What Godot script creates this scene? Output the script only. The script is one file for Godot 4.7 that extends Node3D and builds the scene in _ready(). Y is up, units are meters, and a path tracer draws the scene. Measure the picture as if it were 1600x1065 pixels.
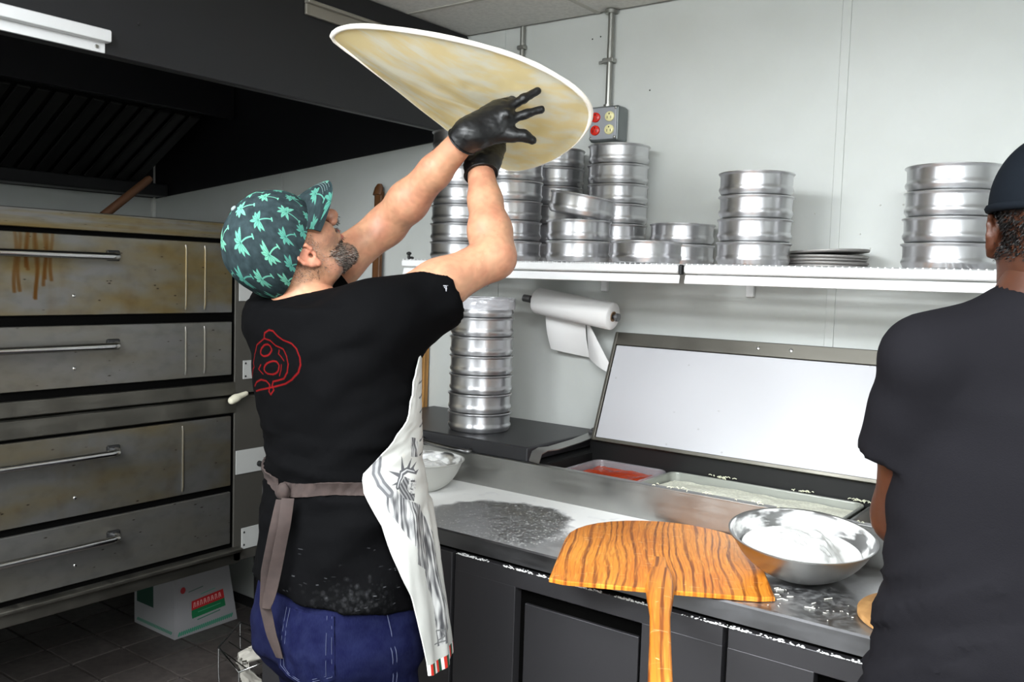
extends Node3D
# A restaurant kitchen: a cook tossing pizza dough beside a prep table, deck ovens under a hood.
# World: the back wall is the plane z = -2.62, the oven wall is x = -4.25, the floor is y = 0.

const WALL_Z := -2.62
const WALL_X := -4.25
const CEIL := 2.435
const FW := Vector3(0.1736, 0.0, -0.9848)   # the way the dough tosser faces
const RT := Vector3(0.9848, 0.0, 0.1736)    # his right hand side

const LOGO := [[181.1, 1.4073, 179.8, 1.4178, 175.4, 1.4251, 171.4, 1.4237, 167.8, 1.4147, 163.9, 1.4073, 157.6, 1.402, 154.2, 1.3923, 152.7, 1.376, 153.3, 1.3608, 156.1, 1.3449, 162.6, 1.3276, 169.2, 1.3168, 178.6, 1.3076, 190.2, 1.2971, 204.2, 1.2859], [181.1, 1.4065, 191.3, 1.3894, 196.3, 1.3687, 197.7, 1.3506, 196.8, 1.3412, 207, 1.3146], [181.2, 1.4058, 176, 1.4033, 172.5, 1.3935, 166.6, 1.3883, 163.6, 1.3747, 162.7, 1.3596, 164.7, 1.3422, 169.4, 1.3275, 175.7, 1.3212, 180.8, 1.3168, 182.2, 1.3077, 180.8, 1.2989, 184.2, 1.288, 185.6, 1.2936, 184.3, 1.3084, 186.9, 1.3159, 191.5, 1.3163, 197.9, 1.3088, 204.8, 1.2961], [177.5, 1.3827, 178.7, 1.3782, 180, 1.3741, 181.4, 1.371, 183.4, 1.3689, 185.4, 1.3682, 186.8, 1.3692, 188.1, 1.3715, 188.2, 1.3751, 187.7, 1.3795, 186.6, 1.3841, 184.7, 1.3883, 183.3, 1.3915, 181.4, 1.3935, 179.4, 1.3941, 178.5, 1.3929, 177.7, 1.3905, 177.5, 1.3869, 177.5, 1.3827], [172.5, 1.3485, 173.2, 1.3436, 174.7, 1.339, 176.8, 1.3351, 179.4, 1.3324, 181.6, 1.3316, 184.3, 1.3322, 185.7, 1.3347, 186.5, 1.3386, 186, 1.3435, 184.8, 1.3487, 182.9, 1.3536, 180.3, 1.3576, 177.6, 1.3602, 175.4, 1.3609, 173.7, 1.3598, 172.7, 1.3571, 172, 1.3533, 172.5, 1.3485], [170.6, 1.3848, 171.9, 1.3767, 169.2, 1.3714, 166.6, 1.3646], [188.8, 1.3491, 191.8, 1.3384, 188.3, 1.3295], [169.6, 1.3559, 170.7, 1.3447, 173.5, 1.3314]]
const RAYS := [[98.5, 1.1527, 89.5, 1.1459, 90.8, 1.1376], [86.4, 1.1791, 86.1, 1.1503, 83.1, 1.152], [74.8, 1.1722, 80.3, 1.1524, 76.9, 1.1512], [67.9, 1.1609, 75.9, 1.1489, 73.5, 1.1441], [66.4, 1.144, 73.5, 1.1414, 72.7, 1.1361], [98, 1.1242, 90.8, 1.1321, 92.1, 1.1244]]
const CROWN := [[92.9, 1.1188, 90.9, 1.1332, 87, 1.1448, 80.4, 1.149, 73.4, 1.1426]]
const FACE := [[73.4, 1.1137, 75, 1.1063, 76.9, 1.1011, 79.6, 1.1002, 82.1, 1.1037, 83.2, 1.1102, 83.2, 1.1184, 82.2, 1.1262, 80.3, 1.1314, 77.6, 1.1324, 75.1, 1.129, 73.5, 1.122, 73.4, 1.1137]]
const HAIR := [[91.8, 1.1184, 86.1, 1.1382, 81.4, 1.1318, 83.4, 1.1173, 76.7, 1.0944, 78.3, 1.0843, 86.9, 1.0927, 90.9, 1.1005]]
const ARM := [[107, 1.179, 107.5, 1.1661], [107.9, 1.1649, 108.5, 1.1498, 105.8, 1.1292, 100.2, 1.1098]]
const ROBE := [[103.8, 1.1041, 94.4, 1.1148, 86.9, 1.0927, 72.5, 1.0743, 63.2, 1.0409, 57.8, 1.0044, 55.8, 0.9656, 51.5, 0.8958, 45.8, 0.8359, 48.1, 0.7872, 56.4, 0.7742, 67.6, 0.7783, 66.5, 0.8141, 67.6, 0.8777, 72.7, 0.9152, 72, 0.9417, 80.7, 0.9612, 80.4, 0.9922, 89.3, 1.0275, 96.1, 1.0559, 102.5, 1.0787]]
const SCRIBBLE := [[60.5, 0.8057, 67.1, 0.8099, 66.6, 0.7892, 61.6, 0.7922, 63.8, 0.8103], [70.5, 0.786, 55.8, 0.781]]
const BIB := [[75.8, 1.2155, 70.2, 1.2121, 65.3, 1.2007, 66.1, 1.1703, 75.4, 1.1748]]
var M := {}
var used := {}

func _ready() -> void:
	setup_camera()
	setup_light()
	make_materials()
	build_room()
	build_hood()
	build_ovens()
	build_prep_table()
	build_shelves()
	build_pans()
	build_wall_things()
	build_counter_things()
	build_floor_things()
	build_tosser()
	build_dough()
	build_second_cook()

func setup_camera() -> void:
	var cam := Camera3D.new()
	cam.name = "camera"
	add_child(cam)
	cam.rotation_order = EULER_ORDER_YXZ
	cam.position = Vector3(0, 1.55, 0)
	cam.rotation_degrees = Vector3(-4.0987, 36.487, 1.778)
	cam.fov = 41.677
	cam.near = 0.05
	cam.current = true

func setup_light() -> void:
	var we := WorldEnvironment.new()
	we.name = "world_environment"
	var e := Environment.new()
	e.background_mode = Environment.BG_COLOR
	e.background_color = Color(0, 0, 0)
	e.tonemap_mode = Environment.TONE_MAPPER_LINEAR
	e.tonemap_exposure = 1.0
	e.sdfgi_enabled = true
	e.ssao_enabled = true
	e.ssil_enabled = true
	we.environment = e
	add_child(we)
	# fluorescent ceiling panels over the work aisle, all of them behind or above the frame
	for z in [-0.06, 0.90]:
		for x in [-1.35, 0.35]: troffer(Vector3(x, CEIL, z), 0.0)

const LAMP_COLOR := Color(0.965, 0.985, 1.0)
const LAMP_ENERGY := 6.9

func troffer(at: Vector3, turn: float) -> void:
	# surface mounted wraparound fitting: its lens glows below and along both sides
	var t := thing("ceiling_light", "white wraparound fluorescent light fixed under the ceiling tiles over the aisle", "light", at, turn, "ceiling lights")
	var g := Geo.new()
	g.box(Vector3(0, -0.012, 0), Vector3(1.24, 0.024, 0.40), 0.004)
	obj("housing", g, mat("lamp_frame", Color(0.85, 0.85, 0.84), 0.5), t)
	for s in [-1, 1]:
		g = Geo.new()
		g.box(Vector3(s * 0.61, -0.06, 0), Vector3(0.02, 0.075, 0.38), 0.003)
		obj("end_cap", g, M.lamp_frame, t)
	g = Geo.new()
	g.box(Vector3(0, -0.058, 0), Vector3(1.2, 0.066, 0.37), 0.008)
	var m := mat("lamp_diffuser", Color(0.9, 0.9, 0.9), 0.6)
	m.emission_enabled = true
	m.emission = LAMP_COLOR
	m.emission_energy_multiplier = 3.0
	obj("lamp_lens", g, m, t)
	for q in [[Vector3(0, -0.094, 0), Vector3(-90, 0, 0), Vector2(1.18, 0.36), 1.0], [Vector3(0, -0.058, 0.188), Vector3(0, 180, 0), Vector2(1.18, 0.06), 0.13], [Vector3(0, -0.058, -0.188), Vector3(0, 0, 0), Vector2(1.18, 0.06), 0.13]]:
		var l := AreaLight3D.new()
		l.name = "lamp_glow"
		l.area_size = q[2]
		l.light_color = LAMP_COLOR
		l.light_energy = LAMP_ENERGY * q[3]
		l.area_range = 12.0
		l.area_attenuation = 2.0
		l.shadow_enabled = true
		t.add_child(l, true)
		l.position = q[0]
		l.rotation_degrees = q[1]

# ---------------------------------------------------------------- helpers
func numbered(called: String) -> String:
	var n: int = used.get(called, 0)
	used[called] = n + 1
	return called if n == 0 else "%s_%03d" % [called, n]

func tag(o: Node3D, label: String, category: String, group := "", kind := "") -> Node3D:
	if label: o.set_meta("label", label)
	if category: o.set_meta("category", category)
	if group: o.set_meta("group", group)
	if kind: o.set_meta("kind", kind)
	return o

func thing(called: String, label: String, category: String, at := Vector3.ZERO, turn := 0.0, group := "") -> Node3D:
	var o := Node3D.new()
	o.name = numbered(called)
	add_child(o)
	o.position = at
	o.rotation.y = turn
	return tag(o, label, category, group)

func obj(called: String, g: Geo, m: Material, parent: Node = null) -> MeshInstance3D:
	var o := MeshInstance3D.new()
	o.mesh = g.mesh()
	o.material_override = m
	if parent == null:
		o.name = numbered(called)
		add_child(o)
	else:
		o.name = called
		parent.add_child(o, true)
	return o

func shared(called: String, mesh: Mesh, m: Material, parent: Node, xf: Transform3D) -> MeshInstance3D:
	var o := MeshInstance3D.new()
	o.mesh = mesh
	o.material_override = m
	o.name = called
	parent.add_child(o, true)
	o.transform = xf
	return o

func struct(called: String, g: Geo, m: Material) -> MeshInstance3D:
	var o := obj(called, g, m)
	o.set_meta("kind", "structure")
	return o

func structure(called: String) -> Node3D:
	var o := Node3D.new()
	o.name = numbered(called)
	add_child(o)
	o.set_meta("kind", "structure")
	return o

func copy(o: Node3D, at: Vector3, turn: float, label: String) -> Node3D:
	var c: Node3D = o.duplicate()
	var base := String(o.name)
	if base.length() > 4 and base.substr(base.length() - 3).is_valid_int(): base = base.substr(0, base.length() - 4)
	c.name = numbered(base)
	add_child(c)
	c.position = at
	c.rotation = Vector3(0, turn, 0)
	c.set_meta("label", label)
	return c

class Geo:
	var v := PackedVector3Array()
	var n := PackedVector3Array()
	var uv := PackedVector2Array()
	var c := PackedColorArray()
	var ix := PackedInt32Array()
	var col := Color.WHITE
	var colored := false
	var xf := Transform3D()

	func vert(p: Vector3, nn: Vector3, u := Vector2.ZERO) -> int:
		v.append(xf * p)
		n.append((xf.basis * nn).normalized())
		uv.append(u)
		c.append(col)
		return v.size() - 1

	func tri(a: int, b: int, d: int) -> void:
		var w := (v[b] - v[a]).cross(v[d] - v[a])
		if w.dot(n[a] + n[b] + n[d]) > 0.0:
			ix.append(a); ix.append(d); ix.append(b)
		else:
			ix.append(a); ix.append(b); ix.append(d)

	func quad(a: int, b: int, d: int, e: int) -> void:
		tri(a, b, d)
		tri(a, d, e)

	func flat(pts: Array, out: Vector3, uvs := []) -> void:
		var w: Vector3 = (pts[1] - pts[0]).cross(pts[2] - pts[0]).normalized()
		if w.dot(out) < 0.0: w = -w
		var ids := []
		for k in pts.size(): ids.append(vert(pts[k], w, uvs[k] if uvs else Vector2.ZERO))
		for k in range(1, pts.size() - 1): tri(ids[0], ids[k], ids[k + 1])

	func box(at: Vector3, size: Vector3, bevel := 0.0, basis := Basis()) -> void:
		var keep := xf
		xf = xf * Transform3D(basis, at)
		var h := size * 0.5
		var b := minf(bevel, minf(h.x, minf(h.y, h.z)) * 0.95)
		var ax := [Vector3.RIGHT, Vector3.UP, Vector3.BACK]
		for k in 3:
			var u: Vector3 = ax[(k + 1) % 3]
			var w: Vector3 = ax[(k + 2) % 3]
			var hu: float = h[(k + 1) % 3] - b
			var hw: float = h[(k + 2) % 3] - b
			for s in [-1.0, 1.0]:
				var nn: Vector3 = ax[k] * s
				var o: Vector3 = nn * h[k]
				var q := []
				for e in [[-1, -1], [1, -1], [1, 1], [-1, 1]]:
					q.append(vert(o + u * hu * e[0] + w * hw * e[1], nn, Vector2(0.5 + 0.5 * e[0], 0.5 - 0.5 * e[1])))
				quad(q[0], q[1], q[2], q[3])
		if b > 0.0:
			for k in 3:
				var i1: int = (k + 1) % 3
				var i2: int = (k + 2) % 3
				for s in [-1.0, 1.0]:
					for t in [-1.0, 1.0]:
						var nn: Vector3 = (ax[i1] * s + ax[i2] * t).normalized()
						var e1: Vector3 = ax[i1] * s * h[i1] + ax[i2] * t * (h[i2] - b)
						var e2: Vector3 = ax[i1] * s * (h[i1] - b) + ax[i2] * t * h[i2]
						var l: Vector3 = ax[k] * (h[k] - b)
						var n1: Vector3 = ax[i1] * s
						var n2: Vector3 = ax[i2] * t
						quad(vert(e1 - l, n1), vert(e1 + l, n1), vert(e2 + l, n2), vert(e2 - l, n2))
			for sx in [-1.0, 1.0]:
				for sy in [-1.0, 1.0]:
					for sz in [-1.0, 1.0]:
						var s := Vector3(sx, sy, sz)
						tri(vert(Vector3(h.x, h.y - b, h.z - b) * s, Vector3(sx, 0, 0)), vert(Vector3(h.x - b, h.y, h.z - b) * s, Vector3(0, sy, 0)), vert(Vector3(h.x - b, h.y - b, h.z) * s, Vector3(0, 0, sz)))
		xf = keep

	# box whose faces carry uv in metres-independent 0..1 on the face across +x
	func lathe(profile: Array, segs := 40, closed := false, scale := Vector3.ONE) -> void:
		var cnt := profile.size()
		var last := cnt if closed else cnt - 1
		var normals := []
		for k in last:
			var d: Vector2 = profile[(k + 1) % cnt] - profile[k]
			normals.append(Vector2(d.y, -d.x).normalized())
		for k in last:
			var p0: Vector2 = profile[k]
			var p1: Vector2 = profile[(k + 1) % cnt]
			if p0.is_equal_approx(p1): continue
			var n0: Vector2 = normals[k]
			var n1: Vector2 = normals[k]
			var before: int = (k - 1 + last) % last if closed else k - 1
			var after: int = (k + 1) % last if closed else k + 1
			if before >= 0 and normals[before].dot(normals[k]) > 0.6: n0 = (normals[before] + normals[k]).normalized()
			if after < last and normals[after].dot(normals[k]) > 0.6: n1 = (normals[after] + normals[k]).normalized()
			var prev := [-1, -1]
			for s in segs + 1:
				var a := TAU * s / segs
				var ca := cos(a)
				var sa := sin(a)
				var i0 := vert(Vector3(p0.x * ca, p0.y, p0.x * sa) * scale, Vector3(n0.x * ca, n0.y, n0.x * sa), Vector2(float(s) / segs, float(k) / last))
				var i1 := vert(Vector3(p1.x * ca, p1.y, p1.x * sa) * scale, Vector3(n1.x * ca, n1.y, n1.x * sa), Vector2(float(s) / segs, float(k + 1) / last))
				if s > 0: quad(prev[0], prev[1], i1, i0)
				prev = [i0, i1]

	func tube(path: Array, radius, segs := 10, caps := true, flatten := 1.0, side := Vector3.UP) -> void:
		var cnt := path.size()
		var rings := []
		var up := side
		for k in cnt:
			var d: Vector3 = (path[mini(k + 1, cnt - 1)] - path[maxi(k - 1, 0)]).normalized()
			if absf(d.dot(up)) > 0.98: up = Vector3.RIGHT if absf(d.x) < 0.9 else Vector3.BACK
			var b := d.cross(up).normalized()
			up = b.cross(d).normalized()
			var r: float = radius[k] if radius is Array else radius
			var ring := []
			for s in segs:
				var a := TAU * s / segs
				var o := b * cos(a) + up * sin(a) * flatten
				ring.append(vert(path[k] + o * r, (b * cos(a) * flatten + up * sin(a)).normalized(), Vector2(float(s) / segs, float(k) / maxf(cnt - 1, 1))))
			rings.append(ring)
			if caps and (k == 0 or k == cnt - 1):
				var nn := -d if k == 0 else d
				var mid := vert(path[k], nn)
				var e := []
				for s in segs: 
					var a := TAU * s / segs
					e.append(vert(path[k] + (b * cos(a) + up * sin(a) * flatten) * r, nn))
				for s in segs: tri(mid, e[s], e[(s + 1) % segs])
		for k in cnt - 1:
			for s in segs:
				var t := (s + 1) % segs
				quad(rings[k][s], rings[k + 1][s], rings[k + 1][t], rings[k][t])

	# polygon in the xz plane, drawn up from y0 to y1, with a chamfer on the upper rim; uv over its bounds
	func prism(poly: PackedVector2Array, y0: float, y1: float, bevel := 0.0) -> void:
		var lo := Vector2(1e9, 1e9)
		var hi := -lo
		for p in poly:
			lo = lo.min(p)
			hi = hi.max(p)
		var inner := poly
		if bevel > 0.0:
			var shrunk := Geometry2D.offset_polygon(poly, -bevel)
			if shrunk.size() > 0 and shrunk[0].size() == poly.size(): inner = shrunk[0]
			else:
				var mid := (lo + hi) * 0.5
				inner = PackedVector2Array()
				for p in poly: inner.append(p - (p - mid).normalized() * bevel)
			if inner.size() == poly.size():      # line the inner ring up with the outer one
				var best := 0
				for k in inner.size():
					if inner[k].distance_to(poly[0]) < inner[best].distance_to(poly[0]): best = k
				var turned := PackedVector2Array()
				var dir := 1 if Geometry2D.is_polygon_clockwise(inner) == Geometry2D.is_polygon_clockwise(poly) else -1
				for k in inner.size(): turned.append(inner[(best + dir * k + inner.size()) % inner.size()])
				inner = turned
		var u := func(p: Vector2) -> Vector2: return (p - lo) / (hi - lo)
		for top in [true, false]:
			var ring: PackedVector2Array = inner if top else poly
			var y := y1 if top else y0
			var ids := []
			for p in ring: ids.append(vert(Vector3(p.x, y, p.y), Vector3.UP if top else Vector3.DOWN, u.call(p)))
			var t := Geometry2D.triangulate_polygon(ring)
			for k in range(0, t.size(), 3): tri(ids[t[k]], ids[t[k + 1]], ids[t[k + 2]])
		var cw := 1.0 if Geometry2D.is_polygon_clockwise(poly) else -1.0
		for k in poly.size():
			var a := poly[k]
			var b := poly[(k + 1) % poly.size()]
			var e := (b - a).normalized()
			var out := Vector3(e.y, 0, -e.x) * -cw
			var ia := inner[k]
			var ib := inner[(k + 1) % poly.size()]
			var q := [vert(Vector3(a.x, y0, a.y), out, u.call(a)), vert(Vector3(b.x, y0, b.y), out, u.call(b)), vert(Vector3(b.x, y1 - bevel, b.y), out, u.call(b)), vert(Vector3(a.x, y1 - bevel, a.y), out, u.call(a))]
			quad(q[0], q[1], q[2], q[3])
			if bevel > 0.0:
				var o2 := (out + Vector3.UP).normalized()
				quad(vert(Vector3(a.x, y1 - bevel, a.y), o2, u.call(a)), vert(Vector3(b.x, y1 - bevel, b.y), o2, u.call(b)), vert(Vector3(ib.x, y1, ib.y), o2, u.call(ib)), vert(Vector3(ia.x, y1, ia.y), o2, u.call(ia)))

	# a sheet given as rows of points, with thickness; outside is the side that `out` points to
	func sheet(rows: Array, thick: float, out: Callable, uvs = null) -> void:
		var h := rows.size()
		var w: int = rows[0].size()
		var nn := []
		for j in h:
			var line := []
			for i in w:
				var dx: Vector3 = rows[j][mini(i + 1, w - 1)] - rows[j][maxi(i - 1, 0)]
				var dy: Vector3 = rows[mini(j + 1, h - 1)][i] - rows[maxi(j - 1, 0)][i]
				var q := dx.cross(dy).normalized()
				if q.length() < 0.5: q = nn[j - 1][i] if j > 0 else Vector3.UP
				if q.dot(out.call(rows[j][i])) < 0.0: q = -q
				line.append(q)
			nn.append(line)
		for side in [1.0, -1.0]:
			var base := v.size()
			for j in h:
				for i in w:
					var u := Vector2(float(i) / (w - 1), float(j) / (h - 1))
					if uvs != null: u = uvs.call(i, j)
					vert(rows[j][i] + nn[j][i] * thick * 0.5 * side, nn[j][i] * side, u)
			for j in h - 1:
				for i in w - 1:
					quad(base + j * w + i, base + j * w + i + 1, base + (j + 1) * w + i + 1, base + (j + 1) * w + i)
		var rim := []
		for i in w: rim.append([0, i])
		for j in range(1, h): rim.append([j, w - 1])
		for i in range(w - 2, -1, -1): rim.append([h - 1, i])
		for j in range(h - 2, -1, -1): rim.append([j, 0])
		var mid: Vector3 = rows[h / 2][w / 2]
		for k in rim.size() - 1:
			var a: Array = rim[k]
			var b: Array = rim[k + 1]
			var pa: Vector3 = rows[a[0]][a[1]]
			var pb: Vector3 = rows[b[0]][b[1]]
			var na: Vector3 = nn[a[0]][a[1]] * thick * 0.5
			var nb: Vector3 = nn[b[0]][b[1]] * thick * 0.5
			var o := (pb - pa).cross(na).normalized()
			if o.dot(pa - mid) < 0.0: o = -o
			var ua := Vector2(float(a[1]) / (w - 1), float(a[0]) / (h - 1))
			var ub := Vector2(float(b[1]) / (w - 1), float(b[0]) / (h - 1))
			if uvs != null:
				ua = uvs.call(a[1], a[0])
				ub = uvs.call(b[1], b[0])
			quad(vert(pa + na, o, ua), vert(pb + nb, o, ub), vert(pb - nb, o, ub), vert(pa - na, o, ua))

	func ball(at: Vector3, radii: Vector3, segs := 16, basis := Basis()) -> void:
		var keep := xf
		xf = xf * Transform3D(basis, at)
		var rows := maxi(6, segs / 2)
		var ids := []
		for j in rows + 1:
			var t := PI * j / rows
			var line := []
			for i in segs + 1:
				var a := TAU * i / segs
				var d := Vector3(sin(t) * cos(a), cos(t), sin(t) * sin(a))
				line.append(vert(d * radii, d / radii, Vector2(float(i) / segs, float(j) / rows)))
			ids.append(line)
		for j in rows:
			for i in segs:
				if j > 0: tri(ids[j][i], ids[j][i + 1], ids[j + 1][i + 1])
				if j < rows - 1: tri(ids[j][i], ids[j + 1][i + 1], ids[j + 1][i])
		xf = keep

	func mesh() -> ArrayMesh:
		var a := []
		a.resize(Mesh.ARRAY_MAX)
		a[Mesh.ARRAY_VERTEX] = v
		a[Mesh.ARRAY_NORMAL] = n
		a[Mesh.ARRAY_TEX_UV] = uv
		if colored: a[Mesh.ARRAY_COLOR] = c
		a[Mesh.ARRAY_INDEX] = ix
		var m := ArrayMesh.new()
		m.add_surface_from_arrays(Mesh.PRIMITIVE_TRIANGLES, a)
		return m

# a distance field on a grid, meshed as surface nets
class Field:
	var o: Vector3
	var h: float
	var nx: int
	var ny: int
	var nz: int
	var f := PackedFloat32Array()

	func _init(lo: Vector3, hi: Vector3, cell: float) -> void:
		o = lo
		h = cell
		nx = int((hi.x - lo.x) / cell) + 2
		ny = int((hi.y - lo.y) / cell) + 2
		nz = int((hi.z - lo.z) / cell) + 2
		f.resize(nx * ny * nz)
		f.fill(1.0)

	func span(lo: Vector3, hi: Vector3) -> Array:
		var a := ((lo - o) / h).floor()
		var b := ((hi - o) / h).ceil()
		return [clampi(int(a.x), 0, nx - 1), clampi(int(b.x), 0, nx - 1), clampi(int(a.y), 0, ny - 1), clampi(int(b.y), 0, ny - 1), clampi(int(a.z), 0, nz - 1), clampi(int(b.z), 0, nz - 1)]

	func cone(a: Vector3, b: Vector3, ra: float, rb: float, k: float) -> void:
		var r := maxf(ra, rb) + k + h * 3.0
		var s := span(a.min(b) - Vector3.ONE * r, a.max(b) + Vector3.ONE * r)
		var ba := b - a
		var inv := 1.0 / maxf(ba.length_squared(), 1e-9)
		for z in range(s[4], s[5] + 1):
			for y in range(s[2], s[3] + 1):
				var row := (z * ny + y) * nx
				for x in range(s[0], s[1] + 1):
					var p := o + Vector3(x, y, z) * h - a
					var t := clampf(p.dot(ba) * inv, 0.0, 1.0)
					var d := (p - ba * t).length() - ra - (rb - ra) * t
					var q := f[row + x]
					var w := maxf(k - absf(q - d), 0.0)
					f[row + x] = minf(q, d) - w * w / (4.0 * k)

	# ellipsoid; basis columns are its axes. k < 0 carves it away
	func ell(c: Vector3, basis: Basis, radii: Vector3, k: float) -> void:
		var carve := k < 0.0
		k = absf(k)
		var r := maxf(radii.x, maxf(radii.y, radii.z)) + k + h * 3.0
		var s := span(c - Vector3.ONE * r, c + Vector3.ONE * r)
		var inv := basis.inverse()
		var m := minf(radii.x, minf(radii.y, radii.z))
		for z in range(s[4], s[5] + 1):
			for y in range(s[2], s[3] + 1):
				var row := (z * ny + y) * nx
				for x in range(s[0], s[1] + 1):
					var p := inv * (o + Vector3(x, y, z) * h - c)
					var u := (p / radii).length()
					var g := (p / (radii * radii)).length()
					var d := u * (u - 1.0) / maxf(g, 1e-6) if u > 0.01 else -m
					var q := f[row + x]
					if carve:
						d = -d
						var w := maxf(k - absf(q - d), 0.0)
						f[row + x] = maxf(q, d) + w * w / (4.0 * k)
					else:
						var w := maxf(k - absf(q - d), 0.0)
						f[row + x] = minf(q, d) - w * w / (4.0 * k)

	# upright body: rows of [y, cx, cz, half width, half depth] from top to bottom
	func stack(rows: Array, rt: Vector3, fw: Vector3, k: float, power := 2.3) -> void:
		var top: float = rows[0][0]
		var low: float = rows[-1][0]
		for y in ny:
			var py := o.y + y * h
			var e := maxf(py - top, low - py)
			if e > 0.12: continue
			var yy := clampf(py, low, top)
			var j := 0
			while j < rows.size() - 2 and rows[j + 1][0] > yy: j += 1
			var t: float = (rows[j][0] - yy) / maxf(rows[j][0] - rows[j + 1][0], 1e-6)
			var cx := lerpf(rows[j][1], rows[j + 1][1], t)
			var cz := lerpf(rows[j][2], rows[j + 1][2], t)
			var a := lerpf(rows[j][3], rows[j + 1][3], t)
			var b := lerpf(rows[j][4], rows[j + 1][4], t)
			var m := minf(a, b)
			for z in nz:
				var row := (z * ny + y) * nx
				for x in nx:
					var q := Vector3(o.x + x * h - cx, 0, o.z + z * h - cz)
					var u := pow(pow(absf(q.dot(rt) / a), power) + pow(absf(q.dot(fw) / b), power), 1.0 / power)
					var d := (u - 1.0) * m
					if e > 0.0: d = maxf(d, e) if d < 0.0 else sqrt(d * d + e * e)
					var p := f[row + x]
					var w := maxf(k - absf(p - d), 0.0)
					f[row + x] = minf(p, d) - w * w / (4.0 * k)

	# keeps what lies behind the plane; inside a sphere only when reach > 0
	func cut(at: Vector3, nn: Vector3, reach := 0.0) -> void:
		for z in nz:
			for y in ny:
				var row := (z * ny + y) * nx
				for x in nx:
					var p := o + Vector3(x, y, z) * h - at
					if reach > 0.0 and p.length() > reach: continue
					f[row + x] = maxf(f[row + x], p.dot(nn))

	func carve_cone(a: Vector3, b: Vector3, ra: float, rb: float) -> void:
		var r := maxf(ra, rb) + h * 4.0
		var s := span(a.min(b) - Vector3.ONE * r, a.max(b) + Vector3.ONE * r)
		var ba := b - a
		for z in range(s[4], s[5] + 1):
			for y in range(s[2], s[3] + 1):
				var row := (z * ny + y) * nx
				for x in range(s[0], s[1] + 1):
					var p := o + Vector3(x, y, z) * h - a
					var t := clampf(p.dot(ba) / ba.length_squared(), 0.0, 1.0)
					f[row + x] = maxf(f[row + x], ra + (rb - ra) * t - (p - ba * t).length())

	# smooth union with a field on another grid
	func merge(b: Field, k: float) -> void:
		var s := span(b.o, b.o + Vector3(b.nx - 1, b.ny - 1, b.nz - 1) * b.h)
		for z in range(s[4], s[5] + 1):
			for y in range(s[2], s[3] + 1):
				var row := (z * ny + y) * nx
				for x in range(s[0], s[1] + 1):
					var d := b.at(o + Vector3(x, y, z) * h)
					var q := f[row + x]
					var w := maxf(k - absf(q - d), 0.0)
					f[row + x] = minf(q, d) - w * w / (4.0 * k)

	# moves the surface in and out: what(point) gives the height of the relief
	func relief(what: Callable, near := 0.03) -> void:
		for z in nz:
			for y in ny:
				var row := (z * ny + y) * nx
				for x in nx:
					if absf(f[row + x]) < near: f[row + x] -= what.call(o + Vector3(x, y, z) * h)

	func at(p: Vector3) -> float:
		var q := (p - o) / h
		var x := clampi(int(q.x), 0, nx - 2)
		var y := clampi(int(q.y), 0, ny - 2)
		var z := clampi(int(q.z), 0, nz - 2)
		var t := Vector3(clampf(q.x - x, 0, 1), clampf(q.y - y, 0, 1), clampf(q.z - z, 0, 1))
		var r := 0.0
		for e in 8:
			var i := e & 1
			var j := (e >> 1) & 1
			var k := e >> 2
			r += f[((z + k) * ny + y + j) * nx + x + i] * (t.x if i else 1.0 - t.x) * (t.y if j else 1.0 - t.y) * (t.z if k else 1.0 - t.z)
		return r

	func grad(p: Vector3) -> Vector3:
		return Vector3(at(p + Vector3(h, 0, 0)) - at(p - Vector3(h, 0, 0)), at(p + Vector3(0, h, 0)) - at(p - Vector3(0, h, 0)), at(p + Vector3(0, 0, h)) - at(p - Vector3(0, 0, h))).normalized()

	# from p along d until the surface
	func hit(p: Vector3, d: Vector3, reach: float) -> Vector3:
		var t := 0.0
		while t < reach:
			if at(p + d * t) < 0.0: return p + d * t
			t += h * 0.5
		return p + d * reach

	func mesh(g: Geo, uvs = null, colors = null) -> void:
		var id := PackedInt32Array()
		id.resize(nx * ny * nz)
		id.fill(-1)
		var first := g.v.size()
		var step := [1, nx, nx * ny]
		var corner := []
		for e in 8: corner.append((e & 1) + ((e >> 1) & 1) * nx + (e >> 2) * nx * ny)
		var edges := [[0, 1], [2, 3], [4, 5], [6, 7], [0, 2], [1, 3], [4, 6], [5, 7], [0, 4], [1, 5], [2, 6], [3, 7]]
		var where := []
		for e in 8: where.append(Vector3(e & 1, (e >> 1) & 1, e >> 2))
		for z in nz - 1:
			for y in ny - 1:
				var row := (z * ny + y) * nx
				for x in nx - 1:
					var i := row + x
					if absf(f[i]) > h * 4.0: continue
					var inside := 0
					for e in 8:
						if f[i + corner[e]] < 0.0: inside += 1
					if inside == 0 or inside == 8: continue
					var sum := Vector3.ZERO
					var cnt := 0
					for e in edges:
						var a := f[i + corner[e[0]]]
						var b := f[i + corner[e[1]]]
						if (a < 0.0) != (b < 0.0):
							sum += where[e[0]].lerp(where[e[1]], a / (a - b))
							cnt += 1
					var p := o + (Vector3(x, y, z) + sum / cnt) * h
					g.v.append(p)
					g.n.append(Vector3.ZERO)
					g.uv.append(uvs.call(p) if uvs != null else Vector2.ZERO)
					g.c.append(colors.call(p) if colors != null else g.col)
					id[i] = g.v.size() - 1
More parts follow.
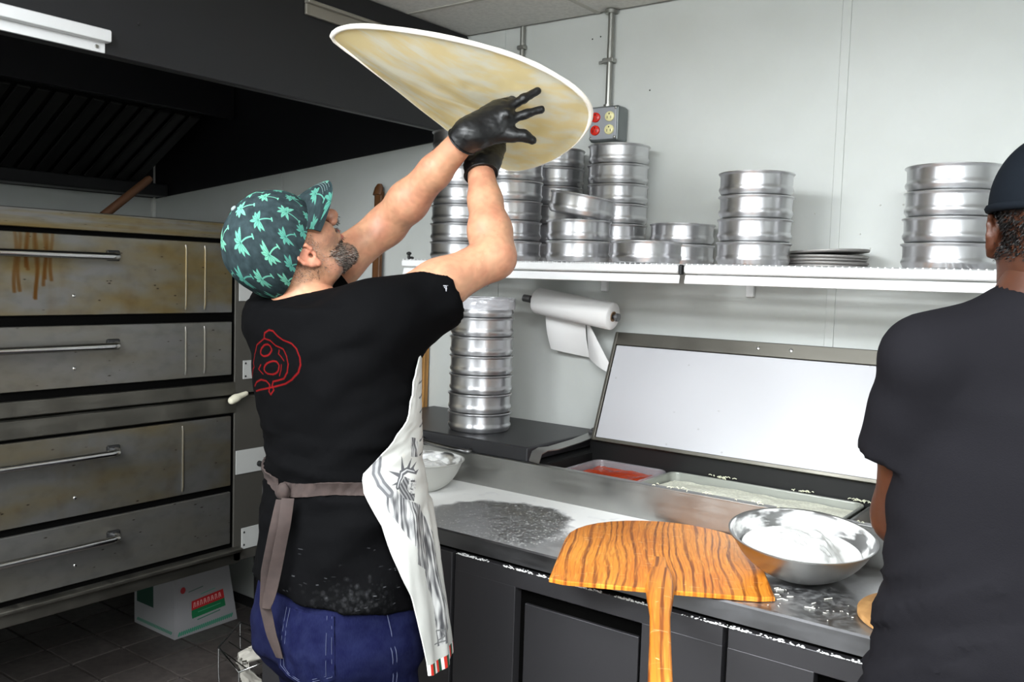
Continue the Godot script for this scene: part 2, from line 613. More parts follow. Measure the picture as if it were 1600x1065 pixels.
		for z in range(1, nz - 1):
			for y in range(1, ny - 1):
				var row := (z * ny + y) * nx
				for x in range(1, nx - 1):
					var i := row + x
					if id[i] < 0: continue
					for ax in 3:
						var a := f[i]
						var b := f[i + step[ax]]
						if (a < 0.0) == (b < 0.0): continue
						var s1: int = step[(ax + 1) % 3]
						var s2: int = step[(ax + 2) % 3]
						var q := [id[i], id[i - s1], id[i - s1 - s2], id[i - s2]]
						if q.min() < 0: continue
						if a < 0.0: q.reverse()      # clockwise from outside
						for t in [[0, 1, 2], [0, 2, 3]]:
							var i0: int = q[t[0]]
							var i1: int = q[t[1]]
							var i2: int = q[t[2]]
							g.ix.append(i0); g.ix.append(i1); g.ix.append(i2)
							var w := (g.v[i2] - g.v[i0]).cross(g.v[i1] - g.v[i0])
							g.n[i0] += w
							g.n[i1] += w
							g.n[i2] += w
		for k in range(first, g.v.size()): g.n[k] = g.n[k].normalized() if g.n[k].length() > 0.0 else Vector3.UP

# ---------------------------------------------------------------- materials
func mat(called: String, color: Color, rough := 0.6, metal := 0.0, spec := 0.5) -> StandardMaterial3D:
	if M.has(called): return M[called]
	var m := StandardMaterial3D.new()
	m.resource_name = called
	m.albedo_color = color
	m.roughness = rough
	m.metallic = metal
	m.metallic_specular = spec
	M[called] = m
	return m

func noise(freq: float, seed_ := 1, octaves := 4) -> FastNoiseLite:
	var n := FastNoiseLite.new()
	n.seed = seed_
	n.frequency = freq
	n.fractal_octaves = octaves
	n.noise_type = FastNoiseLite.TYPE_SIMPLEX_SMOOTH
	return n

func picture(w: int, h: int, color: Color) -> Image:
	var im := Image.create_empty(w, h, false, Image.FORMAT_RGBA8)
	im.fill(color)
	return im

func tex(im: Image) -> ImageTexture:
	return ImageTexture.create_from_image(im)

# grey noise picture, values between lo and hi; sx and sy stretch it
func grain(w: int, h: int, freq: float, sx: float, sy: float, lo: float, hi: float, seed_ := 3) -> Image:
	var n := noise(freq, seed_)
	var data := PackedByteArray()
	data.resize(w * h)
	for y in h:
		for x in w:
			# wraps round both ways
			var a := TAU * x / w
			var b := float(y) * sy
			var v := n.get_noise_3d(cos(a) * w * sx / TAU, b, sin(a) * w * sx / TAU)
			data[y * w + x] = int(255.0 * clampf(lerpf(lo, hi, v * 0.5 + 0.5), 0, 1))
	return Image.create_from_data(w, h, false, Image.FORMAT_L8, data)

func stroke(im: Image, pts: Array, width: float, color: Color) -> void:
	var r := width * 0.5
	for k in pts.size() - 1:
		var a: Vector2 = pts[k]
		var b: Vector2 = pts[k + 1]
		var steps := int(a.distance_to(b) / maxf(r * 0.5, 0.7)) + 1
		for s in steps + 1:
			dot(im, a.lerp(b, float(s) / steps), r, color)

func dot(im: Image, p: Vector2, r: float, color: Color) -> void:
	var w := im.get_width()
	var h := im.get_height()
	for y in range(maxi(0, int(p.y - r)), mini(h - 1, int(p.y + r) + 1) + 1):
		for x in range(maxi(0, int(p.x - r)), mini(w - 1, int(p.x + r) + 1) + 1):
			var d := Vector2(x + 0.5, y + 0.5).distance_to(p)
			var t := clampf(r - d + 0.5, 0, 1) * color.a
			if t > 0.0: im.set_pixel(x, y, im.get_pixel(x, y).lerp(Color(color, 1.0), t))

func fill(im: Image, pts: Array, what: Callable) -> void:
	var poly := PackedVector2Array(pts)
	var lo := poly[0]
	var hi := poly[0]
	for p in poly:
		lo = lo.min(p)
		hi = hi.max(p)
	for y in range(maxi(0, int(lo.y)), mini(im.get_height() - 1, int(hi.y) + 1) + 1):
		var xs := []
		for k in poly.size():
			var a := poly[k]
			var b := poly[(k + 1) % poly.size()]
			if (a.y > y + 0.5) != (b.y > y + 0.5): xs.append(a.x + (y + 0.5 - a.y) / (b.y - a.y) * (b.x - a.x))
		xs.sort()
		for k in range(0, xs.size() - 1, 2):
			for x in range(maxi(0, int(xs[k])), mini(im.get_width() - 1, int(xs[k + 1])) + 1):
				im.set_pixel(x, y, what.call(x, y))

func rng(seed_: int) -> RandomNumberGenerator:
	var r := RandomNumberGenerator.new()
	r.seed = seed_
	return r

func make_materials() -> void:
	# brushed stainless steel: the brushing shows in the roughness and a little in the tone
	var brush := grain(256, 256, 0.05, 0.25, 3.0, 0.2, 0.8, 5)
	var smear := grain(256, 256, 0.02, 1.0, 1.0, 0.35, 1.0, 9)
	var both := Image.create_empty(256, 256, false, Image.FORMAT_RGBA8)
	var tone := Image.create_empty(256, 256, false, Image.FORMAT_RGBA8)
	for y in 256:
		for x in 256:
			var b := brush.get_pixel(x, y).r
			var s := smear.get_pixel(x, y).r
			var r := clampf(0.55 * s + 0.45 * b, 0, 1)
			both.set_pixel(x, y, Color(r, r, r))
			var t := 0.86 + 0.14 * s * (0.7 + 0.3 * b)
			tone.set_pixel(x, y, Color(t, t, t))
	M["brush"] = tex(both)
	M["brush_tone"] = tex(tone)
	steel("steel", Color(0.72, 0.72, 0.71), 0.42)
	steel("dark_steel", Color(0.55, 0.55, 0.56), 0.42)
	mat("door_steel", Color(0.31, 0.305, 0.315), 0.40, 0.75)
	steel("oven_steel", Color(0.46, 0.45, 0.42), 0.5)
	var pan := steel("pan_steel", Color(0.90, 0.90, 0.91), 0.42, true)
	pan.anisotropy_enabled = true
	pan.anisotropy = -0.8
	mat("chrome", Color(0.8, 0.8, 0.8), 0.16, 1.0)
	mat("black_paint", Color(0.085, 0.085, 0.095), 0.42)
	mat("black_metal", Color(0.03, 0.03, 0.033), 0.5)
	mat("gap_black", Color(0.010, 0.009, 0.008), 0.9, 0.0, 0.15)
	mat("black_rubber", Color(0.025, 0.025, 0.025), 0.7)
	mat("white_paint", Color(0.86, 0.86, 0.86), 0.4)
	mat("white_plastic", Color(0.9, 0.9, 0.9), 0.3)
	mat("grey_metal", Color(0.5, 0.52, 0.52), 0.45, 0.6)
	mat("conduit", Color(0.62, 0.62, 0.6), 0.35, 0.9)

func steel(called: String, color: Color, rough: float, own := false) -> StandardMaterial3D:
	var m := mat(called, color, rough, 1.0)
	m.roughness_texture = M.brush
	m.albedo_texture = M.brush_tone
	m.uv1_triplanar = true
	m.uv1_world_triplanar = not own
	m.uv1_scale = Vector3(1.3, 1.3, 1.3)
	m.roughness = rough * 1.6
	return m

func build_room() -> void:
	# floor of dark quarry tiles, laid one by one where they show
	var fl := structure("floor")
	var g := Geo.new()
	g.box(Vector3(-1.2, -0.06, -0.7), Vector3(6.3, 0.1, 4.2), 0.0)
	obj("grout_bed", g, mat("grout", Color(0.075, 0.07, 0.065), 0.9), fl)
	var speck := tex(grain(256, 256, 0.06, 1.0, 1.0, 0.72, 1.12, 21))
	var tiles := []
	for k in 4:
		var m := mat("quarry_%d" % k, Color(0.30, 0.275, 0.262).lightened([0.0, 0.03, 0.06, 0.015][k]), 0.45)
		m.albedo_texture = speck
		m.uv1_triplanar = true
		m.uv1_world_triplanar = true
		m.uv1_scale = Vector3(1.7, 1.7, 1.7)
		tiles.append(m)
	g = Geo.new()
	g.box(Vector3(0, -0.008, 0), Vector3(0.197, 0.016, 0.197), 0.003)
	var tile := g.mesh()
	var rest := Geo.new()
	var r := rng(4)
	for i in range(-7, 29):
		for j in range(-4, 35):
			var at := Vector3(-2.935 + (i - 0.5) * 0.205, 0, -2.13 + (j - 0.5) * 0.205)
			if at.x < WALL_X or at.x > 1.8 or at.z < WALL_Z or at.z > 1.25: continue
			if i < 10 and j < 13:
				shared("floor_tile", tile, tiles[r.randi() % 4], fl, Transform3D(Basis(), at))
			else:
				rest.box(at + Vector3(0, -0.008, 0), Vector3(0.197, 0.016, 0.197), 0.0)
	tag(obj("floor_tiles", rest, tiles[0], fl), "", "", "", "stuff")
	# back wall: white plastic faced panels with cover strips
	var wb := structure("wall_back")
	g = Geo.new()
	g.box(Vector3(-1.2, 1.22, WALL_Z - 0.06), Vector3(6.3, 2.6, 0.1), 0.0)
	obj("wall_core", g, mat("wall_core", Color(0.7, 0.7, 0.69), 0.8), wb)
	var mw := mat("wall_panel", Color(0.755, 0.765, 0.755), 0.5)
	mw.albedo_texture = tex(tint(grain(512, 512, 0.012, 1.0, 1.0, 0.0, 1.0, 31), Color(0.955, 0.955, 0.945), Color(1, 1, 1)))
	mw.uv1_triplanar = true
	mw.uv1_world_triplanar = true
	mw.uv1_scale = Vector3(0.6, 0.6, 0.6)
	mw.normal_enabled = true
	var bump := grain(256, 256, 0.05, 1.0, 1.0, 0.0, 1.0, 33)
	bump.convert(Image.FORMAT_RGBA8)
	bump.bump_map_to_normal_map(1.0)
	mw.normal_texture = tex(bump)
	mw.normal_scale = 0.12
	var seams := [WALL_X, -3.24, -2.02, -0.80, 0.42, 1.80]
	for k in seams.size() - 1:
		g = Geo.new()
		g.box(Vector3((seams[k] + seams[k + 1]) * 0.5, CEIL * 0.5, WALL_Z - 0.004), Vector3(seams[k + 1] - seams[k] - 0.004, CEIL, 0.008), 0.001)
		obj("wall_panel", g, mw, wb)
		if k > 1:
			g = Geo.new()
			g.box(Vector3(seams[k], CEIL * 0.5, WALL_Z + 0.001), Vector3(0.026, CEIL, 0.004), 0.0015)
			obj("cover_strip", g, mw, wb)
	# old screw holes and marks on the panels
	for p in [Vector2(-1.640, 2.356), Vector2(-1.608, 2.360), Vector2(-1.415, 2.165), Vector2(-0.93, 1.75), Vector2(-0.86, 1.76), Vector2(-0.68, 1.78), Vector2(-0.62, 1.78), Vector2(-0.70, 1.66), Vector2(-0.73, 1.70)]:
		g = Geo.new()
		g.xf = Transform3D(Basis(Vector3.RIGHT, PI / 2), Vector3(p.x, p.y, WALL_Z))
		g.lathe([Vector2(0.0, 0.0015), Vector2(0.002, 0.0015), Vector2(0.0028, 0.0)], 10)
		obj("screw_hole", g, mat("hole_%s" % (p.y > 2.0), Color(0.16, 0.15, 0.14) if p.y > 2.0 else Color(0.72, 0.72, 0.7), 0.7), wb)
	var wl := Geo.new()
	wl.box(Vector3(WALL_X - 0.05, 1.22, -0.7), Vector3(0.1, 2.6, 4.2), 0.0)
	struct("wall_left", wl, mw)
	wl = Geo.new()
	wl.box(Vector3(1.85, 1.22, -0.7), Vector3(0.1, 2.6, 4.2), 0.0)
	struct("wall_right", wl, mw)
	wl = Geo.new()
	wl.box(Vector3(-1.2, 1.22, 1.3), Vector3(6.3, 2.6, 0.1), 0.0)
	struct("wall_front", wl, mw)
	# the corner between the two walls carries a pale trim
	wl = Geo.new()
	wl.box(Vector3(WALL_X + 0.012, CEIL * 0.5, WALL_Z + 0.012), Vector3(0.022, CEIL, 0.022), 0.004)
	struct("trim_1", wl, mat("trim_white", Color(0.82, 0.82, 0.8), 0.4))
	# lay-in ceiling
	var ce := structure("ceiling")
	g = Geo.new()
	g.box(Vector3(-1.2, CEIL + 0.09, -0.7), Vector3(6.3, 0.1, 4.2), 0.0)
	obj("ceiling_deck", g, mat("deck", Color(0.4, 0.4, 0.4), 0.9), ce)
	var mc := mat("ceiling_tile", Color(0.86, 0.855, 0.84), 0.85)
	mc.albedo_texture = tex(grain(256, 256, 0.1, 1.0, 1.0, 0.9, 1.05, 41))
	mc.uv1_triplanar = true
	mc.uv1_world_triplanar = true
	mc.uv1_scale = Vector3(2, 2, 2)
	var grid := Geo.new()
	var x0 := -1.62
	for i in range(-3, 4):
		for j in range(0, 13):
			var lo := Vector2(maxf(x0 + i * 1.22, WALL_X), -2.30 + (j - 1) * 0.61)
			var hi := Vector2(minf(x0 + (i + 1) * 1.22, 1.8), -2.30 + j * 0.61)
			lo.y = maxf(lo.y, WALL_Z)
			hi.y = minf(hi.y, 1.25)
			if hi.x - lo.x < 0.02 or hi.y - lo.y < 0.02: continue
			g = Geo.new()
			g.box(Vector3((lo.x + hi.x) * 0.5, CEIL + 0.012, (lo.y + hi.y) * 0.5), Vector3(hi.x - lo.x - 0.004, 0.016, hi.y - lo.y - 0.004), 0.001)
			obj("ceiling_tile", g, mc, ce)
	for i in range(-2, 3): grid.box(Vector3(x0 + i * 1.22, CEIL + 0.006, -0.685), Vector3(0.018, 0.010, 3.87), 0.002)
	for j in range(0, 6): grid.box(Vector3(-1.225, CEIL + 0.006, -2.30 + j * 0.61), Vector3(6.05, 0.009, 0.018), 0.002)
	obj("ceiling_grid", grid, mat("grid_paint", Color(0.7, 0.69, 0.66), 0.5), ce)

func tint(im: Image, low: Color, high: Color) -> Image:
	var out := Image.create_empty(im.get_width(), im.get_height(), false, Image.FORMAT_RGBA8)
	for y in im.get_height():
		for x in im.get_width(): out.set_pixel(x, y, low.lerp(high, im.get_pixel(x, y).r))
	return out

func build_hood() -> void:
	var x0 := -2.18
	var z1 := -0.1
	var t := thing("exhaust_hood", "black painted exhaust hood hanging over the deck ovens", "hood", Vector3(x0, 2.07, -1.36))
	var off := -t.position
	var paint: Material = M.black_paint
	var g := Geo.new()
	g.xf.origin = off
	g.box(Vector3(x0 - 0.006, (2.07 + CEIL) * 0.5, (WALL_Z + z1) * 0.5 + 0.004), Vector3(0.012, CEIL - 2.07, z1 - WALL_Z - 0.008), 0.002)
	obj("front_panel", g, paint, t)
	g = Geo.new()
	g.xf.origin = off
	g.box(Vector3(x0 - 0.02, 2.074, (WALL_Z + z1) * 0.5 + 0.004), Vector3(0.03, 0.012, z1 - WALL_Z - 0.02), 0.003)
	obj("front_lip", g, paint, t)
	# end panels: their lower edge falls towards the oven wall
	for z in [WALL_Z + 0.012, z1]:
		g = Geo.new()
		g.xf.origin = off
		var q := [Vector3(x0, 2.07, z), Vector3(WALL_X + 0.03, 1.892, z), Vector3(WALL_X + 0.03, CEIL - 0.005, z), Vector3(x0, CEIL - 0.005, z)]
		var back := []
		for p in q: back.append(p + Vector3(0, 0, -0.008))
		g.flat(q, Vector3.BACK)
		g.flat(back, Vector3.FORWARD)
		for k in 4: g.flat([q[k], q[(k + 1) % 4], back[(k + 1) % 4], back[k]], (q[k] + q[(k + 1) % 4]) * 0.5 - (q[0] + q[2]) * 0.5)
		obj("end_panel", g, paint, t)
	g = Geo.new()
	g.xf.origin = off
	g.box(Vector3(WALL_X + 0.02, 2.16, (WALL_Z + z1) * 0.5), Vector3(0.012, 0.535, z1 - WALL_Z - 0.04), 0.002)
	obj("back_panel", g, paint, t)
	g = Geo.new()
	g.xf.origin = off
	g.box(Vector3((x0 + WALL_X) * 0.5, CEIL - 0.012, (WALL_Z + z1) * 0.5), Vector3(x0 - WALL_X - 0.06, 0.012, z1 - WALL_Z - 0.04), 0.0)
	obj("top_panel", g, paint, t)
	# grease trough under the filters
	g = Geo.new()
	g.xf.origin = off
	g.box(Vector3(-4.15, 1.925, (WALL_Z + z1) * 0.5), Vector3(0.13, 0.06, z1 - WALL_Z - 0.05), 0.006)
	obj("grease_trough", g, paint, t)
	g = Geo.new()
	g.xf.origin = off
	g.box(Vector3(-3.57, 2.33, (WALL_Z + z1) * 0.5), Vector3(0.03, 0.19, z1 - WALL_Z - 0.05), 0.004)
	obj("baffle_wall", g, paint, t)
	# bank of sloping baffle filters
	var lo := Vector3(-4.10, 1.955, 0)
	var hi := Vector3(-3.60, 2.222, 0)
	var mid := (lo + hi) * 0.5
	var up := (hi - lo).normalized()
	var basis := Basis(Vector3.BACK.cross(up).normalized(), up, Vector3.BACK)
	g = Geo.new()
	g.box(Vector3.ZERO, Vector3(0.012, (hi - lo).length(), 0.052), 0.004)
	var slat := g.mesh()
	g = Geo.new()
	g.box(Vector3(0.022, 0, 0), Vector3(0.006, (hi - lo).length() * 0.99, 0.076), 0.0)
	var back_slat := g.mesh()
	var filter_m := mat("filter_metal", Color(0.16, 0.16, 0.155), 0.5, 0.4)
	for k in 30:
		var z := -2.42 + k * 0.0745
		shared("baffle", slat, filter_m, t, Transform3D(basis, Vector3(mid.x, mid.y, z) + off))
		shared("baffle_back", back_slat, M.black_metal, t, Transform3D(basis, Vector3(mid.x, mid.y, z) + off))
	# white rail along the lower edge: an upper hat section and the flange below it
	var rail := Geo.new()
	rail.xf.origin = off
	rail.box(Vector3(x0 + 0.013, 2.1105, -0.69), Vector3(0.026, 0.031, 1.05), 0.004)
	rail.box(Vector3(x0 + 0.003, 2.083, -0.69), Vector3(0.006, 0.026, 1.035), 0.002)
	var ro := obj("ticket_rail", rail, mat("rail_white", Color(0.80, 0.80, 0.80), 0.35, 0.2), t)
	tag(ro, "white metal rail on the lower edge of the hood", "")
	g = Geo.new()
	g.xf = Transform3D(Basis(Vector3.BACK, -PI / 2), Vector3(x0 + 0.006, 2.083, -1.185) + off)
	g.lathe([Vector2(0, 0.003), Vector2(0.004, 0.003), Vector2(0.005, 0)], 12)
	obj("screw", g, M.conduit, ro)
	g = Geo.new()
	g.xf.origin = off
	var a := Vector3(x0 + 0.012, 2.342, -1.836)
	var b := Vector3(x0 + 0.012, 2.342, -2.55)
	g.box((a + b) * 0.5 + Vector3(0, 0.018, 0), Vector3(0.024, 0.012, 0.714), 0.003)
	g.box((a + b) * 0.5 + Vector3(-0.005, -0.004, 0), Vector3(0.012, 0.034, 0.714), 0.003)
	tag(obj("mounting_rail", g, mat("rail_grey", Color(0.58, 0.56, 0.52), 0.4, 0.5), t), "dull grey metal rail high on the hood", "")
	for p in [Vector2(2.21, -1.16), Vector2(2.165, -1.30), Vector2(2.22, -1.24), Vector2(2.25, -1.08), Vector2(2.19, -1.05)]:
		g = Geo.new()
		g.xf = Transform3D(Basis(Vector3.BACK, -PI / 2), Vector3(x0, p.x, p.y) + off)
		g.lathe([Vector2(0, 0.002), Vector2(0.003, 0.002), Vector2(0.004, 0)], 10)
		obj("rivet", g, M.black_metal, t)

func oven_face(g: Geo, y0: float, y1: float, z0: float, z1: float, x: float, thick: float, bevel := 0.004) -> void:
	var first := g.v.size()
	g.box(Vector3(x - thick * 0.5, (y0 + y1) * 0.5, (z0 + z1) * 0.5), Vector3(thick, y1 - y0, z1 - z0), bevel)
	for k in range(first, g.v.size()):
		var p := g.xf.affine_inverse() * g.v[k]
		g.uv[k] = Vector2((z1 - p.z) / (z1 - z0), (y1 - p.y) / (y1 - y0))

func stained(called: String, seed_: int, warm: float, drips: bool) -> StandardMaterial3D:
	var w := 512
	var h := 160
	var im := picture(w, h, Color.WHITE)
	var big := noise(0.012, seed_)
	var fine := noise(0.06, seed_ + 1)
	var streak := noise(0.05, seed_ + 2)
	for y in h:
		for x in w:
			var a := clampf(big.get_noise_2d(x * 0.55, y * 0.8) * 1.2 + 0.40, 0, 1) * warm
			var b := clampf(fine.get_noise_2d(x * 0.7, y * 0.4) * 1.0 + 0.1, 0, 1)
			var c := clampf(streak.get_noise_2d(x * 0.5, y * 0.06) * 1.4 - 0.25, 0, 1) * warm
			var col := Color(0.53, 0.525, 0.51).lerp(Color(0.52, 0.44, 0.26), a * 0.85)
			col = col.lerp(Color(0.42, 0.32, 0.18), c * 0.35)
			col = col.darkened(b * 0.10)
			im.set_pixel(x, y, col)
	var r := rng(seed_)
	for k in 46: dot(im, Vector2(r.randf() * w, r.randf() * h), r.randf_range(0.4, 1.3), Color(0.12, 0.09, 0.06, 0.8))
	if drips:
		for k in 9:
			var x := 294.0 + k * 3.6 + r.randf_range(-2, 2)
			var l := r.randf_range(60, 135)
			for y in int(l): dot(im, Vector2(x + sin(y * 0.05 + k) * 1.2, y), 1.6, Color(0.42, 0.26, 0.09, 0.16 + 0.22 * y / l))
	var m := mat(called, Color(0.92, 0.92, 0.92), 0.36, 0.82)
	m.albedo_texture = tex(im)
	return m

func build_ovens() -> void:
	var X := -2.75
	var z0 := -2.40
	var z1 := -0.20
	var body := mat("oven_body", Color(0.40, 0.39, 0.36), 0.5, 0.75)
	var gap: Material = M.gap_black
	var m1 := stained("oven_door_stained", 11, 0.95, true)
	var m2 := stained("oven_door_plain", 12, 0.22, false)
	var m3 := stained("oven_door_low", 13, 0.6, false)
	var m4 := stained("oven_door_bottom", 14, 0.15, false)
	var cap := stained("oven_cap", 15, 1.0, false)
	for unit in 2:
		var upper := unit == 0
		var base := 1.085 if upper else 0.455
		var top := 1.71 if upper else 1.083
		var t := thing("deck_oven", "upper stainless deck oven with brown stained doors under the hood" if upper else "lower stainless deck oven standing above the floor, under a second oven", "oven", Vector3(-3.4, base if upper else 0.0, -1.3))
		var off := -t.position
		var mk := func() -> Geo:
			var q := Geo.new()
			q.xf.origin = off
			return q
		var g: Geo = mk.call()
		g.box(Vector3(-3.43, (base + top) * 0.5, (z0 + z1) * 0.5), Vector3(1.32, top - base - 0.004, z1 - z0), 0.005)
		obj("body", g, body, t)
		g = mk.call()
		g.box(Vector3(X - 0.012, (base + top) * 0.5, -1.12), Vector3(0.02, top - base - 0.02, 1.80), 0.0)
		obj("door_recess", g, gap, t)
		var rows: Array
		if upper:
			g = mk.call()
			oven_face(g, 1.652, 1.71, z0, z1, X + 0.012, 0.03)
			obj("top_cap", g, cap, t)
			rows = [[1.389, 1.638, m1, 1.575], [1.163, 1.357, m2, 1.291]]
			g = mk.call()
			oven_face(g, 1.087, 1.136, -2.02, z1, X + 0.006, 0.026)
			obj("lower_rail", g, M.oven_steel, t)
		else:
			g = mk.call()
			oven_face(g, 1.022, 1.079, -2.02, z1, X + 0.010, 0.03)
			obj("top_rail", g, M.oven_steel, t)
			rows = [[0.754, 1.012, m3, 0.946], [0.537, 0.731, m4, 0.664]]
			g = mk.call()
			oven_face(g, 0.455, 0.500, -2.05, z1, X + 0.004, 0.04)
			g.box(Vector3(X + 0.012, 0.511, -1.12), Vector3(0.05, 0.016, 1.84), 0.006)
			obj("bottom_rail", g, M.oven_steel, t)
			for z in [-2.3, -0.3]:
				for x in [-2.95, -3.95]:
					g = mk.call()
					g.tube([Vector3(x, 0.0, z), Vector3(x, 0.03, z), Vector3(x, 0.455, z)], [0.03, 0.024, 0.03], 14)
					obj("leg", g, M.black_metal, t)
		for d in rows:
			g = mk.call()
			oven_face(g, d[0], d[1], -2.0, -0.24, X + 0.008, 0.016, 0.003)
			var door := obj("door", g, d[2], t)
			# pressed ribs at the end of the door
			if d[2] != m4:
				for z in ([-1.81, -1.885] if d[2] != m3 else [-1.80]):
					g = mk.call()
					g.tube([Vector3(X + 0.007, d[0] + 0.014, z), Vector3(X + 0.010, d[0] + 0.03, z), Vector3(X + 0.010, d[1] - 0.03, z), Vector3(X + 0.007, d[1] - 0.014, z)], 0.0042, 8, true)
					obj("rib", g, d[2], door)
			g = mk.call()
			var y: float = d[3]
			g.tube([Vector3(X + 0.006, y + 0.004, -1.545), Vector3(X + 0.03, y + 0.002, -1.55), Vector3(X + 0.046, y, -1.54), Vector3(X + 0.05, y, -1.52), Vector3(X + 0.05, y, -0.72), Vector3(X + 0.046, y, -0.70), Vector3(X + 0.006, y, -0.695)], 0.0118, 12)
			obj("handle", g, M.chrome, door)
			for z in [-1.545, -0.695]:
				g = mk.call()
				g.box(Vector3(X + 0.012, y + 0.003, z), Vector3(0.014, 0.034, 0.044), 0.004)
				obj("handle_bracket", g, mat("bracket_dark", Color(0.2, 0.2, 0.2), 0.4, 0.7), door)
			for z in [-1.42, -0.82]:
				g = mk.call()
				g.ball(Vector3(X + 0.009, d[0] + 0.06, z), Vector3(0.003, 0.006, 0.006), 10)
				obj("screw", g, M.chrome, door)
		# control panel with its pale plates and knobs
		g = mk.call()
		oven_face(g, base + 0.006, (1.645 if upper else 1.079), z0, -2.015, X + 0.004, 0.02)
		var cp := obj("control_panel", g, mat("oven_side", Color(0.33, 0.32, 0.30), 0.5, 0.6), t)
		for q in ([[1.431, 1.506, -2.03, -2.16, 1], [1.143, 1.212, -2.05, -2.13, 0]] if upper else [[0.79, 0.879, -2.022, -2.165, 1], [0.503, 0.583, -2.05, -2.135, 0]]):
			g = mk.call()
			g.box(Vector3(X + 0.006, (q[0] + q[1]) * 0.5, (q[2] + q[3]) * 0.5), Vector3(0.005, q[1] - q[0], q[2] - q[3]), 0.001)
			var plate := obj("label_plate", g, mat("plate", Color(0.63, 0.63, 0.62), 0.5), cp)
			g = mk.call()
			if q[4]:
				g.xf = Transform3D(Basis(Vector3.BACK, -PI / 2), Vector3(X + 0.008, q[0] + 0.028, q[3] + 0.04) + off)
				g.lathe([Vector2(0.0, 0.018), Vector2(0.009, 0.018), Vector2(0.011, 0.0)], 14)
				obj("knob", g, M.black_rubber, plate)
			else:
				for dy in [0.012, -0.012]:
					g.ball(Vector3(X + 0.009, (q[0] + q[1]) * 0.5 + signf(dy) * 0.024, q[2] - 0.01), Vector3(0.002, 0.004, 0.004), 8)
				obj("screw", g, M.black_rubber, plate)
	# a wooden pole lying over the ovens
	var g2 := Geo.new()
	var end := Vector3(-3.2, 1.885, -1.957)
	var start := Vector3(-3.2, 1.728, -1.768)
	g2.tube([start, start.lerp(end, 0.5), end - (end - start).normalized() * 0.012, end], [0.016, 0.0155, 0.015, 0.011], 14)
	var pole := obj("wooden_pole", g2, mat("pole_wood", Color(0.30, 0.18, 0.09), 0.6))
	tag(pole, "brown wooden pole sticking out over the top of the ovens", "pole")
	# white scrap on the ledge between the ovens
	var f := Field.new(Vector3(-2.78, 1.03, -2.08), Vector3(-2.66, 1.13, -1.95), 0.004)
	f.cone(Vector3(-2.72, 1.072, -1.985), Vector3(-2.722, 1.078, -2.005), 0.014, 0.013, 0.01)
	f.cone(Vector3(-2.722, 1.08, -2.0), Vector3(-2.725, 1.092, -2.05), 0.013, 0.009, 0.01)
	g2 = Geo.new()
	f.mesh(g2)
	tag(obj("dough_scrap", g2, mat("scrap", Color(0.80, 0.78, 0.70), 0.7)), "small off-white lump of dough stuck on the ledge between the two ovens", "dough")

func loft(g: Geo, rings: Array) -> void:
	# closed rings of equal length, smooth along and round; sharp edges come from repeating a ring in a second call
	var n: int = rings[0].size()
	var base := g.v.size()
	var mids := []
	for r in rings:
		var c := Vector3.ZERO
		for p in r: c += p
		mids.append(c / n)
	for j in rings.size():
		for i in n:
			var a: Vector3 = rings[j][(i + 1) % n] - rings[j][(i - 1 + n) % n]
			var b: Vector3 = rings[mini(j + 1, rings.size() - 1)][i] - rings[maxi(j - 1, 0)][i]
			var w := a.cross(b).normalized()
			g.vert(rings[j][i], w, Vector2(float(i) / n, float(j) / rings.size()))
	for j in rings.size() - 1:
		for i in n:
			var k := (i + 1) % n
			g.quad(base + j * n + i, base + (j + 1) * n + i, base + (j + 1) * n + k, base + j * n + k)

func rounded(cx: float, cz: float, hx: float, hz: float, r: float, y: float, each := 5) -> Array:
	var out := []
	for c in [[1, 1, 0.0], [-1, 1, 0.5 * PI], [-1, -1, PI], [1, -1, 1.5 * PI]]:
		for k in each + 1:
			var a: float = c[2] + 0.5 * PI * k / each
			out.append(Vector3(cx + c[0] * (hx - r) + cos(a) * r, y, cz + c[1] * (hz - r) + sin(a) * r))
	return out

func lid_fill(g: Geo, ring: Array, up: Vector3) -> void:
	var c := Vector3.ZERO
	for p in ring: c += p
	c /= ring.size()
	var m := g.vert(c, up, Vector2(0.5, 0.5))
	var ids := []
	for p in ring: ids.append(g.vert(p, up))
	for i in ring.size(): g.tri(m, ids[i], ids[(i + 1) % ring.size()])

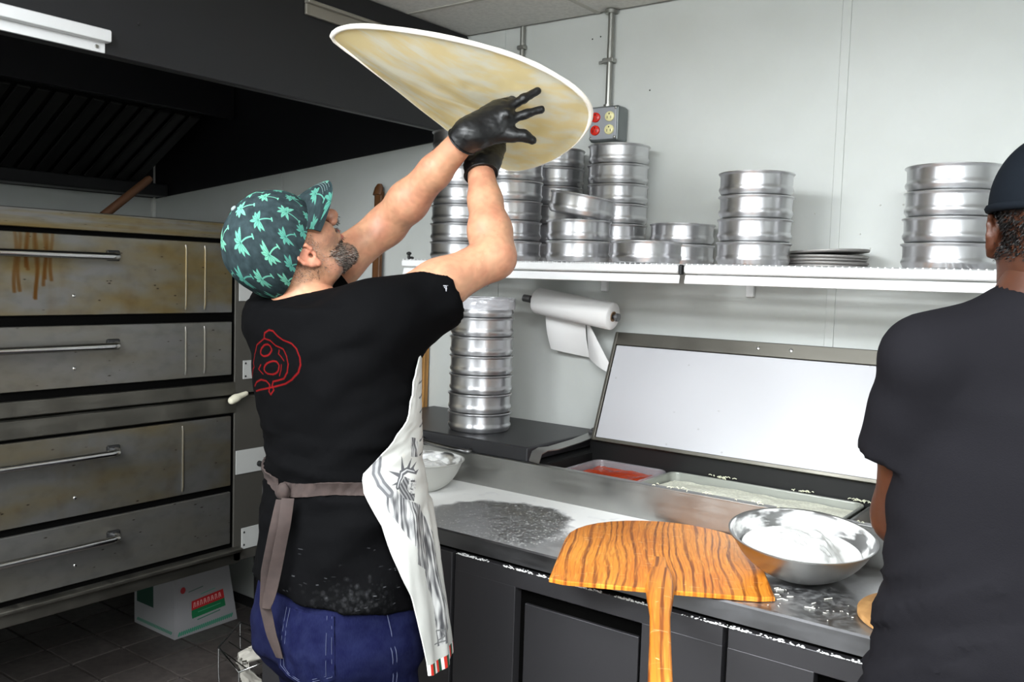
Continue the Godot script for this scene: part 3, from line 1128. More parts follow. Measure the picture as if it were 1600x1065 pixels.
func build_prep_table() -> void:
	var xl := -2.20
	var rl := -2.30      # the rail reaches past the cabinet
	var xr := 0.95
	var zf := -1.718
	var zb := -2.16
	var mx := (xl + xr) * 0.5
	var lx := xr - xl
	var t := thing("prep_table", "long stainless refrigerated pizza prep table with black doors along the white wall", "prep table", Vector3(mx, 0, -2.15))
	var off := -t.position
	var mk := func() -> Geo:
		var q := Geo.new()
		q.xf.origin = off
		return q
	# worktop: floured steel
	var g: Geo = mk.call()
	g.flat([Vector3(xl, 0.9, zb), Vector3(xr, 0.9, zb), Vector3(xr, 0.9, zf + -0.004), Vector3(xl, 0.9, zf - 0.004)], Vector3.UP, [Vector2(0, 0), Vector2(1, 0), Vector2(1, 1), Vector2(0, 1)])
	g.flat([Vector3(xl, 0.88, zb), Vector3(xr, 0.88, zb), Vector3(xr, 0.88, zf), Vector3(xl, 0.88, zf)], Vector3.DOWN, [Vector2(0, 0), Vector2(0, 0), Vector2(0, 0), Vector2(0, 0)])
	obj("worktop", g, floured(xl, lx, zb, zf), t)
	g = mk.call()
	g.flat([Vector3(xl, 0.9, zf - 0.004), Vector3(xr, 0.9, zf - 0.004), Vector3(xr, 0.896, zf), Vector3(xl, 0.896, zf)], Vector3(0, 1, 1))
	g.box(Vector3(mx, 0.8775, zf - 0.010), Vector3(lx, 0.037, 0.02), 0.0)
	tag(obj("worktop_edge", g, M.dark_steel, t), "brushed steel front edge of the worktop", "")
	g = mk.call()
	g.box(Vector3(mx, 0.853, zf - 0.03), Vector3(lx, 0.014, 0.03), 0.0)
	obj("door_gasket", g, M.gap_black, t)
	# cabinet behind the doors
	g = mk.call()
	g.box(Vector3(mx, 0.49, -2.175), Vector3(lx - 0.01, 0.74, 0.86), 0.004)
	obj("cabinet", g, mat("cabinet_black", Color(0.05, 0.05, 0.052), 0.5, 0.3), t)
	for x in [xl + 0.12, -0.7, xr - 0.12]:
		for z in [-1.85, -2.5]:
			g = mk.call()
			g.tube([Vector3(x, 0.0, z), Vector3(x, 0.02, z), Vector3(x, 0.12, z)], [0.03, 0.025, 0.022], 12)
			obj("leg", g, M.dark_steel, t)
	# doors, each with a recessed pull panel
	for d in [[-2.19, -1.437, -99.0, 0.0], [-1.427, -0.705, -1.236, -0.893], [-0.695, 0.10, -0.516, -0.2], [0.11, 0.94, 0.3, 0.7]]:
		var z := -1.725
		var y1 := 0.848
		var y0 := 0.13
		var door := Node3D.new()
		door.name = "door"
		t.add_child(door, true)
		g = mk.call()
		if d[2] < -50.0:
			g.box(Vector3((d[0] + d[1]) * 0.5, (y0 + y1) * 0.5, z - 0.005), Vector3(d[1] - d[0], y1 - y0, 0.03), 0.004)
			obj("door_skin", g, M.door_steel, door)
			continue
		var ry1: float = 0.802
		var ry0: float = 0.50
		g.box(Vector3((d[0] + d[1]) * 0.5, (ry1 + y1) * 0.5, z - 0.005), Vector3(d[1] - d[0], y1 - ry1, 0.03), 0.003)
		g.box(Vector3((d[0] + d[1]) * 0.5, (y0 + ry0) * 0.5, z - 0.005), Vector3(d[1] - d[0], ry0 - y0, 0.03), 0.003)
		g.box(Vector3((d[0] + d[2]) * 0.5, (ry0 + ry1) * 0.5, z - 0.005), Vector3(d[2] - d[0], ry1 - ry0 + 0.006, 0.03), 0.002)
		g.box(Vector3((d[3] + d[1]) * 0.5, (ry0 + ry1) * 0.5, z - 0.005), Vector3(d[1] - d[3], ry1 - ry0 + 0.006, 0.03), 0.002)
		obj("door_skin", g, M.door_steel, door)
		g = mk.call()
		g.box(Vector3((d[2] + d[3]) * 0.5, (ry0 + ry1) * 0.5, z - 0.018), Vector3(d[3] - d[2], ry1 - ry0, 0.004), 0.0)
		obj("recess", g, M.gap_black, door)
		g = mk.call()
		g.box(Vector3((d[2] + d[3]) * 0.5 + 0.002, (ry0 + ry1) * 0.5 - 0.018, z - 0.011), Vector3(d[3] - d[2] - 0.030, ry1 - ry0 - 0.040, 0.010), 0.003)
		obj("pull_panel", g, M.door_steel, door)
	# flour caught on the upper edges of the doors
	g = mk.call()
	var r := rng(77)
	for k in 1500:
		var x := lerpf(-1.42, -0.42, r.randf())
		var clump := noise(2.2, 8).get_noise_1d(x * 10.0)
		if r.randf() > 0.45 + clump * 1.4: continue
		var s := r.randf_range(0.0006, 0.0017)
		g.ball(Vector3(x, 0.8483, -1.7105 - r.randf() * r.randf() * 0.016), Vector3(s * 2.2, s * 0.8, s), 6)
	tag(obj("flour_line", g, mat("flour", Color(0.88, 0.88, 0.87), 0.95), t), "white flour caught along the top of the doors", "", "", "stuff")
	# upright behind the worktop and the rail around the topping well
	g = mk.call()
	g.box(Vector3(mx, 0.9455, zb - 0.006), Vector3(lx, 0.091, 0.012), 0.0)
	g.box(Vector3(mx, 0.993, zb - 0.012), Vector3(lx, 0.006, 0.026), 0.0015)
	obj("upstand", g, M.steel, t)
	g = mk.call()
	var wx0 := -1.50
	g.box(Vector3((rl + wx0) * 0.5, 0.95, -2.395), Vector3(wx0 - rl, 0.084, 0.43), 0.003)
	obj("rail_deck", g, M.black_metal, t)
	g = mk.call()
	g.box(Vector3((wx0 + xr) * 0.5, 0.76, -2.325), Vector3(xr - wx0, 0.01, 0.30), 0.0)
	g.box(Vector3((wx0 + xr) * 0.5, 0.895, -2.478), Vector3(xr - wx0, 0.28, 0.012), 0.0)
	g.box(Vector3((wx0 + xr) * 0.5, 0.875, -2.183), Vector3(xr - wx0, 0.23, 0.012), 0.0)
	g.box(Vector3(wx0 + 0.004, 0.875, -2.33), Vector3(0.012, 0.23, 0.30), 0.0)
	tag(obj("topping_well", g, M.black_metal, t), "black inside of the topping well", "")
	g = mk.call()
	g.box(Vector3((wx0 + xr) * 0.5, 1.0, -2.545), Vector3(xr - wx0, 0.07, 0.14), 0.004)
	obj("back_rail", g, M.black_metal, t)
	# closed black cover over the part nearest the ovens
	g = mk.call()
	g.box(Vector3((rl - 1.535) * 0.5, 1.017, -2.39), Vector3(-1.535 - rl, 0.046, 0.44), 0.006)
	var cover := obj("closed_cover", g, mat("cover_black", Color(0.24, 0.24, 0.25), 0.42, 0.5), t)
	g = mk.call()
	g.tube([Vector3(-1.95, 1.012, -2.168), Vector3(-1.945, 1.012, -2.148), Vector3(-1.90, 1.008, -2.142), Vector3(-1.80, 1.003, -2.142), Vector3(-1.755, 1.0, -2.148), Vector3(-1.75, 1.0, -2.168)], 0.008, 10)
	obj("cover_handle", g, mat("handle_steel", Color(0.45, 0.45, 0.45), 0.3, 1.0), cover)
	# side guard with its curled end
	g = mk.call()
	var path := [Vector3(-1.515, 1.004, -2.16), Vector3(-1.522, 1.028, -2.185), Vector3(-1.524, 1.034, -2.22), Vector3(-1.523, 1.03, -2.27), Vector3(-1.52, 1.036, -2.4), Vector3(-1.52, 1.045, -2.5)]
	var rows := []
	for p in path: rows.append([p + Vector3(-0.006, 0, 0), p + Vector3(0.030, -0.004, 0)])
	g.sheet(rows, 0.003, func(_p: Vector3) -> Vector3: return Vector3.UP)
	obj("side_guard", g, M.steel, t)
	g = mk.call()
	g.box(Vector3(-1.50, 1.04, -2.51), Vector3(0.03, 0.05, 0.03), 0.004)
	g.tube([Vector3(-1.52, 1.05, -2.5), Vector3(-1.46, 1.05, -2.5)], 0.009, 10)
	obj("hinge", g, M.dark_steel, t)
	# lid standing open against the wall
	var lo := Vector3(0, 1.035, -2.455)
	var hi := Vector3(0, 1.378, -2.588)
	var up := (hi - lo).normalized()
	var face := Vector3.RIGHT.cross(up).normalized()
	var basis := Basis(Vector3.RIGHT, up, face)
	var lx0 := -1.485
	var lx1 := 0.10
	var h := (hi - lo).length()
	var lid := Node3D.new()
	lid.name = "open_lid"
	t.add_child(lid)
	lid.transform = Transform3D(basis, Vector3((lx0 + lx1) * 0.5, lo.y, lo.z) + off)
	g = Geo.new()
	var w := lx1 - lx0
	g.box(Vector3(0, h * 0.5, -0.016), Vector3(w, h, 0.022), 0.003)
	g.box(Vector3(0, h - 0.022, -0.001), Vector3(w, 0.044, 0.012), 0.003)
	g.box(Vector3(-w * 0.5 + 0.006, h * 0.5, 0.0), Vector3(0.012, h, 0.014), 0.003)
	g.box(Vector3(w * 0.5 - 0.006, h * 0.5, 0.0), Vector3(0.012, h, 0.014), 0.003)
	g.box(Vector3(0, 0.005, -0.001), Vector3(w, 0.012, 0.014), 0.002)
	obj("lid_frame", g, M.oven_steel, lid)
	g = Geo.new()
	g.box(Vector3(0, (h - 0.044) * 0.5 + 0.004, -0.002), Vector3(w - 0.026, h - 0.054, 0.008), 0.002)
	var liner := mat("lid_liner", Color(0.735, 0.735, 0.75), 0.34)
	var spots := picture(512, 128, Color(1, 1, 1))
	for k in 34: dot(spots, Vector2(r.randf() * 400, r.randf() * 128), r.randf_range(0.3, 0.8), Color(0.35, 0.33, 0.3, 0.3))
	liner.albedo_texture = tex(spots)
	liner.uv1_triplanar = true
	liner.uv1_scale = Vector3(0.63, 2.7, 1)
	obj("white_liner", g, liner, lid)
	for x in [-0.30, -0.20]:
		g = Geo.new()
		g.xf = Transform3D(Basis(Vector3.RIGHT, PI / 2), Vector3(x, h - 0.02, 0.005))
		g.lathe([Vector2(0, 0.004), Vector2(0.005, 0.003), Vector2(0.006, 0)], 12)
		obj("screw", g, M.chrome, lid)
	build_toppings()

func floured(xl: float, lx: float, zb: float, zf: float) -> StandardMaterial3D:
	# flour lies thick along the upstand and round the disc that a pizza base has wiped clean
	var w := 1536
	var h := 210
	var col := picture(w, h, Color.WHITE)
	var orm := picture(w, h, Color.WHITE)
	var n1 := noise(3.0, 51, 4)
	var n2 := noise(16.0, 52, 3)
	var n3 := noise(60.0, 53, 2)
	var disc := Vector2(-1.425, -1.885)
	for y in h:
		for x in w:
			var p := Vector2(xl + lx * (x + 0.5) / w, zb + (zf - zb) * (y + 0.5) / h)
			var a := n1.get_noise_2d(p.x, p.y)
			var b := n2.get_noise_2d(p.x, p.y)
			var c := n3.get_noise_2d(p.x, p.y)
			var d := p.distance_to(disc) + a * 0.03 + b * 0.012
			var heap := 0.0
			# outside the wiped disc
			var reach := smoothstep(-0.86, -1.12, p.x + b * 0.04) * smoothstep(0.175, 0.215, d)
			var back := smoothstep(-1.72, -1.93, p.y + a * 0.10 + (0.10 if p.x > -1.28 else 0.0))
			heap = reach * clampf(back * 1.05 + 0.15, 0, 1) * (1.0 + 0.35 * a + 0.25 * b)
			heap = maxf(heap, smoothstep(-2.135, -2.158, p.y) * smoothstep(-0.7, -1.2, p.x) * 0.95)
			# dusting everywhere on the work side and on the wiped disc
			var dust := clampf(0.10 + 0.25 * b + 0.35 * c, 0, 1) * smoothstep(0.1, -1.0, p.x) * 0.55
			if d < 0.19: dust *= 0.5 + 0.5 * smoothstep(-1.95, -1.75, p.y)
			# streaks wiped across the steel near the bowl
			if p.x > -1.0: dust = maxf(dust, clampf(n1.get_noise_2d(p.x * 1.4 + p.y * 1.8, (p.y - p.x) * 3.0) * 0.6 - 0.15, 0, 0.10))
			heap = clampf(maxf(heap, dust), 0, 1)
			col.set_pixel(x, y, Color(0.66, 0.66, 0.665).lerp(Color(0.95, 0.95, 0.945), minf(1.0, heap * 1.15)))
			orm.set_pixel(x, y, Color(1.0, lerpf(0.36 + 0.10 * b, 0.95, minf(1.0, heap * 1.4)), 1.0 - minf(1.0, heap * 1.25)))
	var r := rng(91)
	for k in 1500:       # loose grains
		var p := disc + Vector2.from_angle(r.randf() * TAU) * sqrt(r.randf()) * 0.24
		if r.randf() > 0.35 + 0.5 * smoothstep(-1.55, -1.3, p.x): continue
		var q := Vector2((p.x - xl) / lx * w, (p.y - zb) / (zf - zb) * h)
		if q.x < 1 or q.y < 1 or q.x > w - 2 or q.y > h - 2: continue
		var s := r.randf_range(0.45, 1.0)
		dot(col, q, s, Color(0.95, 0.95, 0.94, 0.9))
		dot(orm, q, s, Color(1, 0.95, 0.0, 0.9))
	var m := mat("floured_steel", Color.WHITE, 1.0, 1.0)
	m.albedo_texture = tex(col)
	var t := tex(orm)
	m.roughness_texture = t
	m.roughness_texture_channel = BaseMaterial3D.TEXTURE_CHANNEL_GREEN
	m.metallic_texture = t
	m.metallic_texture_channel = BaseMaterial3D.TEXTURE_CHANNEL_BLUE
	return m

func tub(called: String, label: String, cx: float, cz: float, hx: float, hz: float, deep: float, m: Material, group := "") -> Node3D:
	var top := 0.972
	var t := thing(called, label, "container", Vector3(cx, top - deep, cz), 0.0, group)
	var off := -t.position
	var g := Geo.new()
	g.xf.origin = off
	loft(g, [rounded(cx, cz, hx - 0.012, hz - 0.012, 0.022, top - deep), rounded(cx, cz, hx - 0.004, hz - 0.004, 0.028, top - 0.004)])
	loft(g, [rounded(cx, cz, hx - 0.015, hz - 0.015, 0.02, top - deep + 0.003), rounded(cx, cz, hx - 0.007, hz - 0.007, 0.026, top)])
	lid_fill(g, rounded(cx, cz, hx - 0.012, hz - 0.012, 0.022, top - deep), Vector3.DOWN)
	obj("tub_wall", g, m, t)
	g = Geo.new()
	g.xf.origin = off
	var ring := rounded(cx, cz, hx - 0.002, hz - 0.002, 0.028, top)
	ring.append(ring[0])
	ring.append(ring[1])
	g.tube(ring, 0.0045, 8, false)
	obj("rim", g, m, t)
	return t

func heap(called: String, cx: float, cz: float, hx: float, hz: float, y: float, amp: float, freq: float, m: Material, label: String, category: String, floor_y: float, seed_ := 5) -> void:
	var g := Geo.new()
	var n := noise(freq, seed_, 4)
	var rows := []
	var nn := 44
	for j in nn + 1:
		var line := []
		for i in nn + 1:
			var p := Vector3(cx + hx * (2.0 * i / nn - 1.0), y, cz + hz * (2.0 * j / nn - 1.0))
			p.y += amp * n.get_noise_2d(p.x, p.z)
			line.append(p)
		rows.append(line)
	g.sheet(rows, 0.002, func(_p: Vector3) -> Vector3: return Vector3.UP)
	g.box(Vector3(cx, (y - amp + floor_y) * 0.5, cz), Vector3(hx * 1.96, y - amp - floor_y, hz * 1.96), 0.004)
	var o := obj(called, g, m)
	tag(o, label, category, "", "stuff")

func build_toppings() -> void:
	var clear := mat("clear_tub", Color(0.80, 0.78, 0.80, 0.25), 0.12)
	clear.transparency = BaseMaterial3D.TRANSPARENCY_ALPHA
	tub("food_pan", "clear plastic tub of red tomato sauce in the prep table well", -1.335, -2.335, 0.125, 0.125, 0.13, clear)
	tub("food_pan", "long pale tub of white cheese in the prep table well", -0.915, -2.345, 0.285, 0.118, 0.13, mat("grey_tub", Color(0.62, 0.63, 0.60), 0.3, 0.3))
	tub("food_pan", "steel tub of pale topping beside the cheese tub", -0.515, -2.335, 0.10, 0.125, 0.13, M.steel)
	var sauce := mat("sauce", Color(0.84, 0.31, 0.09), 0.25)
	sauce.albedo_texture = tex(tint(grain(256, 256, 0.03, 0.5, 1.6, 0.0, 1.0, 61), Color(0.75, 0.55, 0.45), Color(1, 1.0, 1.0)))
	sauce.uv1_triplanar = true
	sauce.uv1_scale = Vector3(4, 4, 4)
	heap("tomato_sauce", -1.335, -2.335, 0.110, 0.110, 0.957, 0.006, 9.0, sauce, "orange-red tomato sauce filling the clear tub", "sauce", 0.848)
	var ch := mat("cheese", Color(0.95, 0.95, 0.88), 0.6)
	ch.albedo_texture = tex(grain(256, 256, 0.08, 1.0, 1.0, 0.82, 1.06, 63))
	ch.uv1_triplanar = true
	ch.uv1_scale = Vector3(5, 5, 5)
	heap("white_cheese", -0.915, -2.345, 0.268, 0.101, 0.955, 0.007, 6.0, ch, "pale grated cheese filling the long tub", "cheese", 0.848)
	heap("pale_topping", -0.515, -2.335, 0.08, 0.105, 0.935, 0.01, 14.0, mat("topping", Color(0.62, 0.55, 0.48), 0.7), "beige topping in the steel tub beside the cheese", "topping", 0.848)
	# grated shreds on the rims of the well
	var g := Geo.new()
	var r := rng(17)
	for k in 90:
		var front := r.randf() < 0.5
		var p := Vector3(lerpf(-1.12, -0.55, r.randf()) if front else [-1.035, -0.80, -0.645][r.randi() % 3] + r.randfn(0.0, 0.016), 0.979 if not front else 0.998, -2.462 + r.randf() * 0.008 if not front else -2.172 + r.randf() * 0.012)
		if front and noise(3.0, 4).get_noise_1d(p.x * 6.0) < -0.1: continue
		p.y += r.randf() * 0.006
		var d := Vector3(r.randf_range(-1, 1), r.randf_range(-0.1, 0.25), r.randf_range(-0.6, 0.6)).normalized() * r.randf_range(0.003, 0.007)
		g.tube([p - d, p + Vector3(0, 0.002, 0), p + d], 0.0012, 5)
	tag(obj("cheese_shreds", g, mat("shreds", Color(0.90, 0.90, 0.80), 0.7)), "loose grated cheese shreds scattered on the rims of the prep table well", "cheese", "", "stuff")

# ---------------------------------------------------------------- shelves and pans
func build_shelves() -> void:
	var zf := -2.225
	for s in [[-2.125, -1.093, "white wire shelf on the wall, carrying the crowded pan stacks"], [-1.078, 0.45, "white wire shelf on the wall, carrying four-pan stacks and flat discs"]]:
		var a: float = s[0]
		var b: float = s[1]
		var t := thing("wall_shelf", s[2], "shelf", Vector3((a + b) * 0.5, 1.545, WALL_Z))
		var off := -t.position
		var g := Geo.new()
		g.xf.origin = off
		g.box(Vector3((a + b) * 0.5, 1.585, zf - 0.008), Vector3(b - a, 0.025, 0.02), 0.006)
		g.box(Vector3((a + b) * 0.5, 1.5575, zf - 0.012), Vector3(b - a, 0.025, 0.005), 0.002, Basis(Vector3.RIGHT, -0.25))
		obj("fascia", g, M.white_plastic, t)
		g = Geo.new()
		g.xf.origin = off
		var x := a + 0.008
		while x < b - 0.005:
			g.tube([Vector3(x, 1.5975, zf - 0.002), Vector3(x, 1.5975, WALL_Z + 0.004)], 0.0024, 5)
			x += 0.0165
		for z in [zf - 0.03, zf - 0.13, zf - 0.25, WALL_Z + 0.012]:
			g.tube([Vector3(a + 0.004, 1.591, z), Vector3(b - 0.004, 1.591, z)], 0.0045, 6)
		tag(obj("wire_deck", g, M.white_paint, t), "white wire deck of the shelf", "")
		for bx in ([a + 0.06, -1.55] if a < -2.0 else [-1.04, 0.2]):
			g = Geo.new()
			g.xf.origin = off
			g.box(Vector3(bx, 1.574, -2.43), Vector3(0.014, 0.02, 0.36), 0.003)
			g.box(Vector3(bx, 1.545, WALL_Z + 0.008), Vector3(0.026, 0.07, 0.014), 0.003)
			obj("bracket", g, M.white_paint, t)
		if a < -2.0:
			g = Geo.new()
			g.xf.origin = off
			g.tube([Vector3(-2.10, 1.598, zf - 0.012), Vector3(-2.10, 1.612, zf - 0.012)], 0.005, 8)
			g.ball(Vector3(-2.10, 1.618, zf - 0.012), Vector3(0.009, 0.006, 0.009), 10)
			g.ball(Vector3(-2.088, 1.603, zf - 0.012), Vector3(0.010, 0.005, 0.006), 10)
			obj("clamp", g, M.black_metal, t)
			g = Geo.new()
			g.xf.origin = off
			g.box(Vector3(b + 0.007, 1.583, zf - 0.006), Vector3(0.010, 0.028, 0.018), 0.003)
			obj("joining_clip", g, M.black_metal, t)

func pan_mesh() -> Array:
	var g := Geo.new()
	# outside from the base up, over the rolled rim and down the inside
	var prof := [Vector2(0.0, 0.0), Vector2(0.0905, 0.0), Vector2(0.0945, 0.0015), Vector2(0.0965, 0.005), Vector2(0.0975, 0.0085), Vector2(0.1005, 0.0125), Vector2(0.1020, 0.0175), Vector2(0.1010, 0.0225), Vector2(0.0985, 0.0265), Vector2(0.0985, 0.030), Vector2(0.0990, 0.054), Vector2(0.1000, 0.0575), Vector2(0.1030, 0.0590), Vector2(0.1042, 0.0612), Vector2(0.1030, 0.0634), Vector2(0.1005, 0.0637), Vector2(0.0985, 0.0620), Vector2(0.0972, 0.055), Vector2(0.0968, 0.028), Vector2(0.0955, 0.006), Vector2(0.0930, 0.0035), Vector2(0.0, 0.0035)]
	g.lathe(prof, 56)
	return [g.mesh()]

const ORDINAL := ["bottom", "second", "third", "fourth", "fifth", "sixth", "seventh"]

func build_pans() -> void:
	var mesh: Mesh = pan_mesh()[0]
	var first: MeshInstance3D = null
	var r := rng(23)
	# x, z, base height, count, size, where, group
	var stacks := [
		[-2.005, -2.40, 1.60, 7, 1.07, "stack at the shelf end by the ovens"],
		[-1.735, -2.318, 1.60, 5, 0.985, "stack behind the tosser's bent elbow"],
		[-1.705, -2.520, 1.60, 6, 0.95, "back stack half hidden by the dough"],
		[-1.475, -2.318, 1.60, 3, 0.965, "stack with a tilted top pan"],
		[-1.462, -2.520, 1.60, 6, 0.95, "tall stack under the outlet box"],
		[-1.240, -2.314, 1.60, 1, 1.0, ""],
		[-1.228, -2.520, 1.60, 2, 0.955, "two-pan stack against the wall"],
		[-0.943, -2.375, 1.60, 4, 0.975, "stack beside the flat discs"],
		[-0.458, -2.42, 1.60, 4, 1.09, "broad stack beside the second cook"],
		[-1.845, -2.325, 1.040, 7, 1.03, "stack on the black table cover"],
	]
	for s in stacks:
		for k in s[3]:
			var label: String
			if s[3] == 1: label = "aluminium pizza pan standing alone at the shelf front beside the tilted pan"
			elif s[3] == 3 and k == 2: label = "aluminium pizza pan sitting tilted on top of its stack"
			elif s[3] == 2: label = "aluminium pizza pan, %s of the two-pan stack against the wall" % ("lower" if k == 0 else "upper")
			elif k == s[3] - 1: label = "aluminium pizza pan, topmost of the " + s[5]
			elif k == 0: label = "aluminium pizza pan, lowest of the " + s[5]
			else: label = "aluminium pizza pan, %s from below in the %s" % [ORDINAL[k], s[5]]
			var o := MeshInstance3D.new()
			o.mesh = mesh
			o.material_override = M.pan_steel
			o.name = numbered("pizza_pan")
			add_child(o)
			var sc: float = s[4]
			var wob := Vector3(r.randf_range(-1, 1), 0, r.randf_range(-1, 1)) * (0.0012 if k else 0.0)
			o.position = Vector3(s[0], s[2] + k * 0.0638 * 0.978, s[1]) + wob
			o.rotation.y = r.randf() * TAU
			o.scale = Vector3(sc, 0.978, sc)
			if s[3] == 3 and k == 2:
				o.transform = Transform3D(Basis(Vector3(0.4, 0, 1).normalized(), -0.17).scaled(Vector3.ONE) * Basis.from_scale(Vector3(sc, 0.978, sc)), Vector3(s[0], s[2] + k * 0.0624 + 0.014, s[1]))
			tag(o, label, "pan", "aluminium pizza pans")
	# film crumpled over the top pan of the stack on the prep table
	var n := noise(30.0, 6, 3)
	var g := Geo.new()
	var rows := []
	for j in 10:
		var line := []
		for i in 49:
			var a := TAU * i / 48
			var y := 1.040 + 7 * 0.0624 + 0.003 - 0.0042 * j
			var rad := 0.1085 + 0.004 * n.get_noise_3d(cos(a) * 0.6, sin(a) * 0.6, j * 0.03)
			line.append(Vector3(-1.845 + cos(a) * rad, y, -2.325 + sin(a) * rad))
		rows.append(line)
	g.sheet(rows, 0.0008, func(p: Vector3) -> Vector3: return p - Vector3(-1.845, p.y, -2.325))
	var film := mat("film", Color(0.9, 0.9, 0.92, 0.30), 0.15)
	film.transparency = BaseMaterial3D.TRANSPARENCY_ALPHA
	tag(obj("plastic_film", g, film), "clear plastic film wrapped round the top of the pan stack on the prep table", "film")
	# flat discs lying in a low pile
	g = Geo.new()
	g.lathe([Vector2(0, 0), Vector2(0.100, 0), Vector2(0.104, 0.001), Vector2(0.106, 0.004), Vector2(0.106, 0.0075), Vector2(0.1035, 0.0085), Vector2(0.102, 0.006), Vector2(0.0, 0.006)], 48)
	var disc := g.mesh()
	var worn := mat("worn_aluminium", Color(0.62, 0.61, 0.60), 0.5, 0.75)
	for k in 5:
		var o := MeshInstance3D.new()
		o.mesh = disc
		o.material_override = worn
		o.name = numbered("flat_pan")
		add_child(o)
		o.position = Vector3(-0.784 + [0, 0.003, -0.003, 0.002, 0.004][k], 1.60 + k * 0.0088, -2.511)
		o.rotation = Vector3(0, k * 1.3, 0)
		if k == 4:
			o.rotation = Vector3(0.0, 0.0, 0.045)
			o.position.y += 0.005
		tag(o, "flat grey pan, topmost of the low pile of discs, lying slightly tilted" if k == 4 else ("flat grey pan, lowest of the low pile of discs" if k == 0 else "flat grey pan, %s from the bottom of the low pile of discs" % ORDINAL[k]), "pan", "flat pans in a low pile")

func build_wall_things() -> void:
	# outlet box with its conduit
	var t := thing("outlet_box", "grey metal outlet box with two red and two ivory receptacles on a conduit", "outlet", Vector3(-1.545, 2.0, WALL_Z))
	var off := -t.position
	var mk := func() -> Geo:
		var q := Geo.new()
		q.xf.origin = off
		return q
	var g: Geo = mk.call()
	g.box(Vector3(-1.545, 2.058, -2.587), Vector3(0.112, 0.115, 0.066), 0.008)
	obj("housing", g, M.grey_metal, t)
	g = mk.call()
	g.box(Vector3(-1.545, 2.058, -2.552), Vector3(0.100, 0.103, 0.005), 0.002)
	var plate := obj("face_plate", g, mat("plate_grey", Color(0.60, 0.61, 0.63), 0.4, 0.5), t)
	for i in 2:
		for j in 2:
			var c := Vector3(-1.572 + i * 0.053, 2.079 - j * 0.042, -2.5495)
			g = mk.call()
			g.xf = Transform3D(Basis(Vector3.RIGHT, PI / 2), c + off)
			g.lathe([Vector2(0, 0.005), Vector2(0.0155, 0.005), Vector2(0.0175, 0.003), Vector2(0.0175, 0)], 24, false, Vector3(1, 1, 0.92))
			var rc := obj("receptacle", g, mat("outlet_red", Color(0.78, 0.13, 0.06), 0.35) if i == 0 else mat("outlet_ivory", Color(0.86, 0.83, 0.62), 0.35), plate)
			tag(rc, "red receptacle" if i == 0 else "ivory receptacle", "")
			g = mk.call()
			for s in [-1, 1]: g.box(c + Vector3(s * 0.0065, -0.003, 0.0048), Vector3(0.0022, 0.008, 0.001), 0.0)
			g.ball(c + Vector3(0, 0.008, 0.0045), Vector3(0.003, 0.003, 0.001), 8)
			obj("slots", g, M.black_rubber, rc)
	for p in [Vector3(-1.498, 2.106, -2.549), Vector3(-1.5, 2.012, -2.549), Vector3(-1.590, 2.012, -2.549)]:
		g = mk.call()
		g.ball(p, Vector3(0.005, 0.005, 0.003), 10)
		obj("screw", g, M.conduit, plate)
	g = mk.call()
	g.tube([Vector3(-1.558, 2.112, -2.602), Vector3(-1.558, 2.125, -2.602), Vector3(-1.558, CEIL - 0.002, -2.602)], [0.0115, 0.0105, 0.0105], 14)
	obj("conduit_pipe", g, M.conduit, t)
	g = mk.call()
	g.tube([Vector3(-1.558, 2.108, -2.602), Vector3(-1.558, 2.128, -2.602)], 0.016, 14)
	g.tube([Vector3(-1.558, CEIL - 0.012, -2.602), Vector3(-1.558, CEIL - 0.001, -2.602)], 0.022, 14)
	obj("coupling", g, M.conduit, t)
	g = mk.call()
	g.box(Vector3(-1.562, 2.272, -2.604), Vector3(0.042, 0.016, 0.026), 0.003)
	g.box(Vector3(-1.592, 2.272, -2.612), Vector3(0.03, 0.010, 0.006), 0.002)
	obj("pipe_clamp", g, M.conduit, t)
	# second conduit running down behind the dough
	t = thing("conduit", "thin steel conduit running down the wall from the ceiling, without a box in sight", "conduit", Vector3(-1.922, 1.9, WALL_Z))
	off = -t.position
	g = mk.call()
	g.xf.origin = off
	g.tube([Vector3(-1.922, 1.9, -2.606), Vector3(-1.922, CEIL - 0.002, -2.606)], 0.0085, 12)
	obj("pipe", g, M.conduit, t)
	g = Geo.new()
	g.xf.origin = off
	g.box(Vector3(-1.924, 2.36, -2.606), Vector3(0.032, 0.014, 0.022), 0.003)
	obj("pipe_clamp", g, M.conduit, t)
	# paper towel roll on its rod
	var a := Vector3(-1.795, 1.478, -2.50)
	var b := Vector3(-1.442, 1.432, -2.50)
	var d := (b - a).normalized()
	t = thing("towel_holder", "dark steel rod holding the paper roll under the shelf", "holder", a)
	off = -a
	g = Geo.new()
	g.xf.origin = off
	g.tube([a, b + d * 0.012], 0.006, 10)
	obj("rod", g, M.dark_steel, t)
	for q in [[a - d * 0.008, a + d * 0.022], [b + d * 0.004, b + d * 0.014]]:
		g = Geo.new()
		g.xf.origin = off
		g.tube(q, 0.013, 14)
		obj("rod_end", g, M.dark_steel, t)
	g = Geo.new()
	g.xf.origin = off
	g.tube([a + d * 0.004, Vector3(a.x, a.y + 0.004, -2.56), Vector3(a.x, a.y + 0.004, WALL_Z + 0.003)], 0.006, 8)
	obj("arm", g, M.dark_steel, t)
	t = thing("paper_towel_roll", "white paper towel roll with a loose sheet hanging below the shelf", "paper towel", (a + b) * 0.5)
	off = -t.position
	var y := d
	var side := Vector3.BACK
	g = Geo.new()
	g.xf = Transform3D(Basis(y.cross(side).normalized(), y, side), a.lerp(b, 0.14) + off)
	var l := a.distance_to(b) * 0.84
	g.lathe([Vector2(0.016, 0.0), Vector2(0.042, 0.0), Vector2(0.0445, 0.003), Vector2(0.0445, l - 0.003), Vector2(0.042, l), Vector2(0.016, l), Vector2(0.016, 0.0)], 40)
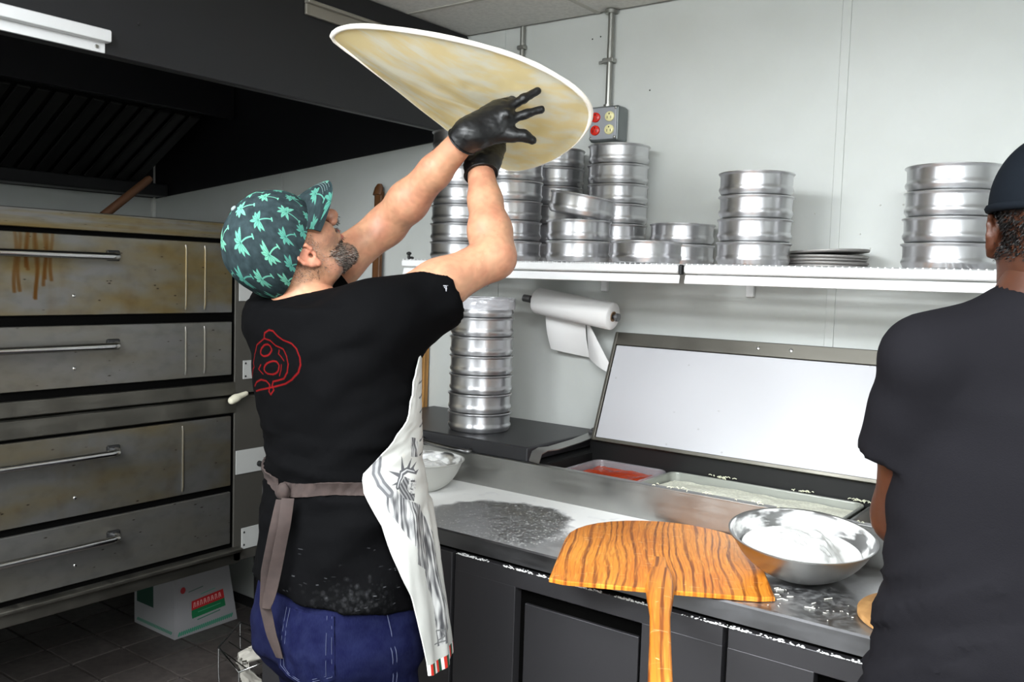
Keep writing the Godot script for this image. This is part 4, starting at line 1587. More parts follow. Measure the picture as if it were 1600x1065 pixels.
	var paper := mat("paper", Color(0.90, 0.895, 0.89), 0.85)
	paper.backlight_enabled = true
	paper.backlight = Color(0.25, 0.25, 0.25)
	obj("roll", g, paper, t)
	g = Geo.new()
	g.xf = Transform3D(Basis(y.cross(side).normalized(), y, side), a.lerp(b, 0.135) + off)
	l += 0.004
	g.lathe([Vector2(0.0155, 0), Vector2(0.0165, 0), Vector2(0.0165, l), Vector2(0.0155, l), Vector2(0.0135, l), Vector2(0.0135, 0), Vector2(0.0155, 0)], 20)
	obj("cardboard_core", g, mat("core", Color(0.5, 0.4, 0.3), 0.8), t)
	g = Geo.new()
	g.xf.origin = off
	var rows := []
	var tl := a.lerp(b, 0.16) + Vector3(0, -0.02, -0.040)
	var tr := a.lerp(b, 0.62) + Vector3(0, -0.02, -0.040)
	for j in 9:
		var v := j / 8.0
		var line := []
		for i in 9:
			var u := i / 8.0
			var top := tl.lerp(tr, u)
			var low := Vector3(-1.735, 1.305, -2.575).lerp(Vector3(-1.585, 1.285, -2.585), u)
			line.append(top.lerp(low, v) + Vector3(0, 0, 0.012 * sin(PI * v) + 0.006 * sin(u * 5.0) * v))
		rows.append(line)
	g.sheet(rows, 0.0012, func(_p: Vector3) -> Vector3: return Vector3.BACK)
	rows = []
	for j in 7:
		var v := j / 6.0
		var line := []
		for i in 6:
			var u := i / 5.0
			var l0 := tr.lerp(Vector3(-1.585, 1.285, -2.585), v)
			var l1 := (tr + Vector3(0.005, -0.012, 0.002)).lerp(Vector3(-1.455, 1.235, -2.545), v)
			var p := l0.lerp(l1, u)
			p.z += 0.02 * sin(PI * u) * v
			line.append(p)
		rows.append(line)
	g.sheet(rows, 0.0012, func(_p: Vector3) -> Vector3: return Vector3.BACK)
	obj("loose_sheet", g, paper, t)

# ---------------------------------------------------------------- things on the worktop
func striped_wood() -> StandardMaterial3D:
	var w := 512
	var h := 640
	var im := picture(w, h, Color.WHITE)
	var n := noise(0.006, 71, 2)
	var n2 := noise(0.03, 72, 3)
	var n3 := noise(0.12, 73, 2)
	for y in h:
		for x in w:
			var warp := n.get_noise_2d(x * 0.8, y * 0.20) * 24.0 + n2.get_noise_2d(x * 0.3, y * 0.10) * 5.0
			var s := x + warp
			var v := 0.5 + 0.5 * sin(s * 0.27 + 2.6 * sin(s * 0.047))
			var fine := 0.5 + 0.5 * sin(s * 0.62 + n2.get_noise_2d(x, y * 0.12) * 5.0)
			var dark := smoothstep(0.70, 0.99, v) * (0.62 + 0.5 * n2.get_noise_2d(s * 0.4, y * 0.1)) + smoothstep(0.75, 1.0, fine) * 0.22
			var col := Color(0.87, 0.56, 0.19).lerp(Color(0.75, 0.42, 0.11), clampf(0.5 + 0.7 * n.get_noise_2d(x + 90, y * 0.3), 0, 1))
			col = col.lerp(Color(0.43, 0.205, 0.05), clampf(dark, 0, 0.9))
			col = col.lerp(Color(0.93, 0.66, 0.30), clampf(n3.get_noise_2d(x, y * 0.08) * 0.8 - 0.1, 0, 0.5))
			im.set_pixel(x, y, col)
	var r := rng(7)
	for k in 120:         # flour scuffs across the grain
		var p := Vector2(r.randf() * w, 30 + r.randf() * (h - 60))
		var d := Vector2(r.randf_range(4, 26), r.randf_range(-5, 5))
		stroke(im, [p, p + d], r.randf_range(0.6, 1.6), Color(0.95, 0.92, 0.85, r.randf_range(0.15, 0.6)))
	var m := mat("striped_wood", Color(1, 1, 1), 0.38)
	m.albedo_texture = tex(im)
	m.metallic_specular = 0.4
	return m

func pale_wood() -> StandardMaterial3D:
	var m := mat("pale_wood", Color(0.80, 0.62, 0.40), 0.5)
	if m.albedo_texture == null:
		m.albedo_texture = tex(tint(grain(256, 256, 0.03, 2.0, 0.15, 0.0, 1.0, 81), Color(0.72, 0.66, 0.6), Color(1, 1, 1)))
		m.uv1_triplanar = true
		m.uv1_scale = Vector3(3, 3, 3)
	return m

func build_counter_things() -> void:
	# the big peel: blade on the worktop, handle reaching out over the edge
	var origin := Vector3(-0.83, 0.902, -1.67)
	var axis := Vector3(0.459, 0, 0.888)
	var t := thing("pizza_peel", "broad striped wooden pizza peel lying on the worktop, handle over the edge", "peel", origin)
	t.basis = Basis(Vector3(0.888, 0, -0.459), Vector3.UP, axis)      # local +z runs along the handle
	var wood := striped_wood()
	var poly := PackedVector2Array()
	poly.append(Vector2(0.234, 0.0))
	poly.append(Vector2(0.232, -0.16))
	poly.append(Vector2(0.230, -0.30))
	for k in range(1, 16):
		var a := PI * k / 16.0
		poly.append(Vector2(cos(a) * 0.229, -0.315 - sin(a) * 0.21))
	poly.append(Vector2(-0.230, -0.30))
	poly.append(Vector2(-0.232, -0.16))
	poly.append(Vector2(-0.234, 0.0))
	poly.append(Vector2(-0.20, 0.012))
	poly.append(Vector2(-0.045, 0.014))
	poly.append(Vector2(0.045, 0.014))
	poly.append(Vector2(0.20, 0.012))
	var g := Geo.new()
	g.prism(poly, 0.0, 0.009, 0.002)
	obj("blade", g, wood, t)
	# handle: a slat that runs up onto the blade and out past the edge
	g = Geo.new()
	var rows := []
	for k in 15:
		var v := k / 14.0
		var z := lerpf(-0.21, 0.86, v)
		var hw := lerpf(0.012, 0.030, smoothstep(-0.21, 0.02, z)) if z < 0.02 else lerpf(0.030, 0.019, smoothstep(0.02, 0.20, z))
		if z > 0.2: hw = lerpf(0.019, 0.021, (z - 0.2) / 0.66)
		var y := 0.0100 + 0.014 * smoothstep(-0.21, -0.05, z)
		rows.append([z, hw, y])
	var rings := []
	for q in rows:
		var ring := []
		for k in 12:
			var a := TAU * k / 12
			var c := cos(a)
			var s := sin(a)
			var low: float = 0.0005 if q[0] > 0.014 else 0.0088
			var mid: float = (q[2] + low) * 0.5
			ring.append(Vector3(signf(c) * pow(absf(c), 0.5) * q[1], mid + signf(s) * pow(absf(s), 0.5) * (q[2] - low) * 0.5, q[0]))
		rings.append(ring)
	var first := g.v.size()
	loft(g, rings)
	for k in range(first, g.v.size()): g.uv[k] = Vector2(0.47 + g.v[k].x * 1.9, 0.1 + g.v[k].z * 0.95)
	lid_fill(g, rings[-1], Vector3.BACK)
	obj("handle", g, wood, t)
	# steel bowl of flour
	flour_bowl(Vector3(-0.640, 0.908, -1.975), 0.160, 0.090, "wide steel bowl heaped with white flour beside the wooden peel", "white flour heaped in the wide steel bowl", M.steel, 0.058, Vector3(0.87, 0, -0.5).normalized() * 0.11)
	flour_bowl(Vector3(-1.80, 0.9, -2.0), 0.125, 0.092, "pale steel bowl dusted with flour, behind the apron, before the black cover", "white flour lining the bowl behind the apron", mat("dusty_steel", Color(0.78, 0.78, 0.76), 0.45, 0.45), 0.06)
	# crumbs and dough shreds on the steel round the bowl
	g = Geo.new()
	var r := rng(5)
	for k in 64:
		var p := Vector3(-0.62 + r.randfn(0.0, 0.09), 0.9015, -1.80 + r.randfn(0.0, 0.045))
		if p.z > -1.73 or p.z < -1.93: continue
		var big := r.randf() < 0.16
		var s := r.randf_range(0.0006, 0.0013) if not big else r.randf_range(0.0014, 0.0022)
		var d := Vector3(r.randf_range(-1, 1), 0, r.randf_range(-1, 1)).normalized() * (s * 1.5 if not big else r.randf_range(0.005, 0.011))
		g.tube([p - d, p + d], s, 6, true, 0.6)
	tag(obj("flour_crumbs", g, mat("crumb", Color(0.90, 0.89, 0.85), 0.8)), "white crumbs and dough shreds scattered on the steel below the flour bowl", "crumbs", "", "stuff")
	# round board almost hidden by the second cook
	g = Geo.new()
	g.lathe([Vector2(0, 0), Vector2(0.151, 0), Vector2(0.155, 0.003), Vector2(0.155, 0.011), Vector2(0.152, 0.014), Vector2(0.0, 0.014)], 56)
	var o := obj("round_board", g, pale_wood())
	o.position = Vector3(-0.325, 0.9005, -1.875)
	tag(o, "round pale wooden board on the worktop beside the second cook", "board")

func flour_bowl(at: Vector3, rad: float, high: float, label: String, flour_label: String, m: Material, level: float, lean := Vector3.ZERO) -> void:
	var t := thing("mixing_bowl", label, "bowl", at)
	var tilt := Basis(lean.normalized(), lean.length()) if lean.length() > 0.0 else Basis()
	t.basis = tilt
	var foot := rad * 0.36
	var wall := func(k: int, inset: float) -> Vector2:
		var a := 0.5 * PI * k / 12.0
		var out_ := lerpf(sin(a), k / 12.0, 0.45)
		return Vector2(foot + (rad * 0.955 - foot) * out_ - inset, high * lerpf(1.0 - cos(a), k / 12.0, 0.35) * 0.97 + 0.001 + inset)
	var out := [Vector2(0.0, 0.0), Vector2(foot, 0.0)]
	for k in range(1, 13): out.append(wall.call(k, 0.0))
	out.append_array([Vector2(rad * 0.985, high * 0.985), Vector2(rad, high), Vector2(rad, high + 0.003), Vector2(rad * 0.975, high + 0.002)])
	var g := Geo.new()
	g.lathe(out, 64)
	obj("shell", g, m, t)
	# the inside is dusted with dried flour
	var inner := [Vector2(rad * 0.975, high + 0.002)]
	for k in range(12, 0, -1): inner.append(wall.call(k, 0.002))
	inner.append_array([Vector2(foot, 0.003), Vector2(0.0, 0.003)])
	g = Geo.new()
	g.lathe(inner, 64)
	var n := noise(1.0, 15, 4)
	var col := picture(512, 128, Color.WHITE)
	var orm := picture(512, 128, Color.WHITE)
	for y in 128:
		for x in 512:
			var a := TAU * x / 512.0
			var f := clampf(0.5 + 3.2 * n.get_noise_3d(cos(a) * 1.6, y * 0.035, sin(a) * 1.6) - 0.10, 0, 1)
			col.set_pixel(x, y, Color(0.70, 0.70, 0.70).lerp(Color(0.90, 0.90, 0.89), f))
			orm.set_pixel(x, y, Color(1, lerpf(0.4, 0.95, f), 1.0 - f))
	var mi := mat("floured_bowl_" + str(int(rad * 1000.0)), Color.WHITE, 1.0, 1.0)
	mi.albedo_texture = tex(col)
	mi.roughness_texture = tex(orm)
	mi.roughness_texture_channel = BaseMaterial3D.TEXTURE_CHANNEL_GREEN
	mi.metallic_texture = mi.roughness_texture
	mi.metallic_texture_channel = BaseMaterial3D.TEXTURE_CHANNEL_BLUE
	tag(obj("inside", g, mi, t), "steel inside of the bowl dusted with dried flour", "")
	# flour heap
	g = Geo.new()
	n = noise(18.0, 16, 4)
	var rows := []
	for j in 22:
		var line := []
		for i in 49:
			var a := TAU * i / 48
			var rr := rad * 0.80 * j / 21.0
			var x := cos(a) * rr
			var z := sin(a) * rr
			var y := level + 0.022 * (1.0 - pow(rr / (rad * 0.80), 2.0)) + 0.012 * n.get_noise_2d(x * 0.9, z * 0.9) * smoothstep(1.0, 0.8, rr / (rad * 0.80)) - 0.045 * smoothstep(0.03, 0.11, x * 0.9 - z * 0.35 + 0.02 * n.get_noise_2d(x * 2.0, z * 2.0))
			# the flour never passes through the wall of the bowl
			var bed := 0.005
			for k in range(1, 13):
				var w0: Vector2 = wall.call(k, 0.003)
				if w0.x <= rr + 0.004: bed = w0.y + 0.004
			line.append(Vector3(x, maxf(y, bed), z))
		rows.append(line)
	g.xf = Transform3D(tilt, at)
	g.sheet(rows, 0.003, func(_p: Vector3) -> Vector3: return Vector3.UP)
	tag(obj("flour_heap", g, M.flour), flour_label, "flour", "", "stuff")

func build_floor_things() -> void:
	# carton under the oven
	var t := thing("carton", "white carton with red and green print on the floor under the ovens", "box", Vector3(-3.4, 0, -2.26))
	var off := -t.position
	var g := Geo.new()
	g.xf.origin = off
	var lo := [Vector3(-3.25, 0.001, -2.10), Vector3(-3.25, 0.001, -2.41), Vector3(-3.55, 0.001, -2.41), Vector3(-3.55, 0.001, -2.10)]
	var hi := [Vector3(-3.25, 0.275, -2.098), Vector3(-3.25, 0.275, -2.36), Vector3(-3.55, 0.275, -2.36), Vector3(-3.55, 0.275, -2.098)]
	for k in 4:
		var q := (k + 1) % 4
		g.flat([lo[k], lo[q], hi[q], hi[k]], (lo[k] + lo[q]) * 0.5 - Vector3(-3.4, 0, -2.255), [Vector2(0, 0.5), Vector2(1, 0.5), Vector2(1, 0), Vector2(0, 0)] if k == 0 else [Vector2(0, 1), Vector2(1, 1), Vector2(1, 0.5), Vector2(0, 0.5)] if k == 3 else [Vector2(0.02, 0.15), Vector2(0.1, 0.15), Vector2(0.1, 0.25), Vector2(0.02, 0.25)])
	g.flat(hi, Vector3.UP, [Vector2(0.02, 0.15), Vector2(0.1, 0.15), Vector2(0.1, 0.25), Vector2(0.02, 0.25)])
	g.flat(lo, Vector3.DOWN, [Vector2(0.02, 0.15), Vector2(0.1, 0.15), Vector2(0.1, 0.25), Vector2(0.02, 0.25)])
	var im := picture(310, 550, Color(0.58, 0.57, 0.58))
	var green := Color(0.03, 0.42, 0.24)
	var red := Color(0.74, 0.10, 0.12)
	fill(im, [Vector2(96, 132), Vector2(262, 118), Vector2(262, 160), Vector2(96, 172)], func(_x: int, _y: int) -> Color: return red)
	fill(im, [Vector2(96, 172), Vector2(262, 160), Vector2(262, 196), Vector2(96, 208)], func(_x: int, _y: int) -> Color: return green)
	for k in 8:        # white lettering reversed out of the red band, too blurred to read
		var x := 108.0 + k * 18.5
		var y := 138.0 - k * 1.5
		stroke(im, [Vector2(x, y + 24), Vector2(x + 2, y + 4), Vector2(x + 8, y + 3), Vector2(x + 9, y + 22)], 3.0, Color(0.90, 0.72, 0.70))
		if k % 2: stroke(im, [Vector2(x + 1, y + 14), Vector2(x + 9, y + 13)], 2.5, Color(0.90, 0.72, 0.70))
	stroke(im, [Vector2(128, 186), Vector2(240, 178)], 3.0, Color(0.3, 0.6, 0.45))
	stroke(im, [Vector2(120, 219), Vector2(232, 208)], 4.0, Color(0.2, 0.42, 0.34))
	stroke(im, [Vector2(150, 112), Vector2(225, 104)], 4.0, Color(0.35, 0.60, 0.52))
	stroke(im, [Vector2(80, 88), Vector2(160, 80)], 4.0, Color(0.35, 0.42, 0.40))
	dot(im, Vector2(48, 74), 14.0, Color(0.62, 0.16, 0.18))
	for k in 26: stroke(im, [Vector2(22 + k * 10.4, 264 - k * 0.4), Vector2(29 + k * 10.4, 252 - k * 0.4)], 7.0, Color(0.16, 0.52, 0.40))
	# the end panel: a dark green block and the same band of green print below
	fill(im, [Vector2(20, 330), Vector2(150, 330), Vector2(150, 450), Vector2(20, 450)], func(_x: int, _y: int) -> Color: return Color(0.10, 0.24, 0.19))
	for k in 26: stroke(im, [Vector2(22 + k * 10.4, 532), Vector2(29 + k * 10.4, 522)], 6.0, Color(0.16, 0.46, 0.36))
	var m := mat("carton_print", Color(1, 1, 1), 0.7)
	m.albedo_texture = tex(im)
	obj("carton_body", g, m, t)
	g = Geo.new()
	g.xf.origin = off
	g.box(Vector3(-3.4, 0.278, -2.165), Vector3(0.3, 0.004, 0.128), 0.0)
	g.box(Vector3(-3.4, 0.278, -2.296), Vector3(0.3, 0.004, 0.128), 0.0)
	obj("flap", g, mat("carton_flap", Color(0.55, 0.54, 0.53), 0.8), t)
	# dark bin in the gap between the ovens and the prep table
	t = thing("waste_bin", "dark plastic bin standing on the floor between the ovens and prep table", "bin", Vector3(-2.60, 0, -2.36))
	g = Geo.new()
	loft(g, [rounded(0, 0, 0.115, 0.085, 0.03, 0.0), rounded(0, 0, 0.135, 0.105, 0.035, 0.50)])
	loft(g, [rounded(0, 0, 0.110, 0.080, 0.03, 0.006), rounded(0, 0, 0.130, 0.100, 0.035, 0.50)])
	lid_fill(g, rounded(0, 0, 0.115, 0.085, 0.03, 0.0), Vector3.DOWN)
	obj("bin_body", g, mat("bin_plastic", Color(0.085, 0.085, 0.08), 0.6), t)
	g = Geo.new()
	var lip := rounded(0, 0, 0.136, 0.106, 0.036, 0.50)
	lip.append(lip[0])
	lip.append(lip[1])
	g.tube(lip, 0.008, 8, false)
	obj("rim", g, M.bin_plastic, t)
	# low chrome wire rack with a white rag on it
	t = thing("wire_rack", "low chrome wire rack standing on the floor behind the tosser's legs", "rack", Vector3(-2.78, 0, -2.12))
	off = -t.position
	var y := 0.14
	g = Geo.new()
	g.xf.origin = off
	g.tube([Vector3(-2.92, y, -2.18), Vector3(-2.72, y, -2.18), Vector3(-2.55, y, -2.10), Vector3(-2.55, y, -1.90), Vector3(-2.78, y, -1.98), Vector3(-2.92, y, -2.18)], 0.004, 8)
	obj("top_hoop", g, M.chrome, t)
	for p in [Vector3(-2.92, 0, -2.18), Vector3(-2.72, 0, -2.18), Vector3(-2.55, 0, -2.10), Vector3(-2.55, 0, -1.90), Vector3(-2.78, 0, -1.98)]:
		g = Geo.new()
		g.xf.origin = off
		g.tube([Vector3(p.x, y, p.z), Vector3(p.x + 0.012, 0.06, p.z + 0.008), Vector3(p.x + 0.02, 0.003, p.z + 0.01)], 0.0035, 8)
		obj("leg", g, M.chrome, t)
	for k in 4:
		g = Geo.new()
		g.xf.origin = off
		var z := -2.16 + k * 0.06
		g.tube([Vector3(-2.84 + k * 0.02, y - 0.004, z), Vector3(-2.56, y - 0.004, z + 0.04)], 0.0025, 6)
		obj("cross_wire", g, M.chrome, t)
	g = Geo.new()
	var rows := []
	var n := noise(9.0, 44, 2)
	for j in 14:
		var line := []
		var v := j / 13.0
		for i in 10:
			var u := i / 9.0
			var p := Vector3(-2.66 + 0.10 * u, y + 0.008, -2.05 + 0.13 * v)
			if v > 0.45:
				p.z = -1.985 + 0.03 * sin(v * 4.0) * (0.4 + u)
				p.y -= (v - 0.45) * 0.21 
			p += Vector3(0, 0.0, 0.016) * n.get_noise_2d(p.x * 6.0, v)
			p.y += 0.008 + 0.008 * n.get_noise_2d(u * 0.7, v * 0.9)
			line.append(p)
		rows.append(line)
	g.sheet(rows, 0.004, func(_p: Vector3) -> Vector3: return Vector3.UP)
	tag(obj("kitchen_rag", g, mat("rag", Color(0.74, 0.72, 0.68), 0.9)), "crumpled off-white rag hanging over the wire rack on the floor", "rag")
	g = Geo.new()
	g.tube([Vector3(-2.30, 0.006, -2.5), Vector3(-2.33, 0.006, -2.3), Vector3(-2.36, 0.006, -2.12), Vector3(-2.38, 0.006, -2.04), Vector3(-2.40, 0.006, -1.92), Vector3(-2.42, 0.006, -1.75), Vector3(-2.45, 0.006, -1.6)], 0.006, 8)
	tag(obj("power_cord", g, M.black_rubber), "black power cord trailing over the floor tiles between wire rack and prep table", "cord")
	# long handled peel leaning on the wall
	t = thing("leaning_peel", "long wooden peel leaning on the wall between the ovens and prep table", "peel", Vector3(-2.61, 0, -2.55))
	off = -t.position
	var wood := mat("old_wood", Color(0.42, 0.26, 0.12), 0.55)
	wood.albedo_texture = tex(grain(256, 256, 0.03, 2.2, 0.12, 0.55, 1.15, 83))
	wood.uv1_triplanar = true
	wood.uv1_scale = Vector3(3, 3, 3)
	g = Geo.new()
	g.xf.origin = off
	g.box(Vector3(-2.605, 1.16, -2.583), Vector3(0.046, 1.44, 0.024), 0.008, Basis(Vector3.RIGHT, -0.016))
	g.tube([Vector3(-2.605, 1.86, -2.583), Vector3(-2.605, 1.89, -2.592), Vector3(-2.605, 1.905, -2.595)], [0.024, 0.022, 0.012], 14, true, 0.5)
	obj("handle", g, wood, t)
	var poly := PackedVector2Array()
	for q in [[-0.16, 0.0], [0.16, 0.0], [0.17, 0.06], [0.17, 0.36], [0.14, 0.44], [0.05, 0.49], [-0.05, 0.49], [-0.14, 0.44], [-0.17, 0.36], [-0.17, 0.06]]: poly.append(Vector2(q[0], -q[1]))
	g = Geo.new()
	g.xf = Transform3D(Basis(Vector3.RIGHT, PI / 2 - 0.06), Vector3(-2.605, 0.004, -2.545) + off)
	g.prism(poly, 0.0, 0.014, 0.003)
	obj("blade", g, wood, t)
	# plank standing beside the prep table
	g = Geo.new()
	g.box(Vector3(-2.375, 0.71, -2.594), Vector3(0.085, 1.42, 0.028), 0.004, Basis(Vector3.RIGHT, -0.012))
	var plank := mat("plank_wood", Color(0.74, 0.53, 0.26), 0.5)
	plank.albedo_texture = wood.albedo_texture
	plank.uv1_triplanar = true
	plank.uv1_scale = Vector3(3, 3, 3)
	tag(obj("wooden_plank", g, plank), "golden wooden plank standing against the wall at the end of the prep table", "plank")

# ---------------------------------------------------------------- people
const TORSO := [[1.471,-1.494,-1.344,0.205,0.150], [1.414,-1.490,-1.343,0.222,0.157], [1.331,-1.475,-1.342,0.222,0.145], [1.247,-1.466,-1.341,0.213,0.140], [1.162,-1.456,-1.342,0.203,0.141], [1.099,-1.447,-1.345,0.196,0.146], [1.022,-1.442,-1.343,0.203,0.163], [0.938,-1.436,-1.340,0.208,0.172], [0.850,-1.429,-1.338,0.209,0.178]]
const HIPS := [[0.960,-1.434,-1.341,0.175,0.135], [0.900,-1.430,-1.340,0.190,0.158], [0.861,-1.429,-1.338,0.200,0.168], [0.797,-1.428,-1.333,0.202,0.174], [0.740,-1.424,-1.330,0.200,0.168]]
const APRON := [[1.359,-1.476,-1.344,0.228,0.145], [1.247,-1.464,-1.343,0.220,0.142], [1.163,-1.454,-1.344,0.211,0.145], [1.100,-1.444,-1.347,0.209,0.152], [1.022,-1.443,-1.342,0.222,0.176], [0.938,-1.440,-1.337,0.232,0.196], [0.854,-1.431,-1.336,0.240,0.208], [0.748,-1.422,-1.334,0.245,0.221], [0.685,-1.415,-1.333,0.245,0.225]]

func section(rows: Array, y: float) -> Array:
	var j := 0
	while j < rows.size() - 2 and rows[j + 1][0] > y: j += 1
	var t := clampf((rows[j][0] - y) / (rows[j][0] - rows[j + 1][0]), 0.0, 1.0)
	var out := []
	for k in range(1, 5): out.append(lerpf(rows[j][k], rows[j + 1][k], t))
	return out

func around(rows: Array, phi: float, y: float, more := 0.0) -> Vector3:
	var s := section(rows, y)
	return Vector3(s[0], y, s[1]) + RT * sin(phi) * (s[2] + more) + FW * cos(phi) * (s[3] + more)

func skin(called: String, base: Color, red: Color, seed_: int) -> StandardMaterial3D:
	var m := mat(called, Color.WHITE, 0.48)
	m.vertex_color_use_as_albedo = true
	m.vertex_color_is_srgb = true
	m.subsurf_scatter_enabled = true
	m.subsurf_scatter_strength = 0.06
	var pores := grain(256, 256, 0.12, 1.0, 1.0, 0.0, 1.0, seed_)
	pores.convert(Image.FORMAT_RGBA8)
	pores.bump_map_to_normal_map(1.5)
	m.normal_enabled = true
	m.normal_texture = tex(pores)
	m.normal_scale = 0.25
	m.uv1_triplanar = true
	m.uv1_scale = Vector3(9, 9, 9)
	return m

func cloth(called: String, color: Color, rough: float, scale_: float, lo := 0.75) -> StandardMaterial3D:
	var m := mat(called, color, rough)
	m.roughness_texture = null
	var weave := grain(256, 256, 0.2, 1.0, 1.0, 0.0, 1.0, 101)
	weave.convert(Image.FORMAT_RGBA8)
	weave.bump_map_to_normal_map(2.0)
	m.normal_enabled = true
	m.normal_texture = tex(weave)
	m.normal_scale = 0.25
	m.metallic_specular = 0.15
	return m

class Face:
	var o: Vector3
	var r: Vector3
	var u: Vector3
	var f: Vector3
	func _init(at: Vector3, right: Vector3, up: Vector3, forward: Vector3) -> void:
		o = at
		r = right
		u = up
		f = forward
	func p(a: float, b: float, c: float) -> Vector3:
		return o + r * a + u * b + f * c
	func basis() -> Basis:
		return Basis(r, u, f)
	func local(q: Vector3) -> Vector3:
		return Vector3((q - o).dot(r), (q - o).dot(u), (q - o).dot(f))

func head_field(h: Face, neck: Vector3, cell: float, neck_r: float) -> Field:
	var f := Field.new(h.o - Vector3.ONE * 0.165, h.o + Vector3.ONE * 0.165, cell)
	var b := h.basis()
	f.ell(h.p(0, 0.045, -0.012), b, Vector3(0.076, 0.088, 0.098), 0.02)
	f.ell(h.p(0, -0.015, 0.035), b, Vector3(0.064, 0.085, 0.062), 0.03)
	for s in [-1.0, 1.0]:
		f.cone(h.p(s * 0.054, -0.035, -0.005), h.p(s * 0.047, -0.072, 0.012), 0.022, 0.021, 0.025)
		f.cone(h.p(s * 0.046, -0.072, 0.012), h.p(s * 0.012, -0.103, 0.073), 0.021, 0.019, 0.025)
		f.cone(h.p(s * 0.036, -0.018, 0.070), h.p(s * 0.045, -0.012, 0.052), 0.022, 0.022, 0.02)
	f.ell(h.p(0, -0.100, 0.080), b, Vector3(0.024, 0.020, 0.018), 0.018)
	f.ell(h.p(0, 0.028, 0.083), b, Vector3(0.052, 0.013, 0.016), 0.014)
	# mouth, lips
	f.ell(h.p(0, -0.052, 0.088), b, Vector3(0.030, 0.016, 0.016), 0.012)
	f.ell(h.p(0, -0.050, 0.101), b, Vector3(0.022, 0.0055, 0.007), 0.006)
	f.ell(h.p(0, -0.066, 0.098), b, Vector3(0.020, 0.006, 0.008), 0.006)
	f.ell(h.p(0, -0.0575, 0.108), b, Vector3(0.017, 0.0032, 0.010), -0.003)
	# nose
	f.cone(h.p(0, 0.020, 0.094), h.p(0, -0.020, 0.123), 0.010, 0.0135, 0.012)
	f.ell(h.p(0, -0.024, 0.125), b, Vector3(0.0135, 0.012, 0.013), 0.008)
	for s in [-1.0, 1.0]:
		f.ell(h.p(s * 0.0125, -0.029, 0.112), b, Vector3(0.009, 0.009, 0.011), 0.006)
		f.ell(h.p(s * 0.0065, -0.0365, 0.117), b, Vector3(0.0035, 0.004, 0.005), -0.002)
		f.ell(h.p(s * 0.032, 0.010, 0.096), b, Vector3(0.017, 0.011, 0.012), -0.008)
		f.ell(h.p(s * 0.032, 0.009, 0.082), b, Vector3(0.0125, 0.0115, 0.0115), 0.003)
		# ear: shell, rim, lobe, hollow
		var e := Basis(h.f, deg_to_rad(12.0) * -s) * b
		f.ell(h.p(s * 0.079, 0.000, -0.012), e, Vector3(0.0085, 0.030, 0.0185), 0.006)
		var rim := [Vector2(0.006, 0.004), Vector2(0.004, 0.018), Vector2(-0.006, 0.029), Vector2(-0.019, 0.028), Vector2(-0.029, 0.015), Vector2(-0.028, -0.003), Vector2(-0.020, -0.018), Vector2(-0.009, -0.029)]
		for k in rim.size() - 1:
			f.cone(h.p(s * 0.0865, rim[k].y, rim[k].x), h.p(s * 0.0865, rim[k + 1].y, rim[k + 1].x), 0.0043, 0.0043, 0.003)
		f.ell(h.p(s * 0.083, -0.027, -0.006), e, Vector3(0.006, 0.010, 0.008), 0.005)
		f.ell(h.p(s * 0.091, 0.003, -0.013), e, Vector3(0.0085, 0.019, 0.0105), -0.003)
		f.ell(h.p(s * 0.084, -0.006, -0.003), e, Vector3(0.012, 0.006, 0.005), -0.003)
		f.cone(h.p(s * 0.0835, -0.010, 0.004), h.p(s * 0.082, 0.000, 0.005), 0.0045, 0.004, 0.003)
	f.cone(h.p(0, -0.045, -0.022), neck, neck_r * 0.96, neck_r, 0.03)
	return f

func hairs(g: Geo, f: Field, h: Face, want: Callable, count: int, length: float, seed_: int, tones: Array, droop: Vector3, width := 0.0006) -> void:
	var r := rng(seed_)
	var made := 0
	var tries := 0
	while made < count and tries < count * 30:
		tries += 1
		var d := Vector3(r.randfn(), r.randfn(), r.randfn()).normalized()
		var p := f.hit(h.o + d * 0.16, -d, 0.16)
		var l := h.local(p)
		var keep: float = want.call(l)
		if r.randf() > keep: continue
		made += 1
		var n := f.grad(p)
		var dir := (n + droop * 0.9 + Vector3(r.randfn(), r.randfn(), r.randfn()) * 0.35).normalized()
		var side := dir.cross(n + Vector3(0.01, 0.02, 0.03)).normalized() * width
		if side.length() < width * 0.5: side = Vector3.UP.cross(dir).normalized() * width
		var le := length * r.randf_range(0.5, 1.2)
		var m := p + dir * le * 0.55
		var t := p + (dir + droop * 0.7).normalized() * le
		g.col = tones[r.randi() % tones.size()]
		var a := g.vert(p - n * 0.001 - side, n)
		var b := g.vert(p - n * 0.001 + side, n)
		var c := g.vert(m + side, n)
		var e := g.vert(m - side, n)
		var top := g.vert(t, n)
		g.quad(a, b, c, e)
		g.tri(e, c, top)
	g.colored = true

func finger(f: Field, pts: Array, r0: float, r1: float, k := 0.006) -> void:
	for i in pts.size() - 1:
		var a := lerpf(r0, r1, float(i) / (pts.size() - 1))
		var b := lerpf(r0, r1, float(i + 1) / (pts.size() - 1))
		f.cone(pts[i], pts[i + 1], a, b, k)

